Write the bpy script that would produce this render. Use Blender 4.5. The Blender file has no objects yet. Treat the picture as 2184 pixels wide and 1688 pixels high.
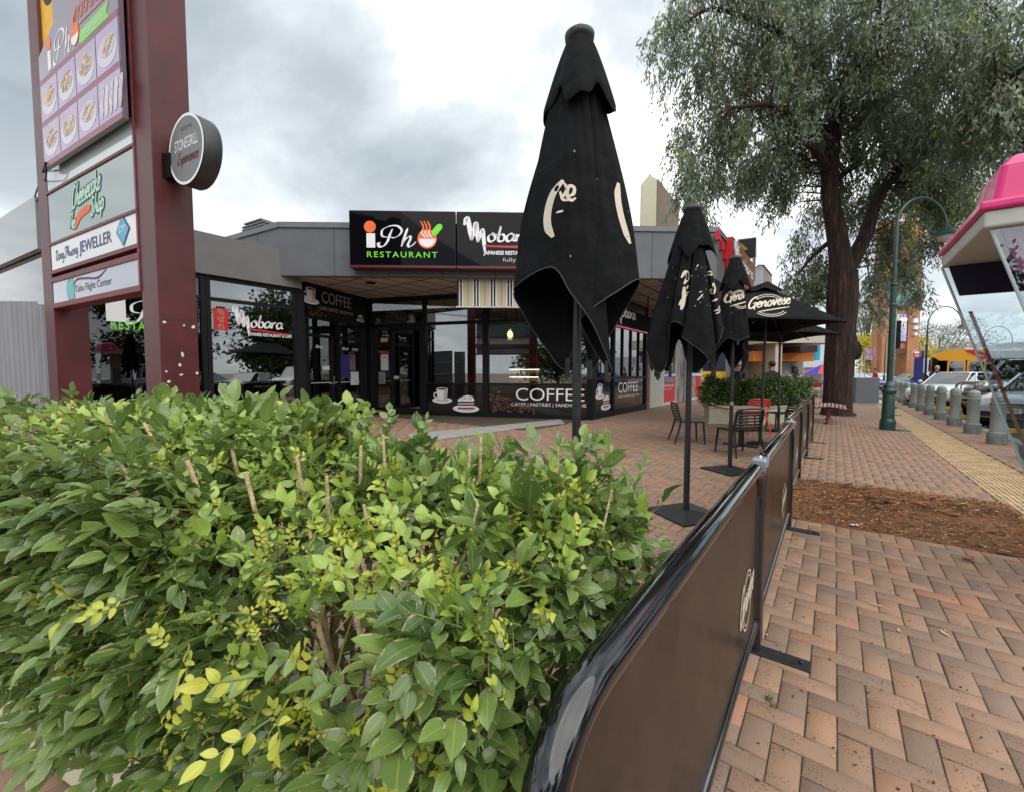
import bpy, bmesh, math, random
import numpy as np
from mathutils import Vector, Matrix
from mathutils.bvhtree import BVHTree
random.seed(7); rng = np.random.default_rng(7)
S = bpy.context.scene
R = math.radians
# ------------------------------------------------------------ camera
CAMH, F0, CX, CY, PITCH = 1.4, 906.0, 1092.0, 844.0, R(3.03)
cam = bpy.data.objects.new('camera', bpy.data.cameras.new('camera'))
S.collection.objects.link(cam); S.camera = cam
cam.location = (0, 0, CAMH); cam.rotation_euler = (R(90) - PITCH, 0, 0)
cam.data.lens = 14.94; cam.data.sensor_width = 36; cam.data.clip_start = 0.05; cam.data.clip_end = 3000
# ------------------------------------------------------------ world: overcast sky
W = bpy.data.worlds.new('World'); S.world = W; W.use_nodes = True
SKYB = [(620, 120, .42, -.13), (900, 330, .34, -.12), (20, 60, .38, -.16), (1010, 130, .34, .20), (620, 400, .35, .16), (1400, 200, .4, .14), (1500, 430, .35, .10), (700, 330, .25, -.06)]
SUN_EL, SUN_ROT = R(52), R(150)
nt = W.node_tree; nt.nodes.clear()
def N(t, **k):
    n = nt.nodes.new(t)
    for a, b in k.items():
        if a == 'ins':
            for i, v in b.items(): n.inputs[i].default_value = v
        else: setattr(n, a, b)
    return n
L = lambda a, b: nt.links.new(a, b)
sky = N('ShaderNodeTexSky', sky_type='NISHITA', sun_disc=False, sun_elevation=SUN_EL, sun_rotation=SUN_ROT)
tc = N('ShaderNodeTexCoord'); sep = N('ShaderNodeSeparateXYZ'); L(tc.outputs['Generated'], sep.inputs[0])
mx = N('ShaderNodeMath', operation='MAXIMUM', ins={1: 0.0}); L(sep.outputs[2], mx.inputs[0])
ad = N('ShaderNodeMath', operation='ADD', ins={1: 0.30}); L(mx.outputs[0], ad.inputs[0])
dx = N('ShaderNodeMath', operation='DIVIDE'); L(sep.outputs[0], dx.inputs[0]); L(ad.outputs[0], dx.inputs[1])
dy = N('ShaderNodeMath', operation='DIVIDE'); L(sep.outputs[1], dy.inputs[0]); L(ad.outputs[0], dy.inputs[1])
cb = N('ShaderNodeCombineXYZ'); L(dx.outputs[0], cb.inputs[0]); L(dy.outputs[0], cb.inputs[1])
mp = N('ShaderNodeMapping', ins={1: (3.3, 1.2, 0.0)}); L(cb.outputs[0], mp.inputs[0])
n1 = N('ShaderNodeTexNoise', ins={'Scale': 1.15, 'Detail': 8.0, 'Roughness': 0.56, 'Distortion': 0.25}); L(mp.outputs[0], n1.inputs['Vector'])
r1 = N('ShaderNodeValToRGB'); 
# broad banks of darker and brighter cloud, each centred on a direction of the sky
acc = n1.outputs['Fac']
for px_, py_, rad_, amt_ in SKYB:
    a_ = (px_ - 1092) / 906; b_ = -(py_ - 844) / 906; v_ = Vector((a_, 0.9986 + b_ * .0529, -.0529 + b_ * .9986)).normalized()
    dn = N('ShaderNodeVectorMath', operation='DISTANCE'); dn.inputs[1].default_value = v_; L(tc.outputs['Generated'], dn.inputs[0])
    mr_ = N('ShaderNodeMapRange', interpolation_type='SMOOTHSTEP', ins={1: 0.0, 2: rad_, 3: amt_, 4: 0.0}); L(dn.outputs['Value'], mr_.inputs[0])
    an = N('ShaderNodeMath', operation='ADD'); L(acc, an.inputs[0]); L(mr_.outputs[0], an.inputs[1]); acc = an.outputs[0]
L(acc, r1.inputs[0])
e = r1.color_ramp.elements
e[0].position = 0.33; e[0].color = (0.21, 0.24, 0.26, 1); e[1].position = 0.61; e[1].color = (0.80, 0.80, 0.80, 1)
x = e.new(0.43); x.color = (0.31, 0.345, 0.365, 1); x = e.new(0.52); x.color = (0.47, 0.50, 0.52, 1)
# brighter, smoother towards the horizon
hr = N('ShaderNodeMapRange', ins={1: 0.0, 2: 0.42, 3: 0.55, 4: 0.0}); L(mx.outputs[0], hr.inputs[0])
mh = N('ShaderNodeMixRGB', blend_type='MIX', ins={2: (0.66, 0.68, 0.70, 1)}); L(hr.outputs[0], mh.inputs[0]); L(r1.outputs[0], mh.inputs[1])
sk = N('ShaderNodeMixRGB', blend_type='MULTIPLY', ins={0: 1.0, 2: (0.1, 0.1, 0.1, 1)}); L(sky.outputs[0], sk.inputs[1])
ms = N('ShaderNodeMixRGB', blend_type='MIX', ins={0: 0.92}); L(sk.outputs[0], ms.inputs[1]); L(mh.outputs[0], ms.inputs[2])
bg = N('ShaderNodeBackground', ins={'Strength': 1.0}); L(ms.outputs[0], bg.inputs[0])
wo = N('ShaderNodeOutputWorld'); L(bg.outputs[0], wo.inputs[0])
sd = bpy.data.lights.new('sun', 'SUN'); sd.energy = 1.5; sd.angle = R(90); sd.color = (1.0, 0.96, 0.90)
sun = bpy.data.objects.new('sun', sd); S.collection.objects.link(sun)
# azimuth: sky sun_rotation is measured from +Y turning towards +X
sv_ = Vector((math.sin(SUN_ROT) * math.cos(SUN_EL), math.cos(SUN_ROT) * math.cos(SUN_EL), math.sin(SUN_EL)))
sun.rotation_euler = sv_.to_track_quat('Z', 'Y').to_euler()
S.view_settings.view_transform = 'Standard'; S.view_settings.look = 'None'
S.view_settings.exposure = 1.0; S.view_settings.gamma = 1
S.render.engine = 'CYCLES'
S.cycles.max_bounces = 8; S.cycles.transparent_max_bounces = 12; S.cycles.diffuse_bounces = 3; S.cycles.glossy_bounces = 4
S.cycles.use_denoising = True; S.cycles.sample_clamp_indirect = 6
# ------------------------------------------------------------ pixel helpers (2184 x 1688 frame of the photo)
sp_, cp_ = math.sin(PITCH), math.cos(PITCH)
def ray(px, py):
    a = (px - CX) / F0; b = -(py - CY) / F0
    return Vector((a, cp_ + b * sp_, -sp_ + b * cp_))
def at(px, py, Y):
    d = ray(px, py); t = Y / d.y
    return Vector((d.x * t, Y, CAMH + d.z * t))
def gr(px, py, z=0.0):
    d = ray(px, py); t = (z - CAMH) / d.z
    return Vector((d.x * t, d.y * t, z))
def zat(py, Y): return at(CX, py, Y).z
STA = R(37.2)
SV = Vector((math.sin(STA), math.cos(STA), 0)); SU = Vector((-math.cos(STA), math.sin(STA), 0))
def uv(u, v, z=0.0): return SU * u + SV * v + Vector((0, 0, z))
def touv(p): return p.dot(SU), p.dot(SV)
Z = Vector((0, 0, 1))
# ------------------------------------------------------------ materials
MATS = {}
def mat(name, col, rough=0.6, metal=0.0, var=0.0, vscale=8.0, bump=0.0, bscale=40.0, coat=0.0, spec=0.5, emit=None, es=0.0, col2=None, detail=4.0, stretch=None, sss=0.0):
    if name in MATS: return MATS[name]
    m = bpy.data.materials.new(name); m.use_nodes = True; MATS[name] = m
    t = m.node_tree; b = t.nodes['Principled BSDF']
    c4 = (*col, 1)
    b.inputs['Base Color'].default_value = c4; b.inputs['Roughness'].default_value = rough
    b.inputs['Metallic'].default_value = metal; b.inputs['Coat Weight'].default_value = coat
    b.inputs['Specular IOR Level'].default_value = spec
    if emit: b.inputs['Emission Color'].default_value = (*emit, 1); b.inputs['Emission Strength'].default_value = es
    tcn = None
    if var or bump or col2:
        tcn = t.nodes.new('ShaderNodeTexCoord'); src = tcn.outputs['Object']
        if stretch:
            mm = t.nodes.new('ShaderNodeMapping'); mm.inputs['Scale'].default_value = stretch
            t.links.new(src, mm.inputs[0]); src = mm.outputs[0]
    if var or col2:
        no = t.nodes.new('ShaderNodeTexNoise'); no.inputs['Scale'].default_value = vscale; no.inputs['Detail'].default_value = detail; no.inputs['Roughness'].default_value = 0.6
        t.links.new(src, no.inputs['Vector'])
        rp = t.nodes.new('ShaderNodeValToRGB'); el = rp.color_ramp.elements
        c2 = col2 if col2 else tuple(min(1, c * (1 + var)) for c in col)
        c1 = col if col2 else tuple(c * (1 - var) for c in col)
        el[0].position = 0.36; el[0].color = (*c1, 1); el[1].position = 0.64; el[1].color = (*c2, 1)
        t.links.new(no.outputs['Fac'], rp.inputs[0]); t.links.new(rp.outputs[0], b.inputs['Base Color'])
        mr = t.nodes.new('ShaderNodeMapRange'); mr.inputs[3].default_value = max(0.02, rough - 0.08); mr.inputs[4].default_value = min(1, rough + 0.1)
        t.links.new(no.outputs['Fac'], mr.inputs[0]); t.links.new(mr.outputs[0], b.inputs['Roughness'])
    if bump:
        nb = t.nodes.new('ShaderNodeTexNoise'); nb.inputs['Scale'].default_value = bscale; nb.inputs['Detail'].default_value = 5
        t.links.new(src, nb.inputs['Vector'])
        bp = t.nodes.new('ShaderNodeBump'); bp.inputs['Strength'].default_value = bump; bp.inputs['Distance'].default_value = 0.02
        t.links.new(nb.outputs['Fac'], bp.inputs['Height']); t.links.new(bp.outputs[0], b.inputs['Normal'])
    return m
def glassmat(name, tint=(0.45, 0.47, 0.47), refl=0.12, rough=0.0):
    if name in MATS: return MATS[name]
    m = bpy.data.materials.new(name); m.use_nodes = True; MATS[name] = m
    t = m.node_tree; t.nodes.clear()
    o = t.nodes.new('ShaderNodeOutputMaterial'); mi = t.nodes.new('ShaderNodeMixShader')
    tr = t.nodes.new('ShaderNodeBsdfTransparent'); tr.inputs[0].default_value = (*tint, 1)
    gl = t.nodes.new('ShaderNodeBsdfGlossy'); gl.inputs['Roughness'].default_value = rough; gl.inputs[0].default_value = (0.95, 0.97, 0.98, 1)
    fr = t.nodes.new('ShaderNodeFresnel'); fr.inputs[0].default_value = 1.5
    mr = t.nodes.new('ShaderNodeMapRange'); mr.inputs[3].default_value = refl - 0.04; mr.inputs[4].default_value = 1.0
    t.links.new(fr.outputs[0], mr.inputs[0]); t.links.new(mr.outputs[0], mi.inputs[0])
    t.links.new(tr.outputs[0], mi.inputs[1]); t.links.new(gl.outputs[0], mi.inputs[2]); t.links.new(mi.outputs[0], o.inputs[0])
    return m
def leafmat(name, c1, c2, rough=0.35, trans=0.25, vein=True):
    """leaf colour varies per leaf (attribute rnd); u across the leaf draws the pale midrib"""
    if name in MATS: return MATS[name]
    m = bpy.data.materials.new(name); m.use_nodes = True; MATS[name] = m
    t = m.node_tree; b = t.nodes['Principled BSDF']; o = t.nodes['Material Output']
    a = t.nodes.new('ShaderNodeAttribute'); a.attribute_name = 'rnd'
    rp = t.nodes.new('ShaderNodeValToRGB'); el = rp.color_ramp.elements
    el[0].color = (*c1, 1); el[1].color = (*c2, 1)
    t.links.new(a.outputs['Fac'], rp.inputs[0]); col = rp.outputs[0]
    if vein:
        u = t.nodes.new('ShaderNodeAttribute'); u.attribute_name = 'across'
        lt = t.nodes.new('ShaderNodeMapRange'); lt.inputs[1].default_value = 0.0; lt.inputs[2].default_value = 0.10; lt.inputs[3].default_value = 0.32; lt.inputs[4].default_value = 0.0
        t.links.new(u.outputs['Fac'], lt.inputs[0])
        mxn = t.nodes.new('ShaderNodeMixRGB'); mxn.inputs[2].default_value = (c2[0] * 1.8 + .05, c2[1] * 1.5 + .05, c2[2] * 1.3 + .02, 1)
        t.links.new(lt.outputs[0], mxn.inputs[0]); t.links.new(col, mxn.inputs[1]); col = mxn.outputs[0]
        # brown bitten spots
        tcn = t.nodes.new('ShaderNodeTexCoord'); no = t.nodes.new('ShaderNodeTexNoise'); no.inputs['Scale'].default_value = 26; no.inputs['Detail'].default_value = 2
        t.links.new(tcn.outputs['Object'], no.inputs['Vector'])
        sp = t.nodes.new('ShaderNodeMapRange'); sp.inputs[1].default_value = 0.71; sp.inputs[2].default_value = 0.76
        t.links.new(no.outputs['Fac'], sp.inputs[0])
        m2 = t.nodes.new('ShaderNodeMixRGB'); m2.inputs[2].default_value = (0.42, 0.34, 0.16, 1)
        t.links.new(sp.outputs[0], m2.inputs[0]); t.links.new(col, m2.inputs[1]); col = m2.outputs[0]
    if vein:   # pale chewed margins
        n7 = t.nodes.new('ShaderNodeTexNoise'); n7.inputs['Scale'].default_value = 55; n7.inputs['Detail'].default_value = 3; t.links.new(tcn.outputs['Object'], n7.inputs['Vector'])
        e1 = t.nodes.new('ShaderNodeMapRange'); e1.inputs[1].default_value = .72; e1.inputs[2].default_value = .95; t.links.new(u.outputs['Fac'], e1.inputs[0])
        e2 = t.nodes.new('ShaderNodeMapRange'); e2.inputs[1].default_value = .54; e2.inputs[2].default_value = .60; t.links.new(n7.outputs['Fac'], e2.inputs[0])
        e3 = t.nodes.new('ShaderNodeMath'); e3.operation = 'MULTIPLY'; t.links.new(e1.outputs[0], e3.inputs[0]); t.links.new(e2.outputs[0], e3.inputs[1])
        m4 = t.nodes.new('ShaderNodeMixRGB'); m4.inputs[2].default_value = (.55, .52, .25, 1); t.links.new(e3.outputs[0], m4.inputs[0]); t.links.new(col, m4.inputs[1]); col = m4.outputs[0]
        b7 = t.nodes.new('ShaderNodeBump'); b7.inputs['Strength'].default_value = .25; b7.inputs['Distance'].default_value = .003; t.links.new(n7.outputs['Fac'], b7.inputs['Height']); t.links.new(b7.outputs[0], b.inputs['Normal'])
    t.links.new(col, b.inputs['Base Color']); b.inputs['Roughness'].default_value = rough; b.inputs['Specular IOR Level'].default_value = .7 if vein else .5
    tl = t.nodes.new('ShaderNodeBsdfTranslucent'); t.links.new(col, tl.inputs[0])
    ms_ = t.nodes.new('ShaderNodeMixShader'); ms_.inputs[0].default_value = trans
    t.links.new(b.outputs[0], ms_.inputs[1]); t.links.new(tl.outputs[0], ms_.inputs[2]); t.links.new(ms_.outputs[0], o.inputs[0])
    return m
# ------------------------------------------------------------ objects
def tag(o, label=None, cat=None, group=None, kind=None):
    if label: o['label'] = label
    if cat: o['category'] = cat
    if group: o['group'] = group
    if kind: o['kind'] = kind
    return o
def thing(name, loc, rotz=0.0, label=None, cat=None, group=None):
    o = bpy.data.objects.new(name, None); S.collection.objects.link(o)
    o.location = loc; o.rotation_euler = (0, 0, rotz); o.empty_display_size = 0.2
    return tag(o, label, cat, group)
def basis(o):
    m = Matrix.Identity(4)
    while o is not None:
        m = (Matrix.Translation(o.location) @ o.rotation_euler.to_matrix().to_4x4()) @ m; o = o.parent
    return m
def copy_tree(o, loc=None, rotz=None, label=None, parent=None, kids=True):
    c = o.copy(); S.collection.objects.link(c); c.parent = parent
    if loc is not None: c.location = loc
    if rotz is not None: c.rotation_euler = (0, 0, rotz)
    if label: c['label'] = label
    if kids:
        for ch in list(o.children): copy_tree(ch, parent=c)
    return c
class MB:
    def __init__(s): s.v = []; s.f = []; s.m = []; s.s = []
    def add(s, vs, fs, mi=0, sm=False):
        b = len(s.v); s.v += [tuple(q) for q in vs]
        for f in fs: s.f.append([b + i for i in f]); s.m.append(mi); s.s.append(sm)
        return s
    def poly(s, pts, mi=0): return s.add(pts, [list(range(len(pts)))], mi)
    def obox(s, O, A, B, C, mi=0):
        O, A, B, C = map(Vector, (O, A, B, C))
        v = [O, O + A, O + A + B, O + B, O + C, O + A + C, O + A + B + C, O + B + C]
        return s.add(v, [[0, 3, 2, 1], [4, 5, 6, 7], [0, 1, 5, 4], [1, 2, 6, 5], [2, 3, 7, 6], [3, 0, 4, 7]], mi)
    def box(s, c, d, mi=0, rz=0.0):
        A = Vector((math.cos(rz) * d[0], math.sin(rz) * d[0], 0)); B = Vector((-math.sin(rz) * d[1], math.cos(rz) * d[1], 0)); C = Vector((0, 0, d[2]))
        return s.obox(Vector(c) - A / 2 - B / 2 - C / 2, A, B, C, mi)
    def tube(s, path, r, n=10, mi=0, cap=True, sm=True, ry=1.0):
        P = [Vector(p) for p in path]; k = len(P)
        rr = r if hasattr(r, '__len__') else [r] * k
        vs = []; up = None
        for i, p in enumerate(P):
            d = (P[min(i + 1, k - 1)] - P[max(i - 1, 0)]).normalized()
            if up is None: up = Vector((0, 0, 1)) if abs(d.z) < 0.9 else Vector((1, 0, 0))
            a = d.cross(up)
            a = a.normalized() if a.length > 1e-6 else d.orthogonal().normalized()
            b = a.cross(d).normalized(); up = b
            for j in range(n):
                t = 2 * math.pi * j / n
                vs.append(p + a * math.cos(t) * rr[i] + b * math.sin(t) * rr[i] * ry)
        fs = []
        for i in range(k - 1):
            for j in range(n):
                j2 = (j + 1) % n; fs.append([i * n + j, i * n + j2, (i + 1) * n + j2, (i + 1) * n + j])
        s.add(vs, fs, mi, sm)
        if cap:
            s.add(vs[:n], [list(range(n))[::-1]], mi); s.add(vs[-n:], [list(range(n))], mi)
        return s
    def lathe(s, prof, c=(0, 0, 0), n=24, mi=0, sm=True, axis=None):
        c = Vector(c); ax = Vector(axis).normalized() if axis else Z
        a = ax.orthogonal().normalized() if axis else Vector((1, 0, 0)); b = ax.cross(a)
        vs = []
        for r_, z in prof:
            for j in range(n):
                t = 2 * math.pi * j / n; vs.append(c + a * math.cos(t) * r_ + b * math.sin(t) * r_ + ax * z)
        fs = []
        for i in range(len(prof) - 1):
            for j in range(n):
                j2 = (j + 1) % n; fs.append([i * n + j, i * n + j2, (i + 1) * n + j2, (i + 1) * n + j])
        s.add(vs, fs, mi, sm)
        if prof[0][0] > 1e-4: s.add(vs[:n], [list(range(n))[::-1]], mi)
        if prof[-1][0] > 1e-4: s.add(vs[-n:], [list(range(n))], mi)
        return s
    def prism(s, pts, ext, mi=0, mi2=None):
        P = [Vector(p) for p in pts]; E = Vector(ext); n = len(P)
        s.add(P, [list(range(n))], mi); s.add([p + E for p in P], [list(range(n))[::-1]], mi if mi2 is None else mi2)
        s.add(P + [p + E for p in P], [[i, (i + 1) % n, n + (i + 1) % n, n + i] for i in range(n)], mi)
        return s
    def ball(s, c, r, mi=0, n=14, sc=(1, 1, 1)):
        c = Vector(c); prof = [(math.sin(math.pi * i / (n // 2)) * r, -math.cos(math.pi * i / (n // 2)) * r) for i in range(n // 2 + 1)]
        b = len(s.v); s.lathe(prof, (0, 0, 0), n, mi)
        for i in range(b, len(s.v)):
            q = s.v[i]; s.v[i] = (c.x + q[0] * sc[0], c.y + q[1] * sc[1], c.z + q[2] * sc[2])
        return s
    def build(s, name, mats, parent=None, bevel=0.0, local=False, fixn=True, segs=2):
        if not isinstance(mats, (list, tuple)): mats = [mats]
        me = bpy.data.meshes.new(name); me.from_pydata(s.v, [], s.f)
        for m in mats: me.materials.append(m)
        me.polygons.foreach_set('material_index', s.m); me.polygons.foreach_set('use_smooth', s.s)
        if fixn and len(s.f) < 60000:
            bm = bmesh.new(); bm.from_mesh(me); bmesh.ops.recalc_face_normals(bm, faces=bm.faces); bm.to_mesh(me); bm.free()
        o = bpy.data.objects.new(name, me); S.collection.objects.link(o)
        if parent is not None:
            o.parent = parent
            if not local: me.transform(basis(parent).inverted())
        if bevel:
            bv = o.modifiers.new('b', 'BEVEL'); bv.width = bevel; bv.segments = segs; bv.limit_method = 'ANGLE'; bv.angle_limit = R(40)

        me.update(); return o
def bent(path, rad, n=6):
    """polyline with rounded corners"""
    P = [Vector(p) for p in path]; out = [P[0]]
    for i in range(1, len(P) - 1):
        a, b, c = P[i - 1], P[i], P[i + 1]
        p = b + (a - b).normalized() * min(rad, (a - b).length * .49); q = b + (c - b).normalized() * min(rad, (c - b).length * .49)
        for k in range(n + 1):
            t = k / n; out.append(p * (1 - t) ** 2 + b * 2 * t * (1 - t) + q * t * t)
    return out + [P[-1]]
class Fr:
    """frame on a wall: a along, b up, c outwards"""
    def __init__(s, O, A, flip=False):
        s.O = Vector(O); s.A = Vector((A[0], A[1], 0)).normalized(); s.Nn = Vector((s.A.y, -s.A.x, 0)) * (-1 if flip else 1)
    def __call__(s, a, b, c=0.0): return s.O + s.A * a + Z * b + s.Nn * c
    def hit(s, px, py, c=0.0):
        """wall coordinates (a, b) seen at a pixel, on the plane c in front of the wall"""
        d = ray(px, py); o = s.O + s.Nn * c
        t = (o - Vector((0, 0, CAMH))).dot(s.Nn) / d.dot(s.Nn); p = Vector((0, 0, CAMH)) + d * t
        return (p - o).dot(s.A), p.z - s.O.z
    def box(s, mb, a0, a1, b0, b1, c0, c1, mi=0):
        return mb.obox(s(a0, b0, c0), s.A * (a1 - a0), Z * (b1 - b0), s.Nn * (c1 - c0), mi)
    def rect(s, mb, a0, a1, b0, b1, c, mi=0):
        return mb.poly([s(a0, b0, c), s(a1, b0, c), s(a1, b1, c), s(a0, b1, c)], mi)
# ------------------------------------------------------------ lettering
_tc = {}
def text2d(s, bold=0.0, shear=0.0, spacing=1.0):
    k = (s, bold, shear, spacing)
    if k in _tc: return _tc[k]
    cu = bpy.data.curves.new('t', 'FONT'); cu.body = s; cu.size = 1; cu.offset = bold; cu.shear = shear; cu.space_character = spacing
    cu.resolution_u = 4; cu.dimensions = '2D'
    o = bpy.data.objects.new('t', cu); S.collection.objects.link(o)
    dg = bpy.context.evaluated_depsgraph_get(); dg.update(); me = bpy.data.meshes.new_from_object(o.evaluated_get(dg))
    v = [(q.co.x, q.co.y) for q in me.vertices]; f = [list(p.vertices) for p in me.polygons]
    bpy.data.objects.remove(o); bpy.data.meshes.remove(me); bpy.data.curves.remove(cu)
    if v:
        x0 = min(q[0] for q in v); x1 = max(q[0] for q in v); y0 = min(q[1] for q in v); y1 = max(q[1] for q in v)
    else: x0 = x1 = y0 = y1 = 0
    _tc[k] = (v, f, (x0, x1, y0, y1)); return _tc[k]
def text(mb, s, fn, x0, x1, y0, y1, mi=0, bold=0.0, shear=0.0, spacing=1.0):
    """lettering fitted to the box x0..x1, y0..y1 of the surface map fn(x, y)"""
    v, f, (a0, a1, b0, b1) = text2d(s, bold, shear, spacing)
    if not v: return mb
    sx = (x1 - x0) / (a1 - a0); sy = (y1 - y0) / (b1 - b0)
    return mb.add([fn(x0 + (q[0] - a0) * sx, y0 + (q[1] - b0) * sy) for q in v], f, mi)
def crom(P, n=8):
    P = [Vector(p).to_2d() if len(p) > 2 else Vector(p) for p in P]
    if len(P) < 3: return [P[0].lerp(P[1], i / n) for i in range(n + 1)]
    Q = [P[0] * 2 - P[1]] + P + [P[-1] * 2 - P[-2]]; o = []
    for i in range(1, len(Q) - 2):
        for k in range(n):
            t = k / n; a, b, c, d = Q[i - 1:i + 3]
            o.append(0.5 * ((2 * b) + (c - a) * t + (2 * a - 5 * b + 4 * c - d) * t * t + (3 * b - a - 3 * c + d) * t ** 3))
    return o + [P[-1]]
def stroke(mb, pts, w, fn, mi=0, nib=None, n=8, taper=True):
    """a pen stroke as a ribbon; nib=(angle, thin ratio) makes it calligraphic"""
    C = crom(pts, n); m = len(C); vs = []
    for i, p in enumerate(C):
        d = C[min(i + 1, m - 1)] - C[max(i - 1, 0)]
        if d.length < 1e-9: d = Vector((1, 0))
        d.normalize(); ww = w
        if nib: ww = w * (nib[1] + (1 - nib[1]) * abs(math.sin(math.atan2(d.y, d.x) - nib[0])))
        if taper: ww *= min(1, 0.45 + 3.0 * min(i, m - 1 - i) / m)
        q = Vector((-d.y, d.x)) * ww / 2
        a = p + q; b = p - q
        vs += [fn(a.x, a.y), fn(b.x, b.y)]
    return mb.add(vs, [[2 * i, 2 * i + 1, 2 * i + 3, 2 * i + 2] for i in range(m - 1)], mi)
GL = {
 'a': (1.05, [[(.85, .8), (.5, 1), (.1, .6), (.2, .08), (.55, .1), (.85, .6), (.9, .95)], [(.9, .98), (.82, .25), (1.12, .12)]]),
 'b': (1.0, [[(.15, .3), (.35, 1.9), (.2, .5), (.3, .05), (.75, .1), (.85, .6), (.6, .9), (.25, .7)]]),
 'c': (.85, [[(.8, .8), (.5, 1), (.12, .6), (.2, .1), (.55, 0), (.9, .25)]]),
 'e': (.85, [[(.1, .45), (.6, .55), (.75, .85), (.5, 1), (.15, .65), (.15, .2), (.5, 0), (.95, .3)]]),
 'g': (1.05, [[(.85, .8), (.5, 1), (.1, .6), (.25, .1), (.6, .15), (.85, .8)], [(.9, .95), (.85, -.3), (.5, -.8), (.1, -.5)]]),
 'h': (1.1, [[(0, .2), (.45, 1.5), (.55, 1.95), (.35, 1.6), (.15, 0)], [(.18, .2), (.45, .8), (.75, .95), (.75, .3), (1.0, .05), (1.2, .3)]]),
 'i': (.5, [[(.2, .95), (.12, .2), (.25, 0), (.5, .25)], [(.28, 1.35), (.3, 1.5)]]),
 'k': (1.0, [[(.25, 1.8), (.12, 0)], [(.8, 1), (.25, .5), (.55, .3), (.85, 0), (1.05, .2)]]),
 'l': (.5, [[(.1, .4), (.45, 1.6), (.3, 1.8), (.15, .3), (.3, 0), (.5, .2)]]),
 'n': (1.1, [[(.1, .95), (.12, 0)], [(.12, .3), (.5, .95), (.8, .85), (.75, .2), (.95, 0), (1.15, .25)]]),
 'o': (1.0, [[(.5, 1), (.12, .6), (.25, .05), (.65, .05), (.88, .5), (.5, 1), (.75, .85), (1.05, .85)]]),
 'p': (1.05, [[(.2, 1), (.0, -.8)], [(.12, .3), (.45, .95), (.85, .8), (.75, .15), (.35, .05), (.12, .3)]]),
 'r': (.8, [[(.1, .95), (.12, 0)], [(.12, .4), (.4, .9), (.75, .95)]]),
 's': (.85, [[(.0, .15), (.6, 1.1), (.55, .75), (.75, .35), (.5, 0), (.1, .1)]]),
 'u': (1.1, [[(.1, .95), (.1, .3), (.4, 0), (.75, .4), (.85, .95)], [(.85, .95), (.8, .2), (1.1, .1)]]),
 'v': (1.0, [[(.0, .85), (.2, .95), (.35, .05), (.75, .7), (.75, 1.0), (1.0, .85)]]),
 'x': (.9, [[(.1, .95), (.75, 0)], [(.8, .95), (.05, 0)]]),
 'C': (1.4, [[(1.2, 1.6), (1.0, 1.9), (.4, 1.5), (.1, .7), (.35, .05), (.9, .1), (1.3, .4)]]),
 'D': (1.5, [[(.5, 1.8), (.3, .1)], [(.1, 1.5), (.6, 1.9), (1.3, 1.4), (1.2, .5), (.7, 0), (.1, .1)]]),
 'E': (1.2, [[(1.1, 1.7), (.6, 1.9), (.3, 1.4), (.6, 1.05), (.9, 1.0)], [(.6, 1.05), (.1, .6), (.4, 0), (1.0, .2)]]),
 'G': (1.6, [[(1.35, 1.55), (1.1, 1.95), (.4, 1.6), (.05, .8), (.3, .05), (.9, .15), (1.3, .8)], [(.75, .85), (1.45, .9), (1.2, .3), (1.25, -.35)]]),
 'P': (1.35, [[(.75, 1.75), (.55, .8), (.25, .05), (-.2, .0), (-.3, .35)], [(.0, 1.2), (.1, 1.75), (.9, 2.0), (1.35, 1.5), (1.0, .95), (.55, .85)]]),
 'S': (1.2, [[(1.1, 1.6), (.7, 1.9), (.35, 1.5), (.8, .9), (.75, .2), (.3, 0), (.0, .35)]]),
 'T': (1.2, [[(.0, 1.6), (.6, 1.85), (1.3, 1.8)], [(.7, 1.8), (.45, .1)]]),
 ' ': (.6, []),
}
def script(mb, s, fn, x0, x1, y0, xh, w, mi=0, slant=0.2, rise=0.0, nib=None, n=6, arc=0.0):
    tot = sum(GL[c][0] for c in s); k = (x1 - x0) / tot; x = x0
    for c in s:
        adv, st = GL[c]
        for q in st:
            pp = []
            for (a, b) in q:
                X = x + a * k + b * xh * slant; fx = (X - x0) / (x1 - x0)
                pp.append((X, y0 + b * xh + rise * (X - x0) + arc * 4 * fx * (1 - fx)))
            stroke(mb, pp, w, fn, mi, nib, n)
        x += adv * k
    return mb
def disc(mb, fn, cx, cy, rx, ry, mi=0, n=28, a0=0, a1=360):
    P = [fn(cx + rx * math.cos(R(a0 + (a1 - a0) * i / n)), cy + ry * math.sin(R(a0 + (a1 - a0) * i / n))) for i in range(n if a1 - a0 >= 360 else n + 1)]
    return mb.poly(P, mi)
def arc_band(mb, fn, cx, cy, rx, ry, w, a0, a1, mi=0, n=30):
    vs = []
    for i in range(n + 1):
        t = R(a0 + (a1 - a0) * i / n)
        for q in (-w / 2, w / 2): vs.append(fn(cx + (rx + q) * math.cos(t), cy + (ry + q) * math.sin(t)))
    return mb.add(vs, [[2 * i, 2 * i + 1, 2 * i + 3, 2 * i + 2] for i in range(n)], mi)
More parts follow.
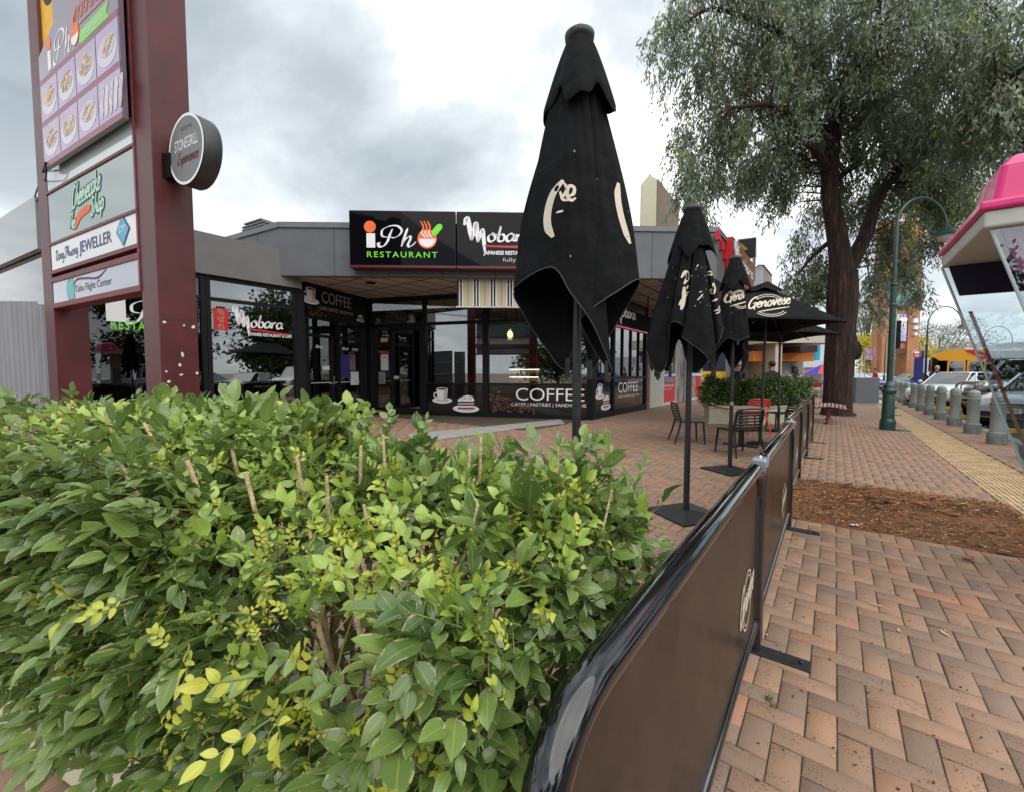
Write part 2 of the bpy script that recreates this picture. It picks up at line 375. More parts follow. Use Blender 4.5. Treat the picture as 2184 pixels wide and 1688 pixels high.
# ============================================================ shared materials
BLK = mat('black_paint', (0.008, 0.009, 0.009), 0.4, spec=.15, var=0.2, vscale=20)
BLKG = mat('black_gloss', (0.006, 0.006, 0.008), 0.07, coat=0.3)
BLKF = mat('barrier_gloss', (0.006, 0.006, 0.008), 0.07, coat=.5, spec=.6)
BLKM = mat('black_metal', (0.018, 0.019, 0.021), 0.42, var=0.3, vscale=30)
CHAR = mat('charcoal_frame', (0.010, 0.011, 0.012), 0.5, spec=.15, var=0.25, vscale=12)
GREYC = mat('grey_cladding', (0.115, 0.120, 0.130), 0.55, var=0.10, vscale=2.0, bump=0.15, bscale=150)
GREYL = mat('grey_flashing', (0.14, 0.148, 0.16), 0.45, var=0.08, vscale=6)
GREYW = mat('warm_grey_render', (0.160, 0.160, 0.158), 0.7, var=0.07, vscale=3.0, bump=0.3, bscale=220)
MAROON = mat('maroon_paint', (0.085, 0.014, 0.017), 0.42, var=0.22, vscale=1.6, bump=0.04, bscale=60)
MAROONL = mat('maroon_worn_trim', (0.16, 0.035, 0.04), 0.5, var=0.2, vscale=9)
WHITE = mat('white_vinyl', (0.82, 0.82, 0.84), 0.4)
WHITED = mat('white_dirty', (0.60, 0.61, 0.62), 0.6, var=0.12, vscale=5)
CREAM = mat('cream_print', (0.62, 0.55, 0.45), 0.8)
ORANGE = mat('orange_vinyl', (0.85, 0.15, 0.02), 0.4)
GREENV = mat('green_vinyl', (0.18, 0.72, 0.03), 0.4)
REDV = mat('red_vinyl', (0.55, 0.01, 0.02), 0.35)
REDP = mat('red_poster', (0.60, 0.03, 0.03), 0.5, var=0.2, vscale=6)
NAVY = mat('navy_vinyl', (0.03, 0.03, 0.16), 0.4)
YELLOW = mat('yellow_paint', (0.75, 0.42, 0.01), 0.5, var=0.1)
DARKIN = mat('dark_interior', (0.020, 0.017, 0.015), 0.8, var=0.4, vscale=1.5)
BROWNIN = mat('brown_interior', (0.10, 0.045, 0.022), 0.6, var=0.3, vscale=2.5)
WOODO = mat('orange_wood', (0.28, 0.11, 0.035), 0.45, var=0.25, vscale=4, stretch=(1, 1, 8))
SILV = mat('aluminium', (0.45, 0.46, 0.47), 0.35, metal=0.9)
CHROME = mat('chrome', (0.7, 0.71, 0.72), 0.12, metal=1.0)
PLUM = mat('sign_print_plum', (0.20, 0.12, 0.17), 0.35, var=0.08)
GLASS = glassmat('shop_glass', (0.55, 0.56, 0.55), 0.26)
GLASSD = glassmat('dark_tinted_glass', (0.16, 0.17, 0.17), 0.22)
# ============================================================ ground
def ground():
    m = bpy.data.materials.new('far_paving'); m.use_nodes = True; t = m.node_tree; b = t.nodes['Principled BSDF']
    no = t.nodes.new('ShaderNodeTexNoise'); no.inputs['Scale'].default_value = 0.35; no.inputs['Detail'].default_value = 8
    c = t.nodes.new('ShaderNodeTexCoord'); t.links.new(c.outputs['Object'], no.inputs['Vector'])
    r_ = t.nodes.new('ShaderNodeValToRGB'); r_.color_ramp.elements[0].color = (0.17, 0.13, 0.10, 1); r_.color_ramp.elements[1].color = (0.30, 0.24, 0.19, 1)
    r_.color_ramp.elements[0].position = .35; r_.color_ramp.elements[1].position = .65
    t.links.new(no.outputs['Fac'], r_.inputs[0]); t.links.new(r_.outputs[0], b.inputs['Base Color']); b.inputs['Roughness'].default_value = 0.85
    mb = MB(); q = 900
    mb.poly([(-q, -q, -0.05), (q, -q, -0.05), (q, q, -0.05), (-q, q, -0.05)])
    tag(mb.build('ground', m), kind='structure')
    # joint bed under the pavers
    bed = mat('joint_sand', (0.11, 0.075, 0.055), 0.95, col2=(0.07, 0.065, 0.035), vscale=3.0, bump=0.6, bscale=120)
    mb = MB(); mb.poly([uv(-2.98, -6, -0.0075), uv(12.2, -6, -0.0075), uv(12.2, 34, -0.0075), uv(-2.98, 34, -0.0075)])
    tag(mb.build('paving_bed', bed), kind='structure')
    road = mat('asphalt', (0.055, 0.052, 0.050), 0.85, var=0.25, vscale=1.2, bump=0.5, bscale=90)
    mb = MB(); mb.poly([uv(-3.18, -40, -0.16 + 0.12), uv(-3.18, 70, -0.04), uv(-26, 70, -0.04), uv(-26, -40, -0.04)])
    tag(mb.build('road', road), kind='structure')
    kerb = mat('kerb_concrete', (0.30, 0.29, 0.27), 0.85, var=0.15, vscale=4, bump=0.4, bscale=80)
    mb = MB(); mb.obox(uv(-2.98, -20, -0.04), SV * 60, -SU * 0.2, Z * 0.045)
    tag(mb.build('kerb', kerb), kind='structure')
ground()
def pavers():
    """the herringbone: every brick a bevelled face of its own in one paving sheet"""
    w = 0.101; g = 0.0036; bv = 0.0035; dz = 0.006
    U0, V0 = -2.98, -1.5
    nu = int((12.1 - U0) / w); nv = int((30 - V0) / w)
    I, J = np.meshgrid(np.arange(nu), np.arange(nv), indexing='ij'); I = I.ravel(); J = J.ravel()
    k = (I - J) % 4
    h = k == 0; v_ = k == 3
    # horizontal covers (i, i+1), vertical covers (j, j+1)
    u0 = np.concatenate([I[h], I[v_]]) * w + U0; v0 = np.concatenate([J[h], J[v_]]) * w + V0
    du = np.concatenate([np.full(h.sum(), 2 * w), np.full(v_.sum(), w)]); dv = np.concatenate([np.full(h.sum(), w), np.full(v_.sum(), 2 * w)])
    cu = u0 + du / 2; cv = v0 + dv / 2
    keep = np.ones(len(cu), bool)
    keep &= ~((cu > -1.50) & (cu < 0.44) & (cv > 4.90) & (cv < 6.78))          # mulch bed
    keep &= ~((cu > -2.13) & (cu < -1.48) & (cv > 4.90))                         # tactile strip
    # only what the camera's neighbourhood can see
    X = SU.x * cu + SV.x * cv; Y = SU.y * cu + SV.y * cv
    keep &= (Y > -0.3) & (np.abs(X) < 1.45 * Y + 3.0)
    keep &= ~((cu > 5.95) & (cv > 8.5))
    u0, v0, du, dv = u0[keep], v0[keep], du[keep], dv[keep]; n = len(u0)
    jit = rng.normal(0, 0.0007, (n, 2)); tz = rng.normal(0, 0.0010, (n, 4)); zz = rng.normal(0, 0.0010, n)
    def corner(a, b, ins, zc):
        uu = u0 + jit[:, 0] + (ins if a == 0 else du - ins); vv = v0 + jit[:, 1] + (ins if b == 0 else dv - ins)
        x_ = SU.x * uu + SV.x * vv; y_ = SU.y * uu + SV.y * vv
        return np.stack([x_, y_, zc], 1)
    C = [(0, 0), (1, 0), (1, 1), (0, 1)]
    V = np.stack([corner(a, b, g / 2 + 0.0005, np.full(n, -0.010)) for a, b in C] + [corner(a, b, g / 2 + 0.0005, zz - dz * .55) for a, b in C] +
                 [corner(a, b, g / 2 + bv, zz + tz[:, q]) for q, (a, b) in enumerate(C)], 1)  # n x 12 x 3
    base = (np.arange(n) * 12)[:, None]
    fl = []
    for q in range(4):
        q2 = (q + 1) % 4
        fl.append(np.stack([base[:, 0] + q2, base[:, 0] + q, base[:, 0] + 4 + q, base[:, 0] + 4 + q2], 1))
        fl.append(np.stack([base[:, 0] + 4 + q2, base[:, 0] + 4 + q, base[:, 0] + 8 + q, base[:, 0] + 8 + q2], 1))
    fl.append(np.stack([base[:, 0] + 11, base[:, 0] + 10, base[:, 0] + 9, base[:, 0] + 8], 1))
    Fc = np.stack(fl, 1).reshape(-1, 4)
    me = bpy.data.meshes.new('brick_paving')
    me.vertices.add(n * 12); me.vertices.foreach_set('co', V.reshape(-1))
    me.loops.add(Fc.size); me.loops.foreach_set('vertex_index', Fc.reshape(-1).astype(np.int32))
    me.polygons.add(len(Fc)); me.polygons.foreach_set('loop_start', np.arange(0, Fc.size, 4, dtype=np.int32)); me.polygons.foreach_set('loop_total', np.full(len(Fc), 4, np.int32))
    at_ = me.attributes.new('rnd', 'FLOAT', 'FACE'); at_.data.foreach_set('value', np.repeat(rng.random(n), 9).astype(np.float32))
    at2 = me.attributes.new('rnd2', 'FLOAT', 'FACE'); at2.data.foreach_set('value', np.repeat(rng.random(n), 9).astype(np.float32))
    me.update(calc_edges=True)
    m = bpy.data.materials.new('clay_brick'); m.use_nodes = True; t = m.node_tree; b = t.nodes['Principled BSDF']
    nn = t.nodes.new; ln = t.links.new
    a1 = nn('ShaderNodeAttribute'); a1.attribute_name = 'rnd'; a2 = nn('ShaderNodeAttribute'); a2.attribute_name = 'rnd2'
    rp = nn('ShaderNodeValToRGB'); el = rp.color_ramp.elements; rp.color_ramp.interpolation = 'LINEAR'
    el[0].position = 0; el[0].color = (0.215, 0.148, 0.108, 1); el[1].position = 1; el[1].color = (0.385, 0.190, 0.110, 1)
    for p_, c_ in ((0.2, (0.27, 0.178, 0.122)), (0.5, (0.325, 0.200, 0.130)), (0.8, (0.36, 0.218, 0.138))):
        q = el.new(p_); q.color = (*c_, 1)
    ln(a1.outputs['Fac'], rp.inputs[0])
    c = nn('ShaderNodeTexCoord')
    # smoky flashes inside single bricks
    off = nn('ShaderNodeVectorMath'); off.operation = 'ADD'; cmb = nn('ShaderNodeCombineXYZ')
    mu = nn('ShaderNodeMath'); mu.operation = 'MULTIPLY'; mu.inputs[1].default_value = 40; ln(a2.outputs['Fac'], mu.inputs[0]); ln(mu.outputs[0], cmb.inputs[2])
    ln(c.outputs['Object'], off.inputs[0]); ln(cmb.outputs[0], off.inputs[1])
    n2 = nn('ShaderNodeTexNoise'); n2.inputs['Scale'].default_value = 7; n2.inputs['Detail'].default_value = 4; ln(off.outputs[0], n2.inputs['Vector'])
    f2 = nn('ShaderNodeMapRange'); f2.inputs[1].default_value = 0.42; f2.inputs[2].default_value = 0.72; f2.inputs[4].default_value = 0.65; ln(n2.outputs['Fac'], f2.inputs[0])
    m1 = nn('ShaderNodeMixRGB'); m1.inputs[2].default_value = (0.235, 0.165, 0.13, 1); ln(f2.outputs[0], m1.inputs[0]); ln(rp.outputs[0], m1.inputs[1])
    # big patches of wear / lichen grey
    n3 = nn('ShaderNodeTexNoise'); n3.inputs['Scale'].default_value = 0.9; n3.inputs['Detail'].default_value = 5; ln(c.outputs['Object'], n3.inputs['Vector'])
    f3 = nn('ShaderNodeMapRange'); f3.inputs[1].default_value = 0.45; f3.inputs[2].default_value = 0.68; f3.inputs[4].default_value = 0.55; ln(n3.outputs['Fac'], f3.inputs[0])
    m2 = nn('ShaderNodeMixRGB'); m2.inputs[2].default_value = (0.275, 0.20, 0.155, 1); ln(f3.outputs[0], m2.inputs[0]); ln(m1.outputs[0], m2.inputs[1])
    # specks
    n4 = nn('ShaderNodeTexVoronoi'); n4.inputs['Scale'].default_value = 75; ln(c.outputs['Object'], n4.inputs['Vector'])
    n5 = nn('ShaderNodeTexNoise'); n5.inputs['Scale'].default_value = 9; ln(c.outputs['Object'], n5.inputs['Vector'])
    sb = nn('ShaderNodeMath'); sb.operation = 'MULTIPLY_ADD'; sb.inputs[1].default_value = 0.62; sb.inputs[2].default_value = -0.10; ln(n5.outputs['Fac'], sb.inputs[0])
    lt = nn('ShaderNodeMath'); lt.operation = 'LESS_THAN'; ln(n4.outputs['Distance'], lt.inputs[0]); ln(sb.outputs[0], lt.inputs[1])
    sc = nn('ShaderNodeMath'); sc.operation = 'MULTIPLY'; sc.inputs[1].default_value = 0.6; ln(lt.outputs[0], sc.inputs[0])
    m3 = nn('ShaderNodeMixRGB'); m3.inputs[2].default_value = (0.10, 0.05, 0.04, 1); ln(sc.outputs[0], m3.inputs[0]); ln(m2.outputs[0], m3.inputs[1])
    ln(m3.outputs[0], b.inputs['Base Color']); b.inputs['Roughness'].default_value = 0.72; b.inputs['Specular IOR Level'].default_value = 0.35
    n6 = nn('ShaderNodeTexNoise'); n6.inputs['Scale'].default_value = 160; n6.inputs['Detail'].default_value = 6; ln(c.outputs['Object'], n6.inputs['Vector'])
    bp = nn('ShaderNodeBump'); bp.inputs['Strength'].default_value = 0.35; bp.inputs['Distance'].default_value = 0.004; ln(n6.outputs['Fac'], bp.inputs['Height']); ln(bp.outputs[0], b.inputs['Normal'])
    me.materials.append(m)
    o = bpy.data.objects.new('brick_paving', me); S.collection.objects.link(o); tag(o, kind='structure')
pavers()
def strips():
    tact = mat('tactile_yellow', (0.50, 0.36, 0.20), 0.75, var=0.22, vscale=5, bump=0.3, bscale=100)
    mb = MB(); a, b2 = -2.13, -1.48
    mb.poly([uv(a, 4.9, -0.004), uv(b2, 4.9, -0.004), uv(b2, 30, -0.004), uv(a, 30, -0.004)])
    u = a + 0.02
    while u < b2 - 0.02:
        v = 4.95
        while v < 26:
            mb.obox(uv(u, v, -0.004), SU * 0.022, SV * 0.36, Z * 0.009); v += 0.40
        u += 0.05
    tag(mb.build('tactile_strip', tact), kind='structure')
    conc = mat('concrete_band', (0.33, 0.32, 0.30), 0.8, var=0.12, vscale=3, bump=0.3, bscale=90)
    mb = MB()
    p = [gr(870, 925), gr(1195, 893), gr(1205, 903), gr(1100, 914), gr(880, 945)]
    mb.poly([q + Z * 0.008 for q in p]); tag(mb.build('concrete_strip', conc), kind='structure')
    # mulch bed
    mul = bpy.data.materials.new('mulch'); mul.use_nodes = True; t = mul.node_tree; b = t.nodes['Principled BSDF']; b.inputs['Roughness'].default_value = 0.95
    c = t.nodes.new('ShaderNodeTexCoord'); n1 = t.nodes.new('ShaderNodeTexNoise'); n1.inputs['Scale'].default_value = 28; n1.inputs['Detail'].default_value = 10; n1.inputs['Roughness'].default_value = 0.75
    t.links.new(c.outputs['Object'], n1.inputs['Vector']); rp = t.nodes.new('ShaderNodeValToRGB'); el = rp.color_ramp.elements
    el[0].position = 0.36; el[0].color = (0.05, 0.02, 0.008, 1); el[1].position = 0.66; el[1].color = (0.36, 0.16, 0.07, 1); q = el.new(0.5); q.color = (0.20, 0.085, 0.032, 1)
    t.links.new(n1.outputs['Fac'], rp.inputs[0]); t.links.new(rp.outputs[0], b.inputs['Base Color'])
    bp = t.nodes.new('ShaderNodeBump'); bp.inputs['Strength'].default_value = 1.0; bp.inputs['Distance'].default_value = 0.02; t.links.new(n1.outputs['Fac'], bp.inputs['Height']); t.links.new(bp.outputs[0], b.inputs['Normal'])
    nx, ny = 70, 70; vs = []; from mathutils import noise
    for i in range(nx + 1):
        for j in range(ny + 1):
            u = -1.53 + 2.0 * i / nx; v = 4.86 + 1.95 * j / ny
            ed = min(i, nx - i, j, ny - j) / 6.0
            if i in (0, nx): u += noise.noise((0, v * 5, 1)) * .05
            if j in (0, ny): v += noise.noise((u * 5, 0, 4)) * .06
            h = (0.010 + 0.03 * noise.noise((u * 2.2, v * 2.2, 0)) + 0.018 * noise.noise((u * 9, v * 9, 3))) * min(1, ed) + 0.004 * (1 if ed > 0 else -1)
            vs.append(uv(u, v, h))
    mb = MB(); mb.add(vs, [[i * (ny + 1) + j, (i + 1) * (ny + 1) + j, (i + 1) * (ny + 1) + j + 1, i * (ny + 1) + j + 1] for i in range(nx) for j in range(ny)], 0, True)
    tag(mb.build('mulch_bed', mul), kind='structure')
    # wood chips and bark scattered over it
    pale = mat('chip_pale', (0.62, 0.48, 0.28), 0.8, var=0.2); tan = mat('chip_tan', (0.30, 0.12, 0.05), 0.85, var=0.3); dk = mat('chip_dark', (0.07, 0.03, 0.015), 0.9)
    mb = MB()
    def chip(p, L, w, h, a, mi, tilt=0.0):
        A = Vector((math.cos(a), math.sin(a), tilt)) * L; B = Vector((-math.sin(a), math.cos(a), 0)) * w
        cv = Vector((-math.sin(a), math.cos(a), 0)) * L * random.uniform(-.12, .12)
        m_ = len(mb.v)
        P = [p - A / 2 - B * .25, p - A / 2 + B * .25, p + cv - B * .5, p + cv + B * .5, p + A / 2 - B * .2, p + A / 2 + B * .2]
        T = [q + Z * h for q in P]
        mb.add(P + T, [[6, 7, 9, 8], [8, 9, 11, 10], [0, 2, 8, 6], [2, 4, 10, 8], [1, 7, 9, 3], [3, 9, 11, 5], [0, 6, 7, 1], [4, 5, 11, 10]], mi)
    for _ in range(6500):
        u = random.uniform(-1.5, .45); v = random.uniform(4.88, 6.8); r_ = random.random()
        L_ = random.uniform(.008, .034) if r_ < .955 else random.uniform(.07, .15)
        chip(uv(u, v, random.uniform(.012, .034)), L_, L_ * random.uniform(.12, .35) if L_ < .06 else .009, .003, random.gauss(-0.1, .9), random.choices([0, 1, 2], [1.1, 5, 3.4])[0], random.uniform(-.25, .25))
    for _ in range(26):
        u = random.uniform(-1.3, .4); v = random.uniform(5.5, 6.75)
        chip(uv(u, v, .04), random.uniform(.08, .16), random.uniform(.03, .05), .008, random.gauss(0, .6), random.choice([1, 1, 2]), random.uniform(-.2, .3))
    tag(mb.build('wood_chips', [pale, tan, dk], fixn=False), kind='stuff')
    # litter strewn over the bricks
    mb = MB()
    for _ in range(330):
        p = gr(random.uniform(1250, 1700), random.uniform(905, 1230))
        chip(p + Z * .004, random.uniform(.01, .05), random.uniform(.005, .012), .002, random.uniform(0, 6), random.choices([0, 1, 2], [4, 3, 1])[0])
    for _ in range(130):
        p = gr(random.uniform(1580, 2400), random.uniform(1150, 1900))
        chip(p + Z * .004, random.uniform(.005, .014), random.uniform(.003, .008), .003, random.uniform(0, 6), random.choices([0, 1, 2], [1, 2, 4])[0])
    for px, py, L_, a in ((1868, 1290, .07, -.7), (2014, 1350, .06, 1.4), (1917, 1345, .03, 1), (2005, 890, .1, 0), (1330, 1165, .12, .2), (1700, 1200, .05, 2)):
        chip(gr(px, py) + Z * .004, L_, .012, .004, a, 0)
    tag(mb.build('paving_litter', [pale, tan, dk], fixn=False), kind='stuff')
    # moss and weed in the joints near the barrier
    mg = mat('moss', (0.10, 0.16, 0.02), 0.9, var=0.4, vscale=40)
    mb = MB(); w = 0.101
    for _ in range(900):
        v = random.uniform(-.2, 2.8); u = random.uniform(-1.6, .28)
        if random.random() < .75: u = round((u + 2.98) / w) * w - 2.98 + random.gauss(0, .0012)
        else: v = round((v + 1.5) / w) * w - 1.5 + random.gauss(0, .0012)
        if noise.noise((u * 1.7, v * 1.7, 9)) < 0.05: continue
        p = uv(u, v, -.005); r_ = random.uniform(.002, .0048)
        mb.add([p + Vector((r_, 0, 0)), p + Vector((0, r_, 0)), p + Vector((-r_, 0, 0)), p + Vector((0, -r_, 0)), p + Z * r_ * 1.8], [[0, 1, 4], [1, 2, 4], [2, 3, 4], [3, 0, 4]])
    for cx_, cy_ in ((1643, 1495), (1733, 942), (1680, 1040)):
        c0 = gr(cx_, cy_)
        for _ in range(26):
            a = random.uniform(0, 6.28); L_ = random.uniform(.01, .035)
            p = c0 + Vector((random.gauss(0, .008), random.gauss(0, .02), 0)); d = Vector((math.cos(a) * .6, math.sin(a) * .6, 1)) * L_; s_ = Vector((-math.sin(a), math.cos(a), 0)) * .003
            mb.add([p - s_, p + s_, p + d], [[0, 1, 2]])
    tag(mb.build('moss', mg, fixn=False), kind='stuff')
strips()
def wrapper():
    p = gr(1812, 1125)
    mb = MB(); A = Vector((.075, -.012, 0)); B = Vector((.006, .03, 0)); vs = []
    for i in range(7):
        for j in range(3): vs.append(p + A * (i / 6) + B * (j / 2) + Z * (.03 + .004 * math.sin(i * 2.1 + j)))
    mb.add(vs, [[i * 3 + j, (i + 1) * 3 + j, (i + 1) * 3 + j + 1, i * 3 + j + 1] for i in range(6) for j in range(2)], 0, True)
    mb.add([v - Z * .004 for v in vs], [[i * 3 + j, i * 3 + j + 1, (i + 1) * 3 + j + 1, (i + 1) * 3 + j] for i in range(6) for j in range(2)], 0, True)
    tag(mb.build('sachet', mat('sachet_white', (0.75, 0.78, 0.9), .3), fixn=False), 'small white paper sachet lying at the edge of the mulch bed', 'litter')
    def curl(px, py, L_, w_, a, name, label, m):
        c = gr(px, py, .02); mb = MB(); vs = []
        for i in range(9):
            t = i / 8 - .5
            for j in range(5):
                q = j / 4 - .5; ww = w_ * math.sqrt(max(0.02, 1 - (2 * t) ** 2))
                x_, y_ = t * L_, q * ww; z_ = .018 * (2 * q) ** 2 + .012 * (2 * t) ** 2 - .012
                vs.append(c + Vector((x_ * math.cos(a) - y_ * math.sin(a), x_ * math.sin(a) + y_ * math.cos(a), z_)))
        mb.add(vs, [[i * 5 + j, (i + 1) * 5 + j, (i + 1) * 5 + j + 1, i * 5 + j + 1] for i in range(8) for j in range(4)], 0, True)
        tag(mb.build(name, m, fixn=False), label, 'leaf')
    lf = mat('dead_leaf', (0.30, 0.13, 0.06), .7, var=.3, vscale=30)
    curl(2065, 1190, .09, .05, .1, 'dead_leaf', 'curled brown dead leaf on the bricks below the mulch bed', lf)
    curl(1905, 1072, .16, .045, -.2, 'dead_leaf', 'long tan dead leaf lying on the mulch near the barrier', mat('dead_leaf_tan', (0.5, .25, .12), .7, var=.2, vscale=30))
wrapper()
# ============================================================ main shop
def pane(fr, root, a0, a1, b0, b1, c=-0.03, name='window_pane', m=None):
    mb = MB(); fr.box(mb, a0, a1, b0, b1, c - 0.006, c); return mb.build(name, m or GLASS, root)
def cup_saucer(mb, fn, cx, cy, k, M_):
    """printed coffee cup on a saucer; M_ = slots white, grey, brown, dark"""
    w, g, br, dk = M_
    disc(mb, lambda x, y: fn(x, y, 0), cx, cy - .40 * k, .80 * k, .22 * k, w)
    disc(mb, lambda x, y: fn(x, y, .001), cx + .03 * k, cy - .36 * k, .50 * k, .11 * k, g)
    arc_band(mb, lambda x, y: fn(x, y, .0015), cx - .48 * k, cy - .02 * k, .19 * k, .17 * k, .08 * k, 60, 300, w)
    mb.poly([fn(cx - .46 * k, cy + .42 * k, .002), fn(cx - .40 * k, cy - .10 * k, .002), fn(cx - .24 * k, cy - .38 * k, .002), fn(cx + .24 * k, cy - .38 * k, .002), fn(cx + .40 * k, cy - .10 * k, .002), fn(cx + .46 * k, cy + .42 * k, .002)], w)
    mb.poly([fn(cx + .16 * k, cy + .36 * k, .0025), fn(cx + .10 * k, cy - .34 * k, .0025), fn(cx + .24 * k, cy - .36 * k, .0025), fn(cx + .38 * k, cy - .10 * k, .0025), fn(cx + .43 * k, cy + .38 * k, .0025)], g)
    disc(mb, lambda x, y: fn(x, y, .003), cx, cy + .42 * k, .46 * k, .10 * k, w)
    disc(mb, lambda x, y: fn(x, y, .0035), cx, cy + .41 * k, .38 * k, .065 * k, dk)
def cake(mb, fn, cx, cy, k, M_):
    w, g, br, dk = M_
    disc(mb, lambda x, y: fn(x, y, .001), cx, cy - .36 * k, .95 * k, .25 * k, w)
    disc(mb, lambda x, y: fn(x, y, .0013), cx + .04 * k, cy - .33 * k, .66 * k, .15 * k, g)
    for i, mi in enumerate((br, w, br, g, br, w)):
        y0 = cy - .38 * k + i * .10 * k
        mb.poly([fn(cx - .55 * k, y0, .002 + i * 1e-4), fn(cx + .55 * k, y0 + .02 * k, .002 + i * 1e-4), fn(cx + .62 * k, y0 + .12 * k, .002 + i * 1e-4), fn(cx - .58 * k, y0 + .09 * k, .002 + i * 1e-4)], mi)
    mb.poly([fn(cx - .60 * k, cy + .20 * k, .003), fn(cx + .60 * k, cy + .24 * k, .003), fn(cx + .50 * k, cy + .46 * k, .003), fn(cx + .1 * k, cy + .52 * k, .003), fn(cx - .3 * k, cy + .42 * k, .003)], w)
    for q in (-.3, -.05, .2, .42):
        stroke(mb, [(cx + (q - .12) * k, cy + .24 * k), (cx + (q + .02) * k, cy + .36 * k), (cx + (q + .1) * k, cy + .46 * k)], .035 * k, lambda x, y: fn(x, y, .0035), dk)
def beans(mb, fn, x0, y0, w, h, mi, n=60, slope=True):
    for _ in range(n):
        a = random.random(); b = random.random()
        if slope and b > (1 - a) ** 1.6 + 0.18: continue
        r_ = .030 + .012 * random.random(); t = random.uniform(0, 3.14)
        cx, cy = x0 + a * w, y0 + b * h
        P = [fn(cx + r_ * math.cos(q) * math.cos(t) - .65 * r_ * math.sin(q) * math.sin(t), cy + r_ * math.cos(q) * math.sin(t) + .65 * r_ * math.sin(q) * math.cos(t), .002) for q in np.linspace(0, 6.283, 11)[:-1]]
        mb.poly(P, mi)
        c_ = (math.cos(t) * r_ * .85, math.sin(t) * r_ * .85)
        stroke(mb, [(cx - c_[0], cy - c_[1]), (cx + c_[0], cy + c_[1])], .007, lambda x, y: fn(x, y, .0028), mi + 1, n=2)
BROWNP = mat('bean_print', (0.16, 0.06, 0.04), .5); DARKP = mat('dark_print', (0.03, 0.012, 0.01), .5); GREYP = mat('grey_print', (0.5, 0.47, 0.48), .5)
BLKSIGN = mat('sign_black_gloss', (0.004, 0.004, 0.006), 0.03, spec=.14)
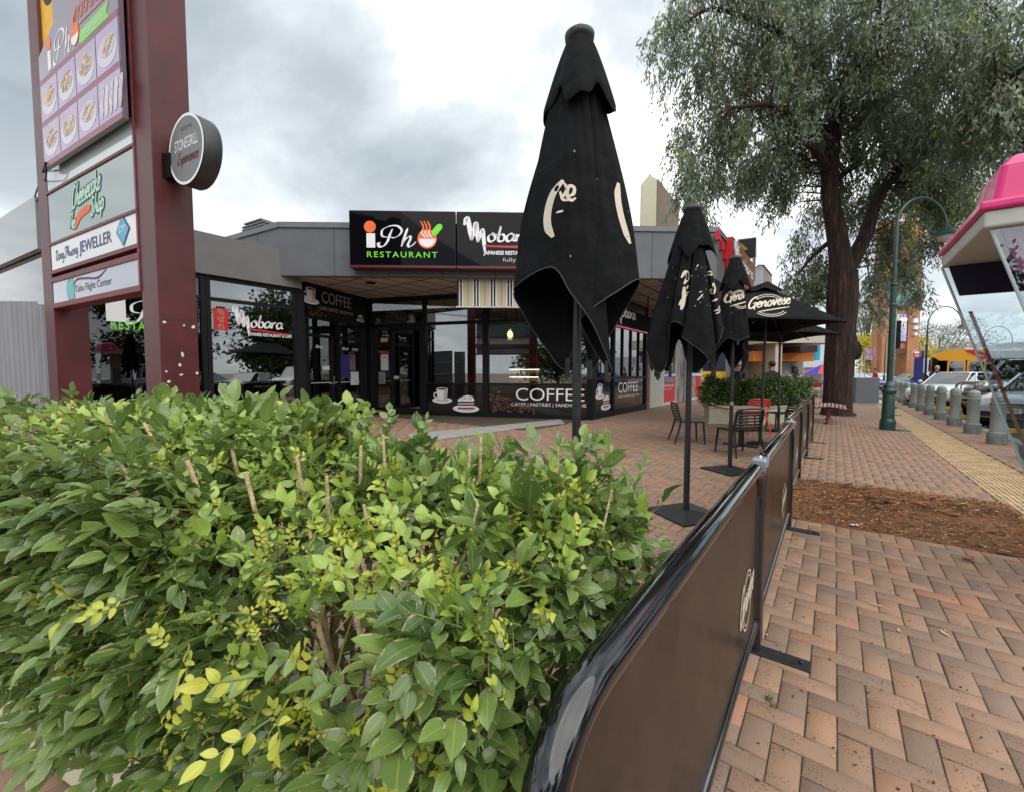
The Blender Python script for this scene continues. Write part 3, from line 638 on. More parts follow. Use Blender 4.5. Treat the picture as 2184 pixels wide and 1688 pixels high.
# reference lines
C1 = Vector((2.45, 12.86, 0)); C2 = Vector((5.33, 16.95, 0)); A0 = Vector((-5.1, 15.15, 0)); WL = Vector((-5.94, 12.3, 0))
FRONT = Fr(A0, C1 - A0); FRL = (C1 - A0).length
SIDE = Fr(C1, C2 - C1); SIL = (C2 - C1).length
WING = Fr(WL, A0 - WL); WIL = (A0 - WL).length
LEFT_E = Vector((-5.9, 11.9, 0)); LSTART = Vector((-8.78, 8.13, 0)); LOWW = Fr(LSTART, LEFT_E - LSTART); LOL = (LEFT_E - LSTART).length
SOF = 3.98
def shop():
    root = thing('corner_restaurant', C1, 0, 'grey corner restaurant block with black glazed shopfronts and deep flat awning', 'shop building')
    FA = Vector((-6.13, 11.4, 0)); FB = Vector((5.6, 11.8, 0)); FC = FB + SV * 6.4
    BK = FA + Vector((-.87, .49, 0)) * 7.0
    ztop = zat(474, 11.4)
    # fascia walls
    mb = MB()
    for P, Q in ((FA, FB), (FB, FC), (BK, FA)):
        d = (Q - P); nn_ = Vector((d.y, -d.x, 0)).normalized()
        mb.obox(P - nn_ * .2 + Z * SOF, d, nn_ * .2, Z * (ztop - .14 - SOF))
    f = mb.build('awning_fascia', GREYC, root)
    mb = MB()
    for P, Q in ((FA, FB), (FB, FC), (BK, FA)):
        d = (Q - P); nn_ = Vector((d.y, -d.x, 0)).normalized()
        mb.obox(P - nn_ * .26 + Z * (ztop - .14) - d.normalized() * .03, d + d.normalized() * .06, nn_ * .30, Z * .14)
        k = 1.42 if P is FA else 1.5; s_ = k
        while s_ < d.length:
            mb.obox(P + d.normalized() * (s_ - .006) + Z * (SOF - .003) + nn_ * -.01, d.normalized() * .012, nn_ * .0115, Z * (ztop - .14 - SOF), 1); s_ += k
    mb.build('coping', [GREYL, CHAR], f)
    # soffit with its tile grid
    so = bpy.data.materials.new('soffit_tiles'); so.use_nodes = True; t = so.node_tree; b = t.nodes['Principled BSDF']; b.inputs['Roughness'].default_value = .85
    c = t.nodes.new('ShaderNodeTexCoord'); mp_ = t.nodes.new('ShaderNodeMapping'); mp_.inputs['Rotation'].default_value = (0, 0, R(-52.8)); t.links.new(c.outputs['Object'], mp_.inputs[0])
    bt = t.nodes.new('ShaderNodeTexBrick'); bt.offset = 0.0; bt.inputs['Scale'].default_value = 1.0; bt.inputs['Brick Width'].default_value = 1.2; bt.inputs['Row Height'].default_value = .6
    bt.inputs['Mortar Size'].default_value = .03; bt.inputs['Color1'].default_value = (.42, .36, .32, 1); bt.inputs['Color2'].default_value = (.46, .40, .35, 1); bt.inputs['Mortar'].default_value = (.025, .015, .012, 1); bt.inputs['Mortar Smooth'].default_value = 0
    t.links.new(mp_.outputs[0], bt.inputs['Vector']); t.links.new(bt.outputs[0], b.inputs['Base Color'])
    mb = MB(); FRC = C2 + SV * 2.5
    mb.prism([p + Z * (SOF + .03) for p in (FA + Vector((.1, .2, 0)), FB + Vector((-.1, .15, 0)), FC - SV * .05 + SU * .1, FRC + SU * .5, A0 + Vector((0, 1, 0)), WL + Vector((-.4, .2, 0)))], Z * .1)
    s_ = mb.build('soffit', so, root)
    mb = MB()
    for px, py in ((1320, 1012), (2390, 1040), (1330, 990)):
        p = ray(px / 1.6708, py / 1.6708); tt = (SOF - CAMH) / p.z
        q = Vector((0, 0, CAMH)) + p * tt
        mb.lathe([(.13, SOF + .025), (.15, SOF + .015), (.15, SOF + .03)], (q.x, q.y, 0), 20)
    mb.build('downlight', CHAR, s_)
    # roof slab and back
    mb = MB(); mb.prism([p + Z * (ztop - .3) for p in (FA + Vector((.3, .4, 0)), FB + Vector((-.4, .4, 0)), FC + SU * .4, FC + SU * 9, BK + Vector((4, 6, 0)), BK + Vector((.2, .3, 0)))], Z * .1)
    mb.build('roof', GREYL, root)
    # frames of the front
    sill = 1.04
    def cols(fr, lst, z0, z1, w=.10, c0=-.10, c1=.04):
        mb = MB()
        for a, ww in lst: fr.box(mb, a - ww / 2, a + ww / 2, z0, z1, c0, c1)
        return mb
    aF = lambda px: FRONT.hit(px, 780)[0]
    m1, m2, m3, m4, m5 = aF(790), aF(815), aF(906), aF(1036), FRL - .02
    zt = 3.97; ztr = zat(688, 14.1)
    mb = cols(FRONT, [(m1 - .05, .22), (m3, .12), (m4, .20), (m5 - .05, .22)], 0.0, zt)
    FRONT.box(mb, m1, m5, ztr - .05, ztr + .05, -.09, .03); FRONT.box(mb, m1, m5, zt - .12, zt + .05, -.095, .035)
    FRONT.box(mb, m1 + .06, m5 - .16, 0, .12, -.085, .05)
    FRONT.box(mb, m3 + .06, m4 - .10, sill - .02, sill + .04, -.08, .03); FRONT.box(mb, m4 + .10, m5 - .16, sill - .02, sill + .04, -.08, .03)
    mb.build('window_frame', CHAR, root)
    for a0, a1 in ((m3 + .06, m4 - .10), (m4 + .10, m5 - .16)):
        pane(FRONT, root, a0, a1, sill + .04, ztr - .05); pane(FRONT, root, a0, a1, ztr + .05, zt - .12)
    pane(FRONT, root, m1 + .06, m3 - .06, ztr + .05, zt - .12)
    # glazed door between m1 and m3
    d0, d1 = aF(832), m3 - .07
    mb = MB()
    for a0, a1, b0, b1 in ((d0, d0 + .11, .02, ztr - .06), (d1 - .11, d1, .02, ztr - .06), (d0 + .11, d1 - .11, .02, .20), (d0 + .11, d1 - .11, ztr - .22, ztr - .06)): FRONT.box(mb, a0, a1, b0, b1, -.06, .025)
    dr = mb.build('door', CHAR, root)
    pane(FRONT, dr, d0 + .11, d1 - .11, .20, ztr - .22, name='door_pane')
    pane(FRONT, root, m1 + .06, d0 - .02, .12, ztr - .05)
    mb = MB(); FRONT.box(mb, d0 + .03, d0 + .07, 1.0, 1.28, .03, .06); mb.tube([FRONT(d0 + .05, 1.06, .08), FRONT(d0 + .22, 1.06, .08)], .013, 8); mb.build('handle', CHROME, dr)
    mb = MB(); FRONT.box(mb, d0 + .14, d0 + .32, 1.20, 1.30, -.02, -.012); FRONT.box(mb, d0 - .38, d0 - .08, 1.5, 2.05, -.02, -.012)
    FRONT.box(mb, d0 - .36, d0 - .10, 2.5, 2.62, -.02, -.012, 0); FRONT.box(mb, d0 - .36, d0 - .08, 2.06, 2.18, -.02, -.012, 1)
    text(mb, 'OPEN', lambda x, y: FRONT(x, y, -.009), d0 - .33, d0 - .13, 1.90, 1.99, 1)
    text(mb, 'PULL', lambda x, y: FRONT(x, y, -.009), d0 + .16, d0 + .30, 1.225, 1.275, 2)
    mb.build('door_notice', [WHITED, REDV, BLK], dr)
    # lower graphic panels
    mb = MB(); FRONT.box(mb, m3 + .06, m4 - .10, .12, sill - .02, -.05, -.02)
    fn = lambda x, y, c=0: FRONT(x, y, -.017 + c)
    wd = m4 - m3 - .16
    cup_saucer(mb, fn, m3 + .06 + wd * .28, .12 + .56, .46, (1, 2, 3, 4)); cake(mb, fn, m3 + .06 + wd * .70, .12 + .30, .50, (1, 2, 3, 4))
    mb.build('graphic_panel', [BLKG, WHITE, GREYP, BROWNP, DARKP], root)
    mb = MB(); FRONT.box(mb, m4 + .10, m5 - .16, .12, sill - .02, -.05, -.02)
    a0, a1 = aF(1100), aF(1233); k = lambda x, y: fn(x, y)
    text(mb, 'COFFEE', k, a0, a0 + (a1 - a0) * 1.10, .55, .93, 1, bold=-.006, spacing=.95)
    text(mb, 'CAKES | PASTRIES | SANDWICHES', k, aF(1090), aF(1264) - .1, .34, .47, 1)
    beans(mb, fn, m4 + .14, .16, 1.5, .82, 2, 150)
    mb.build('graphic_panel', [BLKG, WHITE, BROWNP, DARKP], root)
    # side windows
    aS = lambda px: SIDE.hit(px, 800)[0]
    s0, s1, s2 = .12, aS(1308), SIL - .05
    mb = cols(SIDE, [(0.0, .22), (s1, .12), (s2, .16)], 0, 3.2)
    SIDE.box(mb, .11, s2 - .08, 0, .20, -.09, .03); SIDE.box(mb, .11, s1 - .06, 1.20, 1.28, -.08, .035); SIDE.box(mb, s1 + .06, s2 - .08, 1.20, 1.28, -.08, .035)
    SIDE.box(mb, .11, s2 - .08, 2.95, 3.05, -.09, .03)
    n_ = 4
    for i in range(1, n_): a = s1 + (s2 - s1) * i / n_; SIDE.box(mb, a - .03, a + .03, 1.28, 2.95, -.06, .02); SIDE.box(mb, a + .05, a + .09, 1.5, 1.62, .02, .05)
    mb.build('window_frame', CHAR, root)
    pane(SIDE, root, .12, s1 - .06, 1.28, 2.95); pane(SIDE, root, s1 + .06, s2 - .08, 1.28, 2.95, m=GLASSD)
    mb = MB(); SIDE.box(mb, -.1, s2 + .1, 3.05, SOF + .02, -.12, -.02); mb.build('lintel', BLK, root)
    fs = lambda x, y, c=0: SIDE(x, y, -.017 + c)
    mb = MB(); SIDE.box(mb, .12, s1 - .06, .20, 1.20, -.05, -.02); cup_saucer(mb, fs, .12 + (s1 - .2) * .32, .85, .42, (1, 2, 3, 4)); cake(mb, fs, .12 + (s1 - .2) * .66, .48, .42, (1, 2, 3, 4))
    mb.build('graphic_panel', [BLKG, WHITE, GREYP, BROWNP, DARKP], root)
    mb = MB(); SIDE.box(mb, s1 + .06, s2 - .08, .20, 1.20, -.05, -.02); k2 = lambda x, y: fs(x, y)
    text(mb, 'COFFEE', k2, aS(1320), aS(1362), .72, 1.08, 1); text(mb, 'CAKES | PASTRIES | SANDWICHES', k2, aS(1319), aS(1365), .53, .63, 1); beans(mb, fs, s2 - 1.1, .25, .9, .4, 2, 40, False)
    mb.build('graphic_panel', [BLKG, WHITE, BROWNP, DARKP], root)
    # wing with the coffee sign over double doors
    mb = MB()
    for a, w_ in ((.02, .16), (WIL * .47, .10), (WIL - .3, .3)): WING.box(mb, a - w_ / 2, a + w_ / 2, 0, 3.0, -.1, .04)
    WING.box(mb, .10, WIL - .45, 2.48, 2.56, -.09, .03); WING.box(mb, .10, WIL - .45, 0, .15, -.09, .035)
    WING.box(mb, WIL * .47 - .35, WIL * .47 - .25, .15, 2.48, -.07, .03)
    mb.build('window_frame', CHAR, root)
    pane(WING, root, .1, WIL * .47 - .36, .15, 3.0); pane(WING, root, WIL * .47 + .05, WIL - .45, .15, 3.0)
    mb = MB(); a = WIL * .47 - .30; WING.box(mb, a - .02, a + .02, 1.0, 1.3, .03, .06); mb.tube([WING(a, 1.08, .08), WING(a - .25, 1.08, .08)], .013, 8); mb.build('handle', CHROME, root)
    mb = MB(); a = WIL * .47
    WING.box(mb, a + .13, a + .55, 1.25, 2.0, -.02, -.012, 1); WING.box(mb, a + .60, a + 1.02, 1.0, 1.45, -.02, -.012, 0); WING.box(mb, a - .72, a - .42, 1.5, 1.62, -.02, -.012, 0)
    for i, q in enumerate((-1.0, .2, .7, 1.15)): script(mb, 'ao', lambda x, y: WING(x, y, -.009), a + q, a + q + .3, 2.16, .07, .03, 0)
    WING.box(mb, .2, WIL - .5, 1.1, 1.12, -.02, -.012, 0)
    mb.build('door_notice', [WHITED, NAVY], root)
    mb = MB(); WING.box(mb, .0, WIL + .05, 3.0, SOF + .2, -.09, .05)
    fw = lambda x, y, c=0: WING(x, y, .053 + c); kw = lambda x, y: fw(x, y)
    h = lambda px, py: WING.hit(px, py, .053)
    a0, b0 = h(687, 651); a1, b1 = h(749, 656); text(mb, 'COFFEE', kw, a0, a1, 3.52, 3.86, 1, bold=-.01, spacing=.95)
    a0, _ = h(682, 655); a1, _ = h(753, 660); text(mb, 'CAKES | PASTRIES | SANDWICHES', kw, a0, a1, 3.27, 3.40, 1)
    cup_saucer(mb, fw, h(663, 625)[0], 3.66, .42, (2, 3, 4, 5)); cake(mb, fw, h(770, 660)[0] - .05, 3.28, .22, (2, 3, 4, 5)); beans(mb, fw, .05, 3.08, .8, .25, 4, 26, False)
    mb.build('coffee_sign', [BLK, GREYP, WHITE, GREYP, BROWNP, DARKP], root)
    # low front part on the left, with its render fascia
    fr = LOWW; z0, z1 = 3.72, 4.67
    L2 = Fr(LSTART, Vector((-.87, .49, 0)), flip=True)
    mb = MB(); fr.box(mb, 0, LOL, z0, z1, -.25, .12); mb.build('lower_fascia', GREYW, root)
    mb = MB(); L2.box(mb, 0.0, 7.5, z0, z1, -.25, .10)
    mb.build('lower_fascia', mat('grey_glossy_cladding', (0.15, 0.165, 0.165), .09, var=.08, vscale=2, coat=.3), root)
    mb = MB(); fr.box(mb, .1, LOL - .02, z0 - .10, z0, -.2, .02)
    fr.box(mb, LOL - .10, LOL + .12, 0, z0, -.12, .06)
    al = lambda px: fr.hit(px, 700)[0]
    for px, w_ in ((435, .10), (446, .09), (632, .10)): fr.box(mb, al(px) - w_ / 2, al(px) + w_ / 2, 0, z0 - .1, -.1, .04)
    zt2 = fr.hit(540, 648)[1]; fr.box(mb, .1, LOL - .10, zt2 - .04, zt2 + .04, -.09, .03)
    fr.box(mb, .1, LOL - .1, 0, .3, -.1, .035)
    for a in (.05, al(330)): fr.box(mb, a - .06, a + .06, 0, z0 - .1, -.1, .04)
    mb.build('window_frame', CHAR, root)
    GL3 = glassmat('window_glass_dark', (0.10, 0.10, 0.10), 0.30)
    pane(fr, root, al(446) + .05, al(632) - .05, .3, zt2 - .04, m=GL3); pane(fr, root, al(446) + .05, al(632) - .05, zt2 + .04, z0 - .1, m=GL3)
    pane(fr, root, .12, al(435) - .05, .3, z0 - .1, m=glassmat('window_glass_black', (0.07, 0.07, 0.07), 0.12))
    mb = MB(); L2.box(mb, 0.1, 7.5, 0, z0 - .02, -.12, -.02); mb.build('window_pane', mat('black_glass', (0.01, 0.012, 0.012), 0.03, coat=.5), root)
    # window lettering
    fl = lambda x, y: fr(x, y, -.022); hh = lambda px, py: fr.hit(px, py, -.022)
    (a0, b1), (a1, b0) = hh(455, 656), hh(488, 706)
    mb = MB(); rw = a1 - a0
    fr.box(mb, a0, a1, b0, b1, -.024, -.020, 0); fr.box(mb, a0 + rw * .2, a1 - rw * .2, b1, b1 + .04, -.024, -.020, 2)
    for i, ch in enumerate('もばら'):
        hb = (b1 - b0) / 3; y0 = b1 - hb * (i + 1) + hb * .12
        text(mb, ch, lambda x, y: fr(x, y, -.016), a0 + rw * .26, a1 - rw * .26, y0, y0 + hb * .76, 1, bold=.03)
        text(mb, ch, lambda x, y: fr(x, y, -.014), a0 + rw * .28, a1 - rw * .28, y0 + .01, y0 + hb * .76 - .01, 3)
    mb.build('lantern_sticker', [REDV, mat('sticker_yellow', (.8, .65, .3), .5), BLK, mat('sticker_ink', (.12, .02, .01), .5)], root)
    mb = MB(); mobara(mb, fl, hh(497, 690)[0], hh(603, 700)[0], hh(530, 700)[1], .27, 0)
    x0, y0 = hh(530, 703); x1, _ = hh(622, 703)
    mb.poly([fl(x0, y0 - .02), fl(x1, y0 - .07), fl(x1, y0 - .05), fl(x0 + .3, y0 + .02), fl(x0, y0 + .03)], 1)
    x0, y0 = hh(529, 717); x1, y1 = hh(622, 714); text(mb, 'JAPANESE RESTAURANT & CAFE', fl, x0, x1, y0 - .01, y0 + .10, 0, bold=.02)
    mb.build('window_lettering', [WHITE, REDV], root)
    mb = MB(); x0, y0 = hh(234, 683); x1, y1 = hh(252, 651); fr.box(mb, x0 - .05, x0 + .26, y0 - .02, y0 + .50, -.024, -.020, 0)
    disc(mb, fl, x0 + .10, y0 + .62, .14, .07, 2)
    xa, ya = hh(272, 688); big_ph(mb, fl, xa - .02, ya - .02, .50, 0)
    x0, y0 = hh(237, 699); x1, _ = hh(390, 699); text(mb, 'RESTAURANT', fl, x0, x1, y0 - .03, y0 + .17, 1, bold=.02, spacing=1.25)
    mb.build('window_lettering', [WHITE, GREENV, ORANGE], root)
    # interior shell
    back = []
    mb = MB()
    P = [LSTART + SU * .4, LEFT_E + SU * .3, WL + SU * .3 + Vector((-.1, .1, 0)), A0 + Vector((-.1, .2, 0)), C1 + Vector((-.1, .25, 0)), C2 + SU * .25, C2 + SU * 4.5, A0 + Vector((-1, 4.5, 0)), LSTART + SU * 5]
    n_ = len(P)
    # floor, ceiling, far walls only
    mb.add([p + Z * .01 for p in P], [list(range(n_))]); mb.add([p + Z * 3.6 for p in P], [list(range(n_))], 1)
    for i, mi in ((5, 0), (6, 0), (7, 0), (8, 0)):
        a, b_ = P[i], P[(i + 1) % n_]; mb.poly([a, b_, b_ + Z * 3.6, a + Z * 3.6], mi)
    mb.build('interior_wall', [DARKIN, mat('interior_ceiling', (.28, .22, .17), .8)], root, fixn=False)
    # brick pier beside the side window
    mb = MB(); SIDE.box(mb, SIL + .03, SIL + .38, 0, SOF, -.3, .06); mb.build('pier', mat('pier_brick', (.22, .13, .11), .85, var=.25, vscale=9, bump=.4, bscale=50), root)
    return root
def mobara(mb, fn, x0, x1, y0, xh, mi, w=None):
    """brushed word with a tall first letter"""
    W_ = x1 - x0; w = w or W_ * .055; m = W_ * .36
    stroke(mb, [(x0, y0 + xh * 1.35), (x0 + m * .12, y0 + xh * 1.9), (x0 + m * .22, y0 + xh * 1.2), (x0 + m * .30, y0 + xh * .2)], w * 1.5, fn, mi, (0.4, .45))
    stroke(mb, [(x0 + m * .30, y0 + xh * .2), (x0 + m * .42, y0 + xh * 1.0), (x0 + m * .48, y0 + xh * 1.5), (x0 + m * .52, y0 + xh * .9), (x0 + m * .56, y0 + xh * .05)], w * 1.5, fn, mi, (0.4, .5))
    stroke(mb, [(x0 + m * .56, y0 + xh * .05), (x0 + m * .68, y0 + xh * .7), (x0 + m * .76, y0 + xh * 1.0), (x0 + m * .80, y0 + xh * .2), (x0 + m * .84, y0 - xh * .7)], w * 1.2, fn, mi, (0.4, .5))
    script(mb, 'obara', fn, x0 + m * .92, x1, y0 + xh * .12, xh * .62, w * .85, mi, .12, 0, (0.5, .35))
def big_ph(mb, fn, x, y, h, mi, h_=True):
    """calligraphic P (and h); h = cap height"""
    k = h / 2.0; nb = (R(25), .22)
    stroke(mb, [(x + 1.45 * k, y + 1.75 * k), (x + 1.2 * k, y + 1.2 * k), (x + .95 * k, y + .55 * k), (x + .55 * k, y + .08 * k), (x + .15 * k, y + .05 * k), (x + .05 * k, y + .35 * k), (x + .28 * k, y + .42 * k)], .30 * k, fn, mi, nb, 8)
    stroke(mb, [(x + .95 * k, y + .95 * k), (x + .45 * k, y + 1.05 * k), (x + .45 * k, y + 1.6 * k), (x + 1.1 * k, y + 2.0 * k), (x + 1.9 * k, y + 2.05 * k), (x + 2.35 * k, y + 1.65 * k), (x + 2.1 * k, y + 1.15 * k), (x + 1.6 * k, y + .9 * k), (x + 1.25 * k, y + .95 * k)], .24 * k, fn, mi, nb, 8)
    if h_:
        stroke(mb, [(x + 2.95 * k, y + 1.85 * k), (x + 2.7 * k, y + 1.2 * k), (x + 2.3 * k, y + .05 * k)], .30 * k, fn, mi, nb, 8)
        stroke(mb, [(x + 2.35 * k, y + .25 * k), (x + 2.8 * k, y + .85 * k), (x + 3.15 * k, y + 1.05 * k), (x + 3.2 * k, y + .8 * k), (x + 2.95 * k, y + .25 * k), (x + 3.1 * k, y + .05 * k), (x + 3.45 * k, y + .25 * k), (x + 3.75 * k, y + .55 * k)], .28 * k, fn, mi, nb, 8)
SHOP = shop()
def shop_signs():
    fr = Fr(Vector((-6.13, 11.4, 0)), Vector((11.73, .4, 0)))
    sa0, sb1 = fr.hit(744, 448.5, .35); _, sb0 = fr.hit(747, 566, .35); sm, _ = fr.hit(973, 500, .35)
    sign_w = sm - sa0
    for i, nm in enumerate(('a', 'b')):
        a0 = sa0 + sign_w * i + (.01 if i else 0); a1 = sa0 + sign_w * (i + 1) - (.01 if not i else -.25)
        lab = ('black gloss sign with white script, orange dot and noodle bowl on the awning' if i == 0 else 'black gloss sign with white brushed name and red underline behind the tall umbrella')
        t = thing('fascia_sign', fr(a0, sb0, .2), 0, lab, 'sign', 'awning signs')
        mb = MB(); fr.box(mb, a0, a1, sb0, sb1, .02, .35); mb.build('sign_face', BLKSIGN, t, bevel=.012)
        mb = MB(); fr.box(mb, a0, a1, sb0 - .06, sb0, .02, .38); mb.build('sign_trim', mat('maroon_trim', (.10, .008, .015), .4), t)
        fn = lambda x, y: fr(x, y, .354); H_ = lambda px, py: fr.hit(px, py, .354)
        mb = MB()
        if i == 0:
            x, y = H_(789, 484); x1, _ = H_(801.5, 484); disc(mb, lambda a, b: fr(a, b, .357), x, y, x1 - x, (x1 - x), 1)
            (q0, y0), (q1, y1) = H_(782, 528.5), H_(800, 498); fr.rect(mb, q0, q1, y0, y1, .354, 0)
            q0, y0 = H_(806, 527); _, y1 = H_(806, 482); big_ph(mb, fn, q0, y0, (y1 - y0) * .98, 0)
            x, y = H_(911, 510); x1, _ = H_(931.5, 510); r_ = x1 - x
            disc(mb, lambda a, b: fr(a, b, .357), x, y, r_, r_, 1, 36)
            disc(mb, lambda a, b: fr(a, b, .359), x, y, r_ * .86, r_ * .84, 0, 24, 180, 360)
            for q in (-.35, 0, .35):
                stroke(mb, [(x + q * r_ + .05, y), (x + (q - .2) * r_, y + r_ * .6), (x + (q + .1) * r_ - .03, y + r_ * 1.2), (x + (q - .12) * r_ - .05, y + r_ * 1.85)], r_ * .17, lambda a, b: fr(a, b, .358), 1, n=6)
                stroke(mb, [(x + q * r_ + .05, y + .02), (x + (q - .2) * r_, y + r_ * .6), (x + (q - .08) * r_, y + r_ * .85)], r_ * .14, lambda a, b: fr(a, b, .3605), 0, n=6)
            x, y = H_(932, 492); stroke(mb, [(x - .10, y - .12), (x, y + .02), (x + .12, y + .14)], .16, lambda a, b: fr(a, b, .362), 2, n=8)
            q0, y0 = H_(783, 549); q1, y1 = H_(933, 538); text(mb, 'RESTAURANT', fn, q0, q1, y0, y1 + .0, 2, bold=.008, spacing=1.3)
        else:
            q0, y0 = H_(990, 518); q1, _ = H_(1135, 518); mobara(mb, fn, q0, q1, y0, .33, 0, .085)
            q0, y0 = H_(1033, 526); q1, y1 = H_(1150, 523); mb.poly([fn(q0, y0 - .01), fn(q1, y0 - .05), fn(q1, y0 + .02), fn(q0, y0 + .03)], 3)
            q0, y0 = H_(1031, 546); q1, _ = H_(1165, 546); text(mb, 'JAPANESE RESTAURANT & CAFE', fn, q0, q1 + .1, y0, y0 + .13, 0, bold=.03)
            q0, y0 = H_(1072, 561); text(mb, 'fully licensed', fn, q0, q0 + 1.1, y0, y0 + .13, 4)
        mb.build('lettering', [WHITE, ORANGE, GREENV, REDV, GREYP], t, fixn=False)
    # striped blind
    a0, b1 = fr.hit(975, 593, -.3); a1, b0 = fr.hit(1135, 656, -.3)
    t = thing('striped_blind', fr(a0, b0, -.3), 0, 'cream, black and white striped fabric blind hanging under the awning edge', 'blind')
    mb = MB(); x = a0; pat = [(.05, 1), (.03, 0), (.05, 1), (.03, 0), (.13, 2), (.012, 1), (.13, 2), (.03, 0)]; i = 0
    while x < a1:
        w_, mi = pat[i % len(pat)]; mb.obox(fr(x, b0, -.3), fr.A * min(w_, a1 - x), Z * (SOF - b0), fr.Nn * .008, mi); x += w_; i += 1
    mb.build('fabric', [WHITE, mat('stripe_dark', (.035, .03, .03), .8), mat('stripe_cream', (.60, .53, .36), .8)], t)
    mb = MB(); mb.tube([fr(a0 - .03, b0, -.296), fr(a1, b0, -.296)], .025, 8); mb.build('bottom_rail', WHITED, t)
    # hanging side sign
    s = Fr(SIDE.O, SIDE.A); a0, b1 = s.hit(1303, 648, .8); a1, b0 = s.hit(1392, 690, .8)
    _, b0 = s.hit(1303, 690, .8)
    t = thing('hanging_sign', s(a0, b0, .8), 0, 'black hanging sign with red edge and grey brushed name under the awning', 'sign')
    mb = MB(); s.box(mb, a0, a1, b0, b1, .70, .8); mb.build('sign_face', mat('matt_black', (.006, .006, .006), .85, spec=.05), t)
    mb = MB(); s.box(mb, a0 - .03, a1, b0 - .05, b0, .69, .81); s.box(mb, a0 - .03, a0, b0, b1, .69, .81); mb.build('sign_trim', REDV, t)
    mb = MB(); mobara(mb, lambda x, y: s(x, y, .803), a0 + .25, a0 + 2.0, b0 + .26, .30, 0, .10); mb.build('lettering', GREYP, t, fixn=False)
    mb = MB()
    for q in (a0 + .5, a1 - .4): mb = MB(); mb.tube([s(q, b1, .75), s(q, SOF + .03, .75)], .02, 6); mb.build('hanger', BLK, t)
    # roof louvre box
    c = at(560, 486, 12.9)
    t = thing('roof_vent', (c.x, c.y + .5, c.z - .3), R(-30), 'ribbed grey ventilation box on the roof edge above the low fascia', 'roof vent')
    mb = MB()
    for i in range(6): mb.box((0, 0, .05 + i * .085), (1.15 - (.25 if i == 5 else 0), 1.2, .05), 0); mb.box((0, 0, .01 + i * .085), (1.05 - (.25 if i == 5 else 0), 1.1, .04), 0)
    mb.box((0, 0, -.3), (1.1, 1.15, .6))
    mb.build('louvre', GREYL, t, bevel=.01, local=True)
    # projecting red box letters and sign on the street fascia
    st = Fr(Vector((5.6, 11.8, 0)), SV)
    a0, b1 = st.hit(1563, 512, .2); a1, _ = st.hit(1608, 560, .2); _, b0 = st.hit(1563, 588, .2)
    t = thing('box_sign', st(a0, b0, .3), 0, 'black and red box sign standing off the awning fascia beside the billboard', 'sign')
    mb = MB(); st.box(mb, a0, a1, b0, b1 + .1, .02, .20); mb.build('sign_body', REDV, t)
    mb = MB(); st.box(mb, a0 + .03, a1 - .03, b0 + .08, b1 + .07, .201, .215); mb.build('sign_face', BLKSIGN, t)
    mb = MB(); mobara(mb, lambda x, y: st(x, y, .218), a0 + .15, a1 - .2, b0 + (b1 - b0) * .5, (b1 - b0) * .26, 0, .2); mb.build('lettering', WHITE, t, fixn=False)
    lets = []
    for k, (px, py) in enumerate(((1536, 503), (1544, 524), (1550, 545), (1603, 590), (1600, 608), (1606, 566), (1597, 618))):
        a, b = st.hit(px, py, .1)
        mb = MB(); st.box(mb, a - .10, a + .10, b - .12, b - .06, .0, .1); st.box(mb, a - .10, a - .03, b - .06, b + .12, .0, .1); st.box(mb, a + .03, a + .10, b - .06, b + .08, .0, .1)
        o = mb.build('letter_block', REDV); tag(o, ['top', 'second', 'third', 'fourth', 'fifth', 'sixth', 'lowest'][k] + ' of the red raised blocks on the awning fascia', 'sign letter', 'red letter blocks on the awning fascia')
shop_signs()
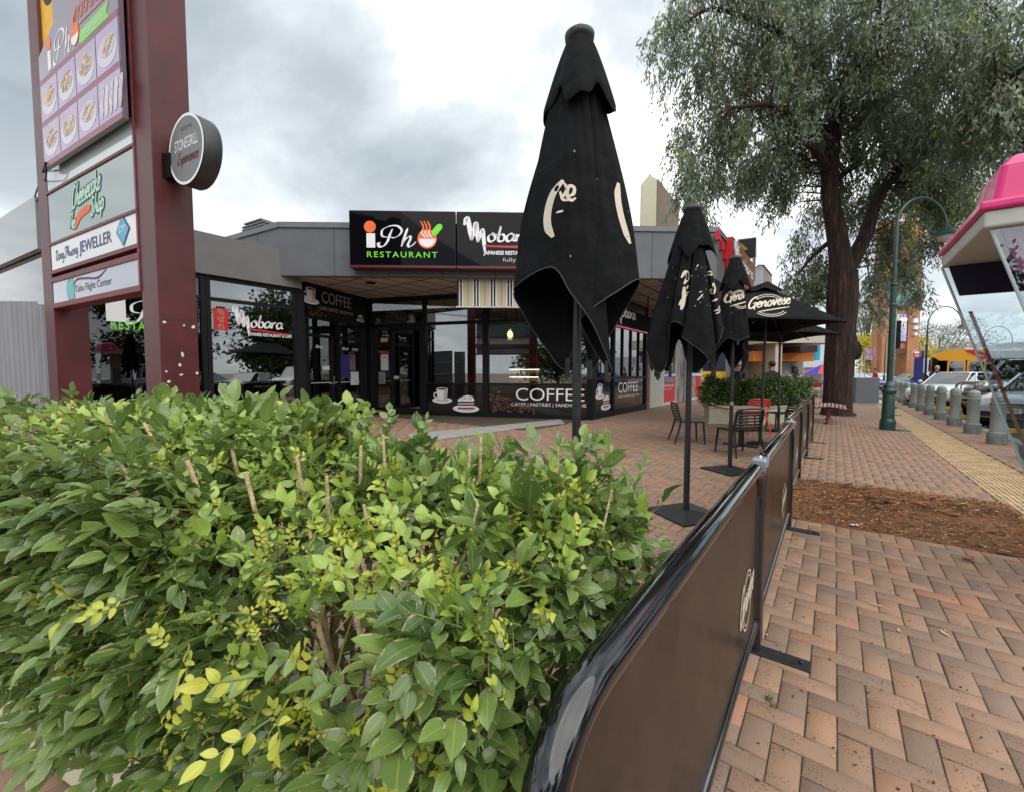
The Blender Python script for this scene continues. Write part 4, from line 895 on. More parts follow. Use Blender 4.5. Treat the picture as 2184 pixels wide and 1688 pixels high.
def interior():
    # counter, display case, lamps, waitress
    p = FRONT(FRONT.hit(1090, 780)[0], 0, -1.9)
    t = thing('cake_display', p, math.atan2(FRONT.A.y, FRONT.A.x), 'lit glass cake display case inside the shop beside the counter', 'display case')
    mb = MB()
    for z in (.1, .75, 1.02, 1.29, 1.56): mb.box((0, 0, z), (1.2, .6, .03))
    mb.box((0, .28, .85), (1.2, .03, 1.5)); mb.box((-.59, 0, .85), (.03, .6, 1.5)); mb.box((.59, 0, .85), (.03, .6, 1.5)); mb.build('case', SILV, t, local=True)
    mb = MB(); mb.box((0, -.27, 1.53), (1.1, .02, .03)); mb.box((0, -.27, 1.26), (1.1, .02, .03)); mb.build('strip_light', mat('case_light', (1, .9, .7), emit=(1, .88, .6), es=5), t, local=True)
    mb = MB()
    for z in (.80, 1.07, 1.34):
        for i in range(7): mb.box((-.5 + i * .16, -.1, z), (.11, .25, .08), i % 3)
    mb.build('cake', [mat('cake_yellow', (.7, .5, .15)), mat('cake_white', (.8, .75, .7)), mat('cake_brown', (.2, .08, .03))], t, local=True)
    p = FRONT(FRONT.hit(1150, 780)[0], 0, -1.2)
    t = thing('service_counter', p, math.atan2(FRONT.A.y, FRONT.A.x), 'dark service counter inside behind the coffee panel', 'counter')
    mb = MB(); mb.box((.6, 0, .5), (2.6, .6, 1.0), 0); mb.build('body', BROWNIN, t, local=True); mb = MB(); mb.box((.6, -.02, 1.03), (2.7, .7, .05)); mb.build('top', BLK, t, local=True)
    # number stand, tray and jar on the counter
    q = FRONT(FRONT.hit(1150, 780)[0], 1.06, -.95)
    t = thing('table_number_holder', q, R(-14), 'white table numbers 37 and 39 in glasses on the window counter', 'table numbers')
    for k, (s_, dx_, dz_) in enumerate((('37', -.1, .42), ('39', .12, .43), ('34', -.15, .24))):
        mb = MB(); mb.box((dx_, 0, dz_), (.19, .012, .17), 0); text(mb, s_, lambda x, y: Vector((x, -.008, y)), dx_ - .07, dx_ + .07, dz_ - .05, dz_ + .05, 1)
        mb.tube([(dx_, .01, 0), (dx_, .01, dz_)], .006, 6, 2); mb.build('number_card', [WHITE, BLK, SILV], t, local=True)
    q = FRONT(FRONT.hit(1185, 780)[0], 1.06, -.9)
    mb = MB(); mb.lathe([(0, 0), (.2, 0), (.30, .08), (.27, .08), (.19, .02), (0, .02)], q, 24); o = mb.build('basket', mat('cane', (.35, .2, .08), .8, var=.2, vscale=40)); tag(o, 'shallow round cane basket on the window counter', 'basket')
    q = FRONT(FRONT.hit(1245, 780)[0], 1.06, -.6)
    mb = MB()
    # pendants
    for k, (px, py, Y, lab) in enumerate(((1088, 714, 14.8, 'glowing glass pendant lamp hanging inside the front window'), (265, 743, 13.2, 'small warm pendant bulb inside the left window, leftmost of two'), (293, 736, 13.0, 'small warm pendant bulb inside the left window, beside the maroon post'))):
        c = at(px, py, Y); t = thing('pendant_lamp', c, 0, lab, 'lamp', 'pendant lamps inside')
        mb = MB(); mb.ball((0, 0, 0), .10 if k == 0 else .07, 0, 14, (1, 1, 1.2 if k == 0 else 2.0)); mb.build('bulb', mat('bulb_glow' + ('' if k == 0 else '_amber'), (1, .7, .4), emit=(1, .68, .36) if k == 0 else (1, .5, .12), es=9 if k == 0 else 30), t, local=True)
        mb = MB(); mb.tube([(0, 0, .1), (0, 0, 3.55 - c.z)], .008, 6); mb.build('cord', BLK, t, local=True)
        mb = MB(); mb.lathe([(.02, .2), (.05, .16), (.17, .05), (.18, -.10), (.12, -.2)], (0, 0, 0), 16) if k == 0 else mb.lathe([(.02, .16), (.04, .12)], (0, 0, 0), 8)
        mb.build('shade', glassmat('lamp_glass', (.8, .75, .6), .1) if k == 0 else BLK, t, local=True)
    # timber drawers behind the wing doors
    p = WING(WIL * .55, 0, -1.3); t = thing('drawer_cabinet', p, math.atan2(WING.A.y, WING.A.x), 'orange timber drawer cabinet seen through the glazed doors', 'cabinet')
    mb = MB(); mb.box((0, 0, .5), (1.9, .5, 1.0)); mb.build('carcass', WOODO, t, local=True)
    for i in range(4):
        for j in range(3):
            mb = MB(); mb.box((-.7 + i * .46, -.262, .2 + j * .3), (.42, .02, .26)); d = mb.build('drawer', WOODO, t, local=True, bevel=.006)
            mb = MB(); mb.box((-.7 + i * .46, -.28, .22 + j * .3), (.1, .02, .015)); mb.build('handle', SILV, d, local=True)
    # tables inside the front windows
    for k, px in enumerate((860, 960)):
        p = FRONT(FRONT.hit(px, 780)[0], 0, -2.2); t = thing('dining_table', p, R(-15), ['dark dining table inside behind the glazed door', 'dark dining table inside behind the cup graphic'][k], 'table', 'tables inside the shop')
        mb = MB(); mb.box((0, 0, .74), (1.0, .7, .04)); mb.build('tabletop', BROWNIN, t, local=True); mb = MB(); mb.box((0, 0, .36), (.08, .08, .72)); mb.box((0, 0, .02), (.5, .5, .03)); mb.build('leg', BLK, t, local=True)
    p = FRONT(FRONT.hit(985, 780)[0], 0, -3.8); mb = MB(); mb.obox(p, FRONT.A * 2.2, Z * 2.1, FRONT.Nn * .3)
    tag(mb.build('drinks_fridge', mat('fridge_red', (.30, .01, .01), .3)), 'red drinks fridge against the rear wall inside', 'fridge')
interior()
def pylon():
    X = Vector((-4.12, 5.0, 0)); D = Vector((-.877, .48, 0)).normalized(); E_ = Vector((.48, .877, 0)).normalized()
    fr = Fr(X, D, flip=True)       # a runs away to the left, c towards the camera
    t = thing('sign_pylon', X, 0, 'tall maroon pylon of two square posts carrying stacked tenant signs', 'sign pylon')
    ZT = 7.4; w = .40
    mb = MB(); mb.obox(X, D * w, E_ * w, Z * ZT); mb.build('post', MAROON, t, bevel=.006)
    L_ = 3.38
    mb = MB(); mb.obox(X + D * (L_ - .02), D * w, E_ * w, Z * ZT); mb.build('post', MAROON, t, bevel=.006)
    c0 = -.02
    h = lambda px, py, c=0.0: fr.hit(px, py, c)
    edge = lambda py: fr.hit(308, py, .0)[1]
    a0, a1 = w + .02, L_ - .06
    z = [edge(q) for q in (607, 549, 516, 446, 300, 232)]  # taha bottom/top, dpj bottom/top, cheesecake top, white top
    ztop = ZT
    # cross rails
    mb = MB()
    for zz, hh_ in ((z[0] - .07, .07), (z[1], .07), (z[2] - .05, .05), (z[3], .035), (z[4], .035)): mb.obox(fr(w, zz, .015), D * (L_ - w), Z * hh_, fr.Nn * -.2)
    mb.obox(fr(w, z[0], .012), D * .04, Z * (ztop - z[0]), fr.Nn * -.18)
    mb.build('cross_rail', MAROONL, t)
    mb = MB(); mb.obox(fr(w + .05, z[1] + .07, -.25), D * (L_ - w - .1), Z * (z[2] - z[1] - .12), fr.Nn * -.02); mb.obox(fr(w - .01, z[5] - .1, -.12), D * (L_ - w + .02), Z * (ZT - z[5]), fr.Nn * -.02); mb.build('backing', mat('recess_dark', (.02, .008, .01), .8), t)
    GP = 'pylon sign panels'
    def panel(nm, b0, b1, m, c=.0):
        mb = MB(); mb.obox(fr(a0 + .03, b0, c), D * (a1 - a0 - .03), Z * (b1 - b0), fr.Nn * -.06); return mb.build(nm, m, t)
    pm = lambda n, c, r_=.12: mat(n, c, r_, coat=.4)
    fnc = lambda c: (lambda x, y: fr(-x, y, c))          # reading direction: left is far
    xl, xr = -a1, -(a0 + .03); WD = xr - xl
    p1 = panel('sign_panel', z[0], z[1], pm('sign_grey_violet', (.42, .43, .50)))
    mb = MB(); fn = fnc(.004); H_ = z[1] - z[0]
    text(mb, 'Taha Flight Center', fn, xl + WD * .30, xl + WD * .73, z[0] + H_ * .20, z[0] + H_ * .60, 0)
    disc(mb, fn, xl + WD * .25, z[0] + H_ * .48, .13, .15, 1); arc_band(mb, fnc(.006), xl + WD * .25, z[0] + H_ * .48, .15, .17, .02, 60, 330, 2)
    stroke(mb, [(xl + WD * .27, z[0] + H_ * .6), (xl + WD * .33, z[0] + H_ * .85), (xl + WD * .45, z[0] + H_ * .80), (xl + WD * .58, z[0] + H_ * .70), (xl + WD * .68, z[0] + H_ * .95)], .03, fn, 0)
    mb.build('lettering', [mat('ink_violet', (.12, .07, .12)), mat('ink_teal', (.15, .5, .5)), mat('ink_grey', (.2, .25, .3))], p1, fixn=False)
    p2 = panel('sign_panel', z[2], z[3], pm('sign_white', (.66, .68, .68)))
    mb = MB(); H_ = z[3] - z[2]
    script(mb, 'Dong Phuong', fn, xl + WD * .06, xl + WD * .36, z[2] + H_ * .36, H_ * .20, .018, 0, .1)
    text(mb, 'JEWELLER', fn, xl + WD * .38, xl + WD * .75, z[2] + H_ * .20, z[2] + H_ * .74, 0, bold=.012)
    cx_, cy_, r_ = xl + WD * .87, z[2] + H_ * .58, .20
    mb.poly([fn(cx_ + r_ * 1.0, cy_), fn(cx_, cy_ + r_), fn(cx_ - r_ * 1.0, cy_), fn(cx_, cy_ - r_)], 0); q = r_ * .86; f2 = fnc(.007)
    mb.poly([f2(cx_ + q, cy_), f2(cx_, cy_ + q), f2(cx_ - q, cy_), f2(cx_, cy_ - q)], 1); text(mb, 'DPJ.', fnc(.010), cx_ - .09, cx_ + .11, cy_ - .05, cy_ + .06, 2, shear=.2)
    mb.build('lettering', [NAVY, mat('ink_sky', (.12, .42, .62)), WHITE], p2, fixn=False)
    p3 = panel('sign_panel', z[3] + .035, z[4], pm('sign_green_grey', (.15, .22, .21), .08))
    mb = MB(); H_ = z[4] - z[3]; ya = z[3] + H_ * .42
    for mi, w_, c_ in ((1, .075, .004), (0, .035, .007)):
        f_ = fnc(c_)
        script(mb, 'The', f_, xl + WD * .26, xl + WD * .34, ya - .20, .11, w_ * .8, mi, .35)
        script(mb, 'Cheesecake', f_, xl + WD * .32, xl + WD * .66, ya + .06, .15, w_, mi, .18, .10)
        script(mb, 'Shop', f_, xl + WD * .54, xl + WD * .69, ya - .14, .12, w_, mi, .15, .08)
    stroke(mb, [(xl + WD * .34, ya - .22), (xl + WD * .40, ya - .08), (xl + WD * .48, ya - .03), (xl + WD * .54, ya - .02)], .11, fnc(.005), 2)
    mb.build('lettering', [mat('ink_mint', (.55, .8, .65)), mat('ink_dark_teal', (.03, .10, .09)), mat('ink_orange', (.75, .16, .06))], p3, fixn=False)
    p4 = panel('sign_panel', z[4] + .035, z[5], pm('sign_pale', (.45, .53, .53), .1))
    # projecting restaurant poster
    cP = .10; b0 = fr.hit(308, 222, cP)[1]
    aR = a0 - .02; aL = fr.hit(95, 345, cP)[0]
    hB = lambda px, py: fr.hit(px, py, cP)
    mb = MB(); zt_ = 7.35; bL = hB(100, 345)[1]
    A_, B_ = hB(85, 122); C_ = hB(142, 204); 
    pts = [fr(aR, b0, cP), fr(aR, zt_, cP), fr(aL - 1.05, zt_, cP), fr(aL - .80, A_ * 0 + B_ + 1.15, cP), fr(aL - .75, B_ + .38, cP), fr(aL, B_, cP), fr(aL, bL, cP)]
    pts = [fr(aR, b0, cP), fr(aR, zt_, cP), fr(aL - .95, zt_, cP), fr(aL - .62, B_ + .75, cP), fr(aL - .62, B_ + .25, cP), fr(aL, B_, cP), fr(aL, b0, cP)]
    mb.prism(pts, fr.Nn * -.05); p5 = mb.build('sign_panel', pm('poster_plum', (.17, .12, .165), .2), t)
    mb = MB(); fP = lambda c: (lambda x, y: fr(-x, y, cP + c)); f1 = fP(.003)
    XL, XR = -aL + .02, -aR - .01; WW = XR - XL
    rowh = .62; dish = [mat('dish_' + n_, c_, .4, var=.5, vscale=14, detail=6, col2=c2_) for n_, c_, c2_ in (('a', (.42, .16, .16), (.70, .60, .50)), ('b', (.30, .36, .16), (.68, .45, .35)), ('c', (.45, .33, .40), (.72, .66, .70)), ('d', (.50, .30, .12), (.66, .60, .42)))]
    lil = mat('poster_lilac', (.45, .38, .55), .35, var=.12, vscale=3); wht = mat('poster_white', (.62, .60, .70), .35)
    Rr = [(b0 + .08, b0 + .57), (b0 + .65, b0 + 1.14)]
    mats_ = [lil, wht] + dish + [mat('poster_rose', (.27, .10, .14), .4), ORANGE, mat('poster_green', (.25, .62, .12), .4), WHITE, mat('poster_rust', (.50, .13, .08), .4)]
    for r_i, (y0, y1) in enumerate(Rr):
        for c_i in range(4):
            x0 = XL + WW * c_i / 4 + .012; x1 = XL + WW * (c_i + 1) / 4 - .012
            mb.poly([f1(x0, y0), f1(x1, y0), f1(x1, y1), f1(x0, y1)], 0)
            cx_ = (x0 + x1) / 2; cy_ = (y0 + y1) / 2; rx, ry = (x1 - x0) * .43, (y1 - y0) * .36
            if not (r_i == 0 and c_i == 3):
                disc(mb, fP(.005), cx_, cy_ - ry * .2, rx, ry, 1); disc(mb, fP(.007), cx_, cy_ + ry * .1, rx * .8, ry * .66, 2 + (r_i * 3 + c_i) % 4)
                for _ in range(9):
                    a_ = random.uniform(0, 6.28); q_ = random.random() * .5
                    stroke(mb, [(cx_ + rx * q_ * math.cos(a_) - .06, cy_ + ry * q_ * math.sin(a_) - .03), (cx_ + rx * q_ * math.cos(a_), cy_ + ry * q_ * math.sin(a_) + .05), (cx_ + rx * q_ * math.cos(a_) + .08, cy_ + ry * q_ * math.sin(a_) + .05)], .04, fP(.009 + random.random() * .002), 2 + random.randrange(4), n=4)
            else:
                for q_ in range(5): stroke(mb, [(x0 + .08 + q_ * .13, y0 + .05), (x0 + .10 + q_ * .13, cy_), (x0 + .16 + q_ * .13, y1 - .08)], .10, fP(.006 + q_ * .0005), 1 if q_ % 2 else 4, n=5)
        mb.poly([f1(XL, y1), f1(XR, y1), f1(XR, y1 + .08), f1(XL, y1 + .08)], 6)
    mb.poly([f1(XL, b0), f1(XR, b0), f1(XR, b0 + .08), f1(XL, b0 + .08)], 6)
    yb = Rr[1][1] + .09
    mb.poly([f1(XL + .34, yb + .02), f1(XL + .46, yb + .02), f1(XL + .46, yb + .28), f1(XL + .34, yb + .28)], 9); disc(mb, fP(.003), XL + .40, yb + .37, .09, .08, 7)
    big_ph(mb, f1, XL + .55, yb + .02, .36, 9); disc(mb, fP(.004), XL + 1.32, yb + .16, .14, .14, 7); disc(mb, fP(.006), XL + 1.32, yb + .15, .12, .12, 9, 20, 180, 360)
    stroke(mb, [(XL + 1.30, yb + .26), (XL + 1.28, yb + .34), (XL + 1.34, yb + .42)], .05, fP(.006), 7)
    # green arrow banner and red words
    xa = XL + WW * .56; yb2 = yb - .04
    mb.poly([f1(xa, yb2 + .08), f1(xa + .08, yb2 - .01), f1(XR - .22, yb2 + .02), f1(XR - .30, yb2 + .11), f1(XR - .22, yb2 + .21), f1(xa + .04, yb2 + .18)], 8)
    text(mb, '(10 Lunch Menu Daily)', fP(.006), xa + .16, XR - .40, yb2 + .05, yb2 + .15, 9)
    text(mb, 'noodle bar', f1, xa - .1, XR - .05, yb2 + .33, yb2 + .60, 10, bold=.02)
    mb.poly([f1(xa - .12, yb2 + .26), f1(XR - .04, yb2 + .26), f1(XR - .04, yb2 + .285), f1(xa - .12, yb2 + .285)], 10)
    mb.build('lettering', mats_, p5, fixn=False)
    # yellow sign deeper in the frame
    mb = MB(); mb.obox(fr(a0 + .5, B_ - .1, -.05), D * (a1 - a0 - .5), Z * (zt_ - B_ + .1), fr.Nn * -.04, 0); mb.obox(fr(a0 + .5, B_ + .35, -.045), D * (a1 - a0 - .45), Z * (zt_ - B_ - .3), fr.Nn * -.04, 1)
    text(mb, 'GOLD', lambda x, y: fr(-x, y, -.04), -a1 + .06, -a1 + 1.8, B_ + .85, B_ + 1.4, 2, bold=.02); mb.build('sign_panel', [mat('sign_navy', (.02, .015, .04), .3), YELLOW, BLK], t)
    # worn paint and fixings low on the post face
    fe = Fr(X, E_); mb = MB()
    for a, b, w_, h_ in ((.05, 2.0, .03, .03), (.35, 1.97, .03, .035), (.05, 1.42, .02, .02), (.37, 1.40, .03, .03), (.07, 1.30, .035, .03), (.22, 1.63, .03, .05), (.19, 1.50, .03, .03), (.2, 1.38, .03, .02), (.25, 1.98, .02, .02)):
        P = [fe(a + w_ * math.cos(q) * random.uniform(.4, .8), b + h_ * math.sin(q) * random.uniform(.4, .8), .0022) for q in np.linspace(0, 6.283, 9)[:-1]]; mb.poly(P, 0)
    for b in (2.03, 1.36): mb.poly([fe(.03, b, .0022), fe(.38, b + .01, .0022), fe(.38, b + .018, .0022), fe(.03, b + .008, .0022)], 1)
    mb.build('paint_wear', [WHITED, mat('maroon_dark_scratch', (.05, .006, .01), .6)], t)
    # round blade sign on a bracket
    c = at(412, 322, 4.95); nrm = Vector((-.30, -.95, 0)).normalized()
    t2 = thing('round_blade_sign', c, 0, 'round grey disc sign with white rim bracketed off the maroon post', 'sign')
    c = at(418, 327, 5.0)
    mb = MB(); ax = (fr.Nn).normalized(); r_ = .385; dp = .19
    # disc axis follows the camera-facing side of the pylon
    cc = c
    mb.lathe([(0, -dp / 2), (r_ * .97, -dp / 2), (r_, -dp / 2 + .02), (r_, dp / 2 - .02), (r_ * .97, dp / 2), (0, dp / 2)], cc, 56, 0, True, axis=ax); body = mb.build('drum', mat('drum_dark', (.035, .037, .04), .45, var=.2, vscale=6), t2, bevel=0)
    fb = lambda c_: (lambda x, y: cc + (-D) * x + Z * y + ax * (dp / 2 + c_))
    mb = MB(); disc(mb, fb(.003), 0, 0, r_ * .96, r_ * .96, 0, 48); arc_band(mb, fb(.006), 0, 0, r_ * .955, r_ * .955, .03, 0, 360, 1, 60)
    text(mb, 'STONEGRILL', fb(.006), -.24, .26, .01, .13, 1); script(mb, 'Experience', fb(.006), -.20, .25, -.14, .065, .014, 2, .3); text(mb, 'TASTE OF THE', fb(.006), -.10, .14, .21, .25, 3)
    mb.build('sign_face', [mat('disc_grey', (.17, .175, .18), .5), WHITE, mat('ink_wine', (.10, .015, .02)), mat('ink_dim', (.07, .07, .07))], body, fixn=False)
    mb = MB(); mb.obox(X + E_ * .10 + Z * (c.z - .25), E_ * .05, Z * .30, fr.Nn * .01); mb.tube([X + E_ * .2 + Z * (c.z - .1), cc - ax * dp * .2 - Z * .08], .03, 8)
    mb.obox(X + E_ * .12 + Z * (c.z - .24) + Vector((.0, 0, 0)), E_ * .12, Z * .28, E_.cross(Z) * .10); mb.build('bracket', BLK, t2)
    # overhead wires to the left post
    e = fr.hit(100, 345, .12); p0 = fr(e[0] + .05, e[1], .12)
    mb = MB(); mb.tube([p0, p0 + Vector((-1.2, 1.0, .12)), p0 + Vector((-6, 5, .75))], .012, 6)
    tag(mb.build('cable', BLK), 'black overhead cable running left from the pylon post', 'cable')
    mb = MB(); mb.tube(bent([p0 + Z * -.02, p0 + Vector((-.05, .05, -.16)), p0 + Vector((-.35, .3, -.12)), p0 + Vector((-.9, .8, .05)), p0 + Vector((-6, 5.0, .55))], .1), .010, 6)
    tag(mb.build('cable', BLK), 'lower looped cable sagging beside the pylon post', 'cable')
pylon()
def hoarding():
    Y = 7.35
    m = mat('corrugated_steel', (.25, .255, .28), .5, var=.08, vscale=2.2, stretch=(3, 1, .6))
    for k, (x0, x1, top) in enumerate(((-330, 85, 644), (93, 190, 651))):
        a = at(x0, 720, Y).x; b = at(x1, 720, Y).x; zt = zat(top, Y); n = int((b - a) / .018); yy = 0 if k == 0 else -.05
        mb = MB(); vs = []
        for i in range(n + 1):
            x = a + (b - a) * i / n; ph = (x / .085) % 1; d = .018 if ph < .22 else (0.0 if ph < .5 else .006 if ph < .6 else 0)
            vs += [(x, Y + yy - d, .05), (x, Y + yy - d, zt + .01 * math.sin(x * 2))]
        mb.add(vs, [[2 * i, 2 * i + 2, 2 * i + 3, 2 * i + 1] for i in range(n)])
        t = thing('hoarding_panel', (b, Y, 0), 0, ['wide grey corrugated steel fence panel at the left frame edge', 'narrow grey corrugated steel fence panel behind the maroon pylon'][k], 'fence', 'corrugated fence panels')
        mb.build('sheet', m, t, fixn=False)
        mb = MB()
        for z in (.5, 1.35, 2.0): mb.box(((a + b) / 2, Y + .03 + yy, z), (b - a, .03, .05))
        mb.build('rail', SILV, t)
hoarding()
# ============================================================ leaf clouds
def leaf_obj(name, mats, P, D, U, Ln, Wd, rnd, mi=None, rows=5, curl=0.25, fold=0.25, parent=None):
    """many leaves as one mesh. P base points, D directions, U upper-side normals (n x 3 arrays)"""
    n = len(P); D = D / np.linalg.norm(D, axis=1, keepdims=True)
    S_ = np.cross(D, U); S_ /= (np.linalg.norm(S_, axis=1, keepdims=True) + 1e-9); U = np.cross(S_, D)
    Ln = np.broadcast_to(Ln, (n,)).reshape(-1, 1); Wd = np.broadcast_to(Wd, (n,)).reshape(-1, 1)
    if rows >= 4:
        ts = np.linspace(0, 1, rows); ws = np.sin(np.pi * np.clip(ts, 0.0, 1) ** 0.90) ** 0.75; ws[0] = 0.04; ws[-1] = 0.02
        cu = rng.normal(1, .8, (n, 1)) * curl; fo = np.abs(rng.normal(1, .5, (n, 1))) * fold; vs = []; ac = []
        for t, w in zip(ts, ws):
            mid = P + D * Ln * t - U * Ln * cu * t * t
            for q in (-1, 0, 1):
                vs.append(mid + S_ * (q * w) * Wd * .5 + U * (abs(q) * w) * Wd * fo * .5 + U * (abs(q) * np.sin(t * 9 + rnd[:, None] * 30) * .05) * Wd); ac.append(abs(q))
        V = np.stack(vs, 1); k = rows * 3; A = np.tile(np.array(ac, np.float32), n)
        f = []
        for r_ in range(rows - 1):
            for q in (0, 1): a = r_ * 3 + q; f.append([a, a + 1, a + 4, a + 3])
    else:
        V = np.stack([P, P + D * Ln * .4 + S_ * Wd * .5, P + D * Ln - U * Ln * curl, P + D * Ln * .4 - S_ * Wd * .5], 1); k = 4; A = np.tile(np.array([0, 1, 0, 1], np.float32), n); f = [[0, 1, 2, 3]]
    f = np.array(f); F = (np.arange(n)[:, None, None] * k + f[None]).reshape(-1, 4)
    me = bpy.data.meshes.new(name); me.vertices.add(n * k); V = V.reshape(-1, 3)
    if parent is not None:
        Mi = np.array(basis(parent).inverted()); V = V @ Mi[:3, :3].T + Mi[:3, 3]
    me.vertices.foreach_set('co', V.reshape(-1).astype(np.float32))
    me.loops.add(F.size); me.loops.foreach_set('vertex_index', F.reshape(-1).astype(np.int32))
    me.polygons.add(len(F)); me.polygons.foreach_set('loop_start', np.arange(0, F.size, 4, dtype=np.int32)); me.polygons.foreach_set('loop_total', np.full(len(F), 4, np.int32))
    me.polygons.foreach_set('use_smooth', np.ones(len(F), bool))
    a = me.attributes.new('rnd', 'FLOAT', 'FACE'); a.data.foreach_set('value', np.repeat(rnd, len(f)).astype(np.float32))
    a = me.attributes.new('across', 'FLOAT', 'POINT'); a.data.foreach_set('value', A)
    if mi is not None: me.polygons.foreach_set('material_index', np.repeat(mi, len(f)).astype(np.int32))
    for m in (mats if isinstance(mats, (list, tuple)) else [mats]): me.materials.append(m)
    me.update(calc_edges=True)
    o = bpy.data.objects.new(name, me); S.collection.objects.link(o)
    if parent is not None: o.parent = parent
    return o
def unit(n): v = rng.normal(size=(n, 3)); return v / np.linalg.norm(v, axis=1, keepdims=True)
BARK = mat('stem_bark', (.30, .21, .13), .8, var=.3, vscale=30, bump=.5, bscale=120)
CUT = mat('cut_stem', (.55, .42, .24), .8, var=.25, vscale=50, bump=.4, bscale=150)
TWIG = mat('green_twig', (.16, .20, .05), .6)
HD = Vector((-.92, .40, 0)).normalized(); HP = Vector((.40, .92, 0)).normalized(); HO = Vector((.10, .52, 0))
def hz(s, w):
    """height of the hedge top"""
    t = min(1, max(0, (s - .82) / .20)); t = t * t * (3 - 2 * t)
    top = 1.085 + .125 * t
    q = min(1, max(0, w / .50))
    base = .93 if s < 1.2 else .93
    z = base + (top - base) * math.sin(q * math.pi / 2) ** .8
    if s < .15: z -= (.15 - s) * .8
    from mathutils import noise
    return z + .03 * noise.noise((s * 5, w * 5, 2)) + .018 * noise.noise((s * 14, w * 14, 7)) - (.06 if w > .66 else 0)
P1_ = gr(1607, 1383)
def hedge():
    t = thing('hedge', HO + HD * 1.5 + HP * .35, 0, 'large leafy green hedge in the foreground with yellow new shoots', 'hedge')
    SL, WW_ = 4.6, .72
    def hp(s, w, z): return HO + HD * s + HP * w + Z * z
    U1 = touv(P1_)[0] + .055
    hole = at(735, 1235, .80); hole2 = at(880, 1260, .95); hole3 = at(560, 1160, .95)
    P = []; D = []; U = []; Ls = []; Ws = []; rn = []; mi = []; stems = MB(); cuts = MB(); nm = 0
    U1 = touv(P1_)[0] + .055
    def spray(p, d, up, n, L, young):
        dq = d.normalized()
        if touv(p)[0] < U1 + L * .5 or touv(p + dq * L * 2.6)[0] < U1 + .02: return

        """a pinnate spray: leaflets alternate along a short twig with one at its end"""
        d = d.normalized(); side = d.cross(up); side = side.normalized() if side.length > 1e-3 else d.orthogonal().normalized(); up2 = side.cross(d)
        ax = L * (1.9 if not young else 2.0)
        b0 = random.random()
        for i in range(n):
            f = (i + .6) / n; sg = 1 if i % 2 else -1
            q = p + d * ax * f - up2 * ax * .25 * f * f
            dd = (d * (.55 + .5 * f) + side * sg * (1.05 - .35 * f) + up2 * random.uniform(-.25, .2)) if i < n - 1 else d
            P.append(q); D.append(dd); U.append(up2 + Vector((random.gauss(0, .25), random.gauss(0, .25), .3)))
            l = L * (.62 + .48 * f) * random.uniform(.6, 1.25); Ls.append(l); Ws.append(l * random.uniform(.50, .66)); rn.append(min(1, max(0, b0 * .6 + random.random() * .4))); mi.append(1 if young else 0)
        stems.tube([p - d * .02, p + d * ax * .5 - up2 * ax * .05, p + d * ax - up2 * ax * .25], [.0016, .0012, .0008], 4, 0, False)
    for _ in range(5800):
        s = random.uniform(-.05, SL) if random.random() < .35 else random.uniform(-.05, 2.0); w = random.uniform(0, WW_); zt = hz(s, w)
        if random.random() < .36:   # near side
            w = abs(random.gauss(0, .05)); z = random.uniform(.46, zt); out = (-HP + Z * .35)
        elif random.random() < .14:   # right end
            s = abs(random.gauss(0, .06)); w = random.uniform(0.05, WW_); z = random.uniform(.5, hz(s, w)); out = (-HD + Z * .45)
        else:
            z = zt - abs(random.gauss(0, .055)) - (random.random() < .3) * random.uniform(0, .22); out = (Z + -HP * .45)
        if w > .64 and z < .8 and random.random() < .6: continue
        if s > 2.2 and z < .8: continue
        p = hp(s, w, z)
        # a thin, twiggy window in the middle where the stems show
        k = min((p - hole).length / .25, (p - hole2).length / .15, (p - hole3).length / .13, (p - hole * .5 - hole2 * .5).length / .18)
        if k < 1 and random.random() < .93: continue
        if p.length < .80 and p.z > 1.0: continue
        d = out + Vector((random.gauss(0, 1.05), random.gauss(0, 1.05), random.gauss(.0, .75)))
        spray(p, d, Z + Vector((random.gauss(0, .5), random.gauss(0, .5), 0)) + out * .3, random.choice((5, 6, 7)), random.uniform(.035, .064), False)
    for _ in range(330):
        p = at(random.uniform(930, 1290), random.uniform(1150, 1760), random.uniform(.62, .86))
        if p.z > 1.0: continue
        spray(p, -HP + Vector((random.gauss(0, .9), random.gauss(0, .5), random.gauss(.1, .6))), Z + Vector((random.gauss(0, .4), random.gauss(-.5, .4), 0)), random.choice((5, 6)), random.uniform(.036, .052), False)
    # loose sprays of the outline at the back and right end
    for px, py, Y in ((1180, 930, 1.15), (1215, 925, 1.16), (1255, 935, 1.15), (1300, 960, 1.13), (1340, 975, 1.12), (1130, 930, 1.15), (1050, 935, 1.2), (1350, 1130, 1.05), (1340, 1210, 1.02), (1310, 1050, 1.1),
                      (740, 870, 1.5), (800, 875, 1.45), (820, 862, 1.5), (640, 850, 1.7), (480, 850, 1.85), (380, 845, 2.0), (290, 838, 2.1), (910, 895, 1.3), (180, 838, 2.2), (560, 868, 1.7)):
        for _ in range(3):
            p = at(px + random.gauss(0, 12), py + (45 if px < 850 else 62) + random.gauss(0, 10), Y); spray(p, Z + Vector((random.gauss(0, .6), random.gauss(0, .3), 0)), Z + Vector((0, -.6, 0)) * random.random(), 5, random.uniform(.034, .046), False)
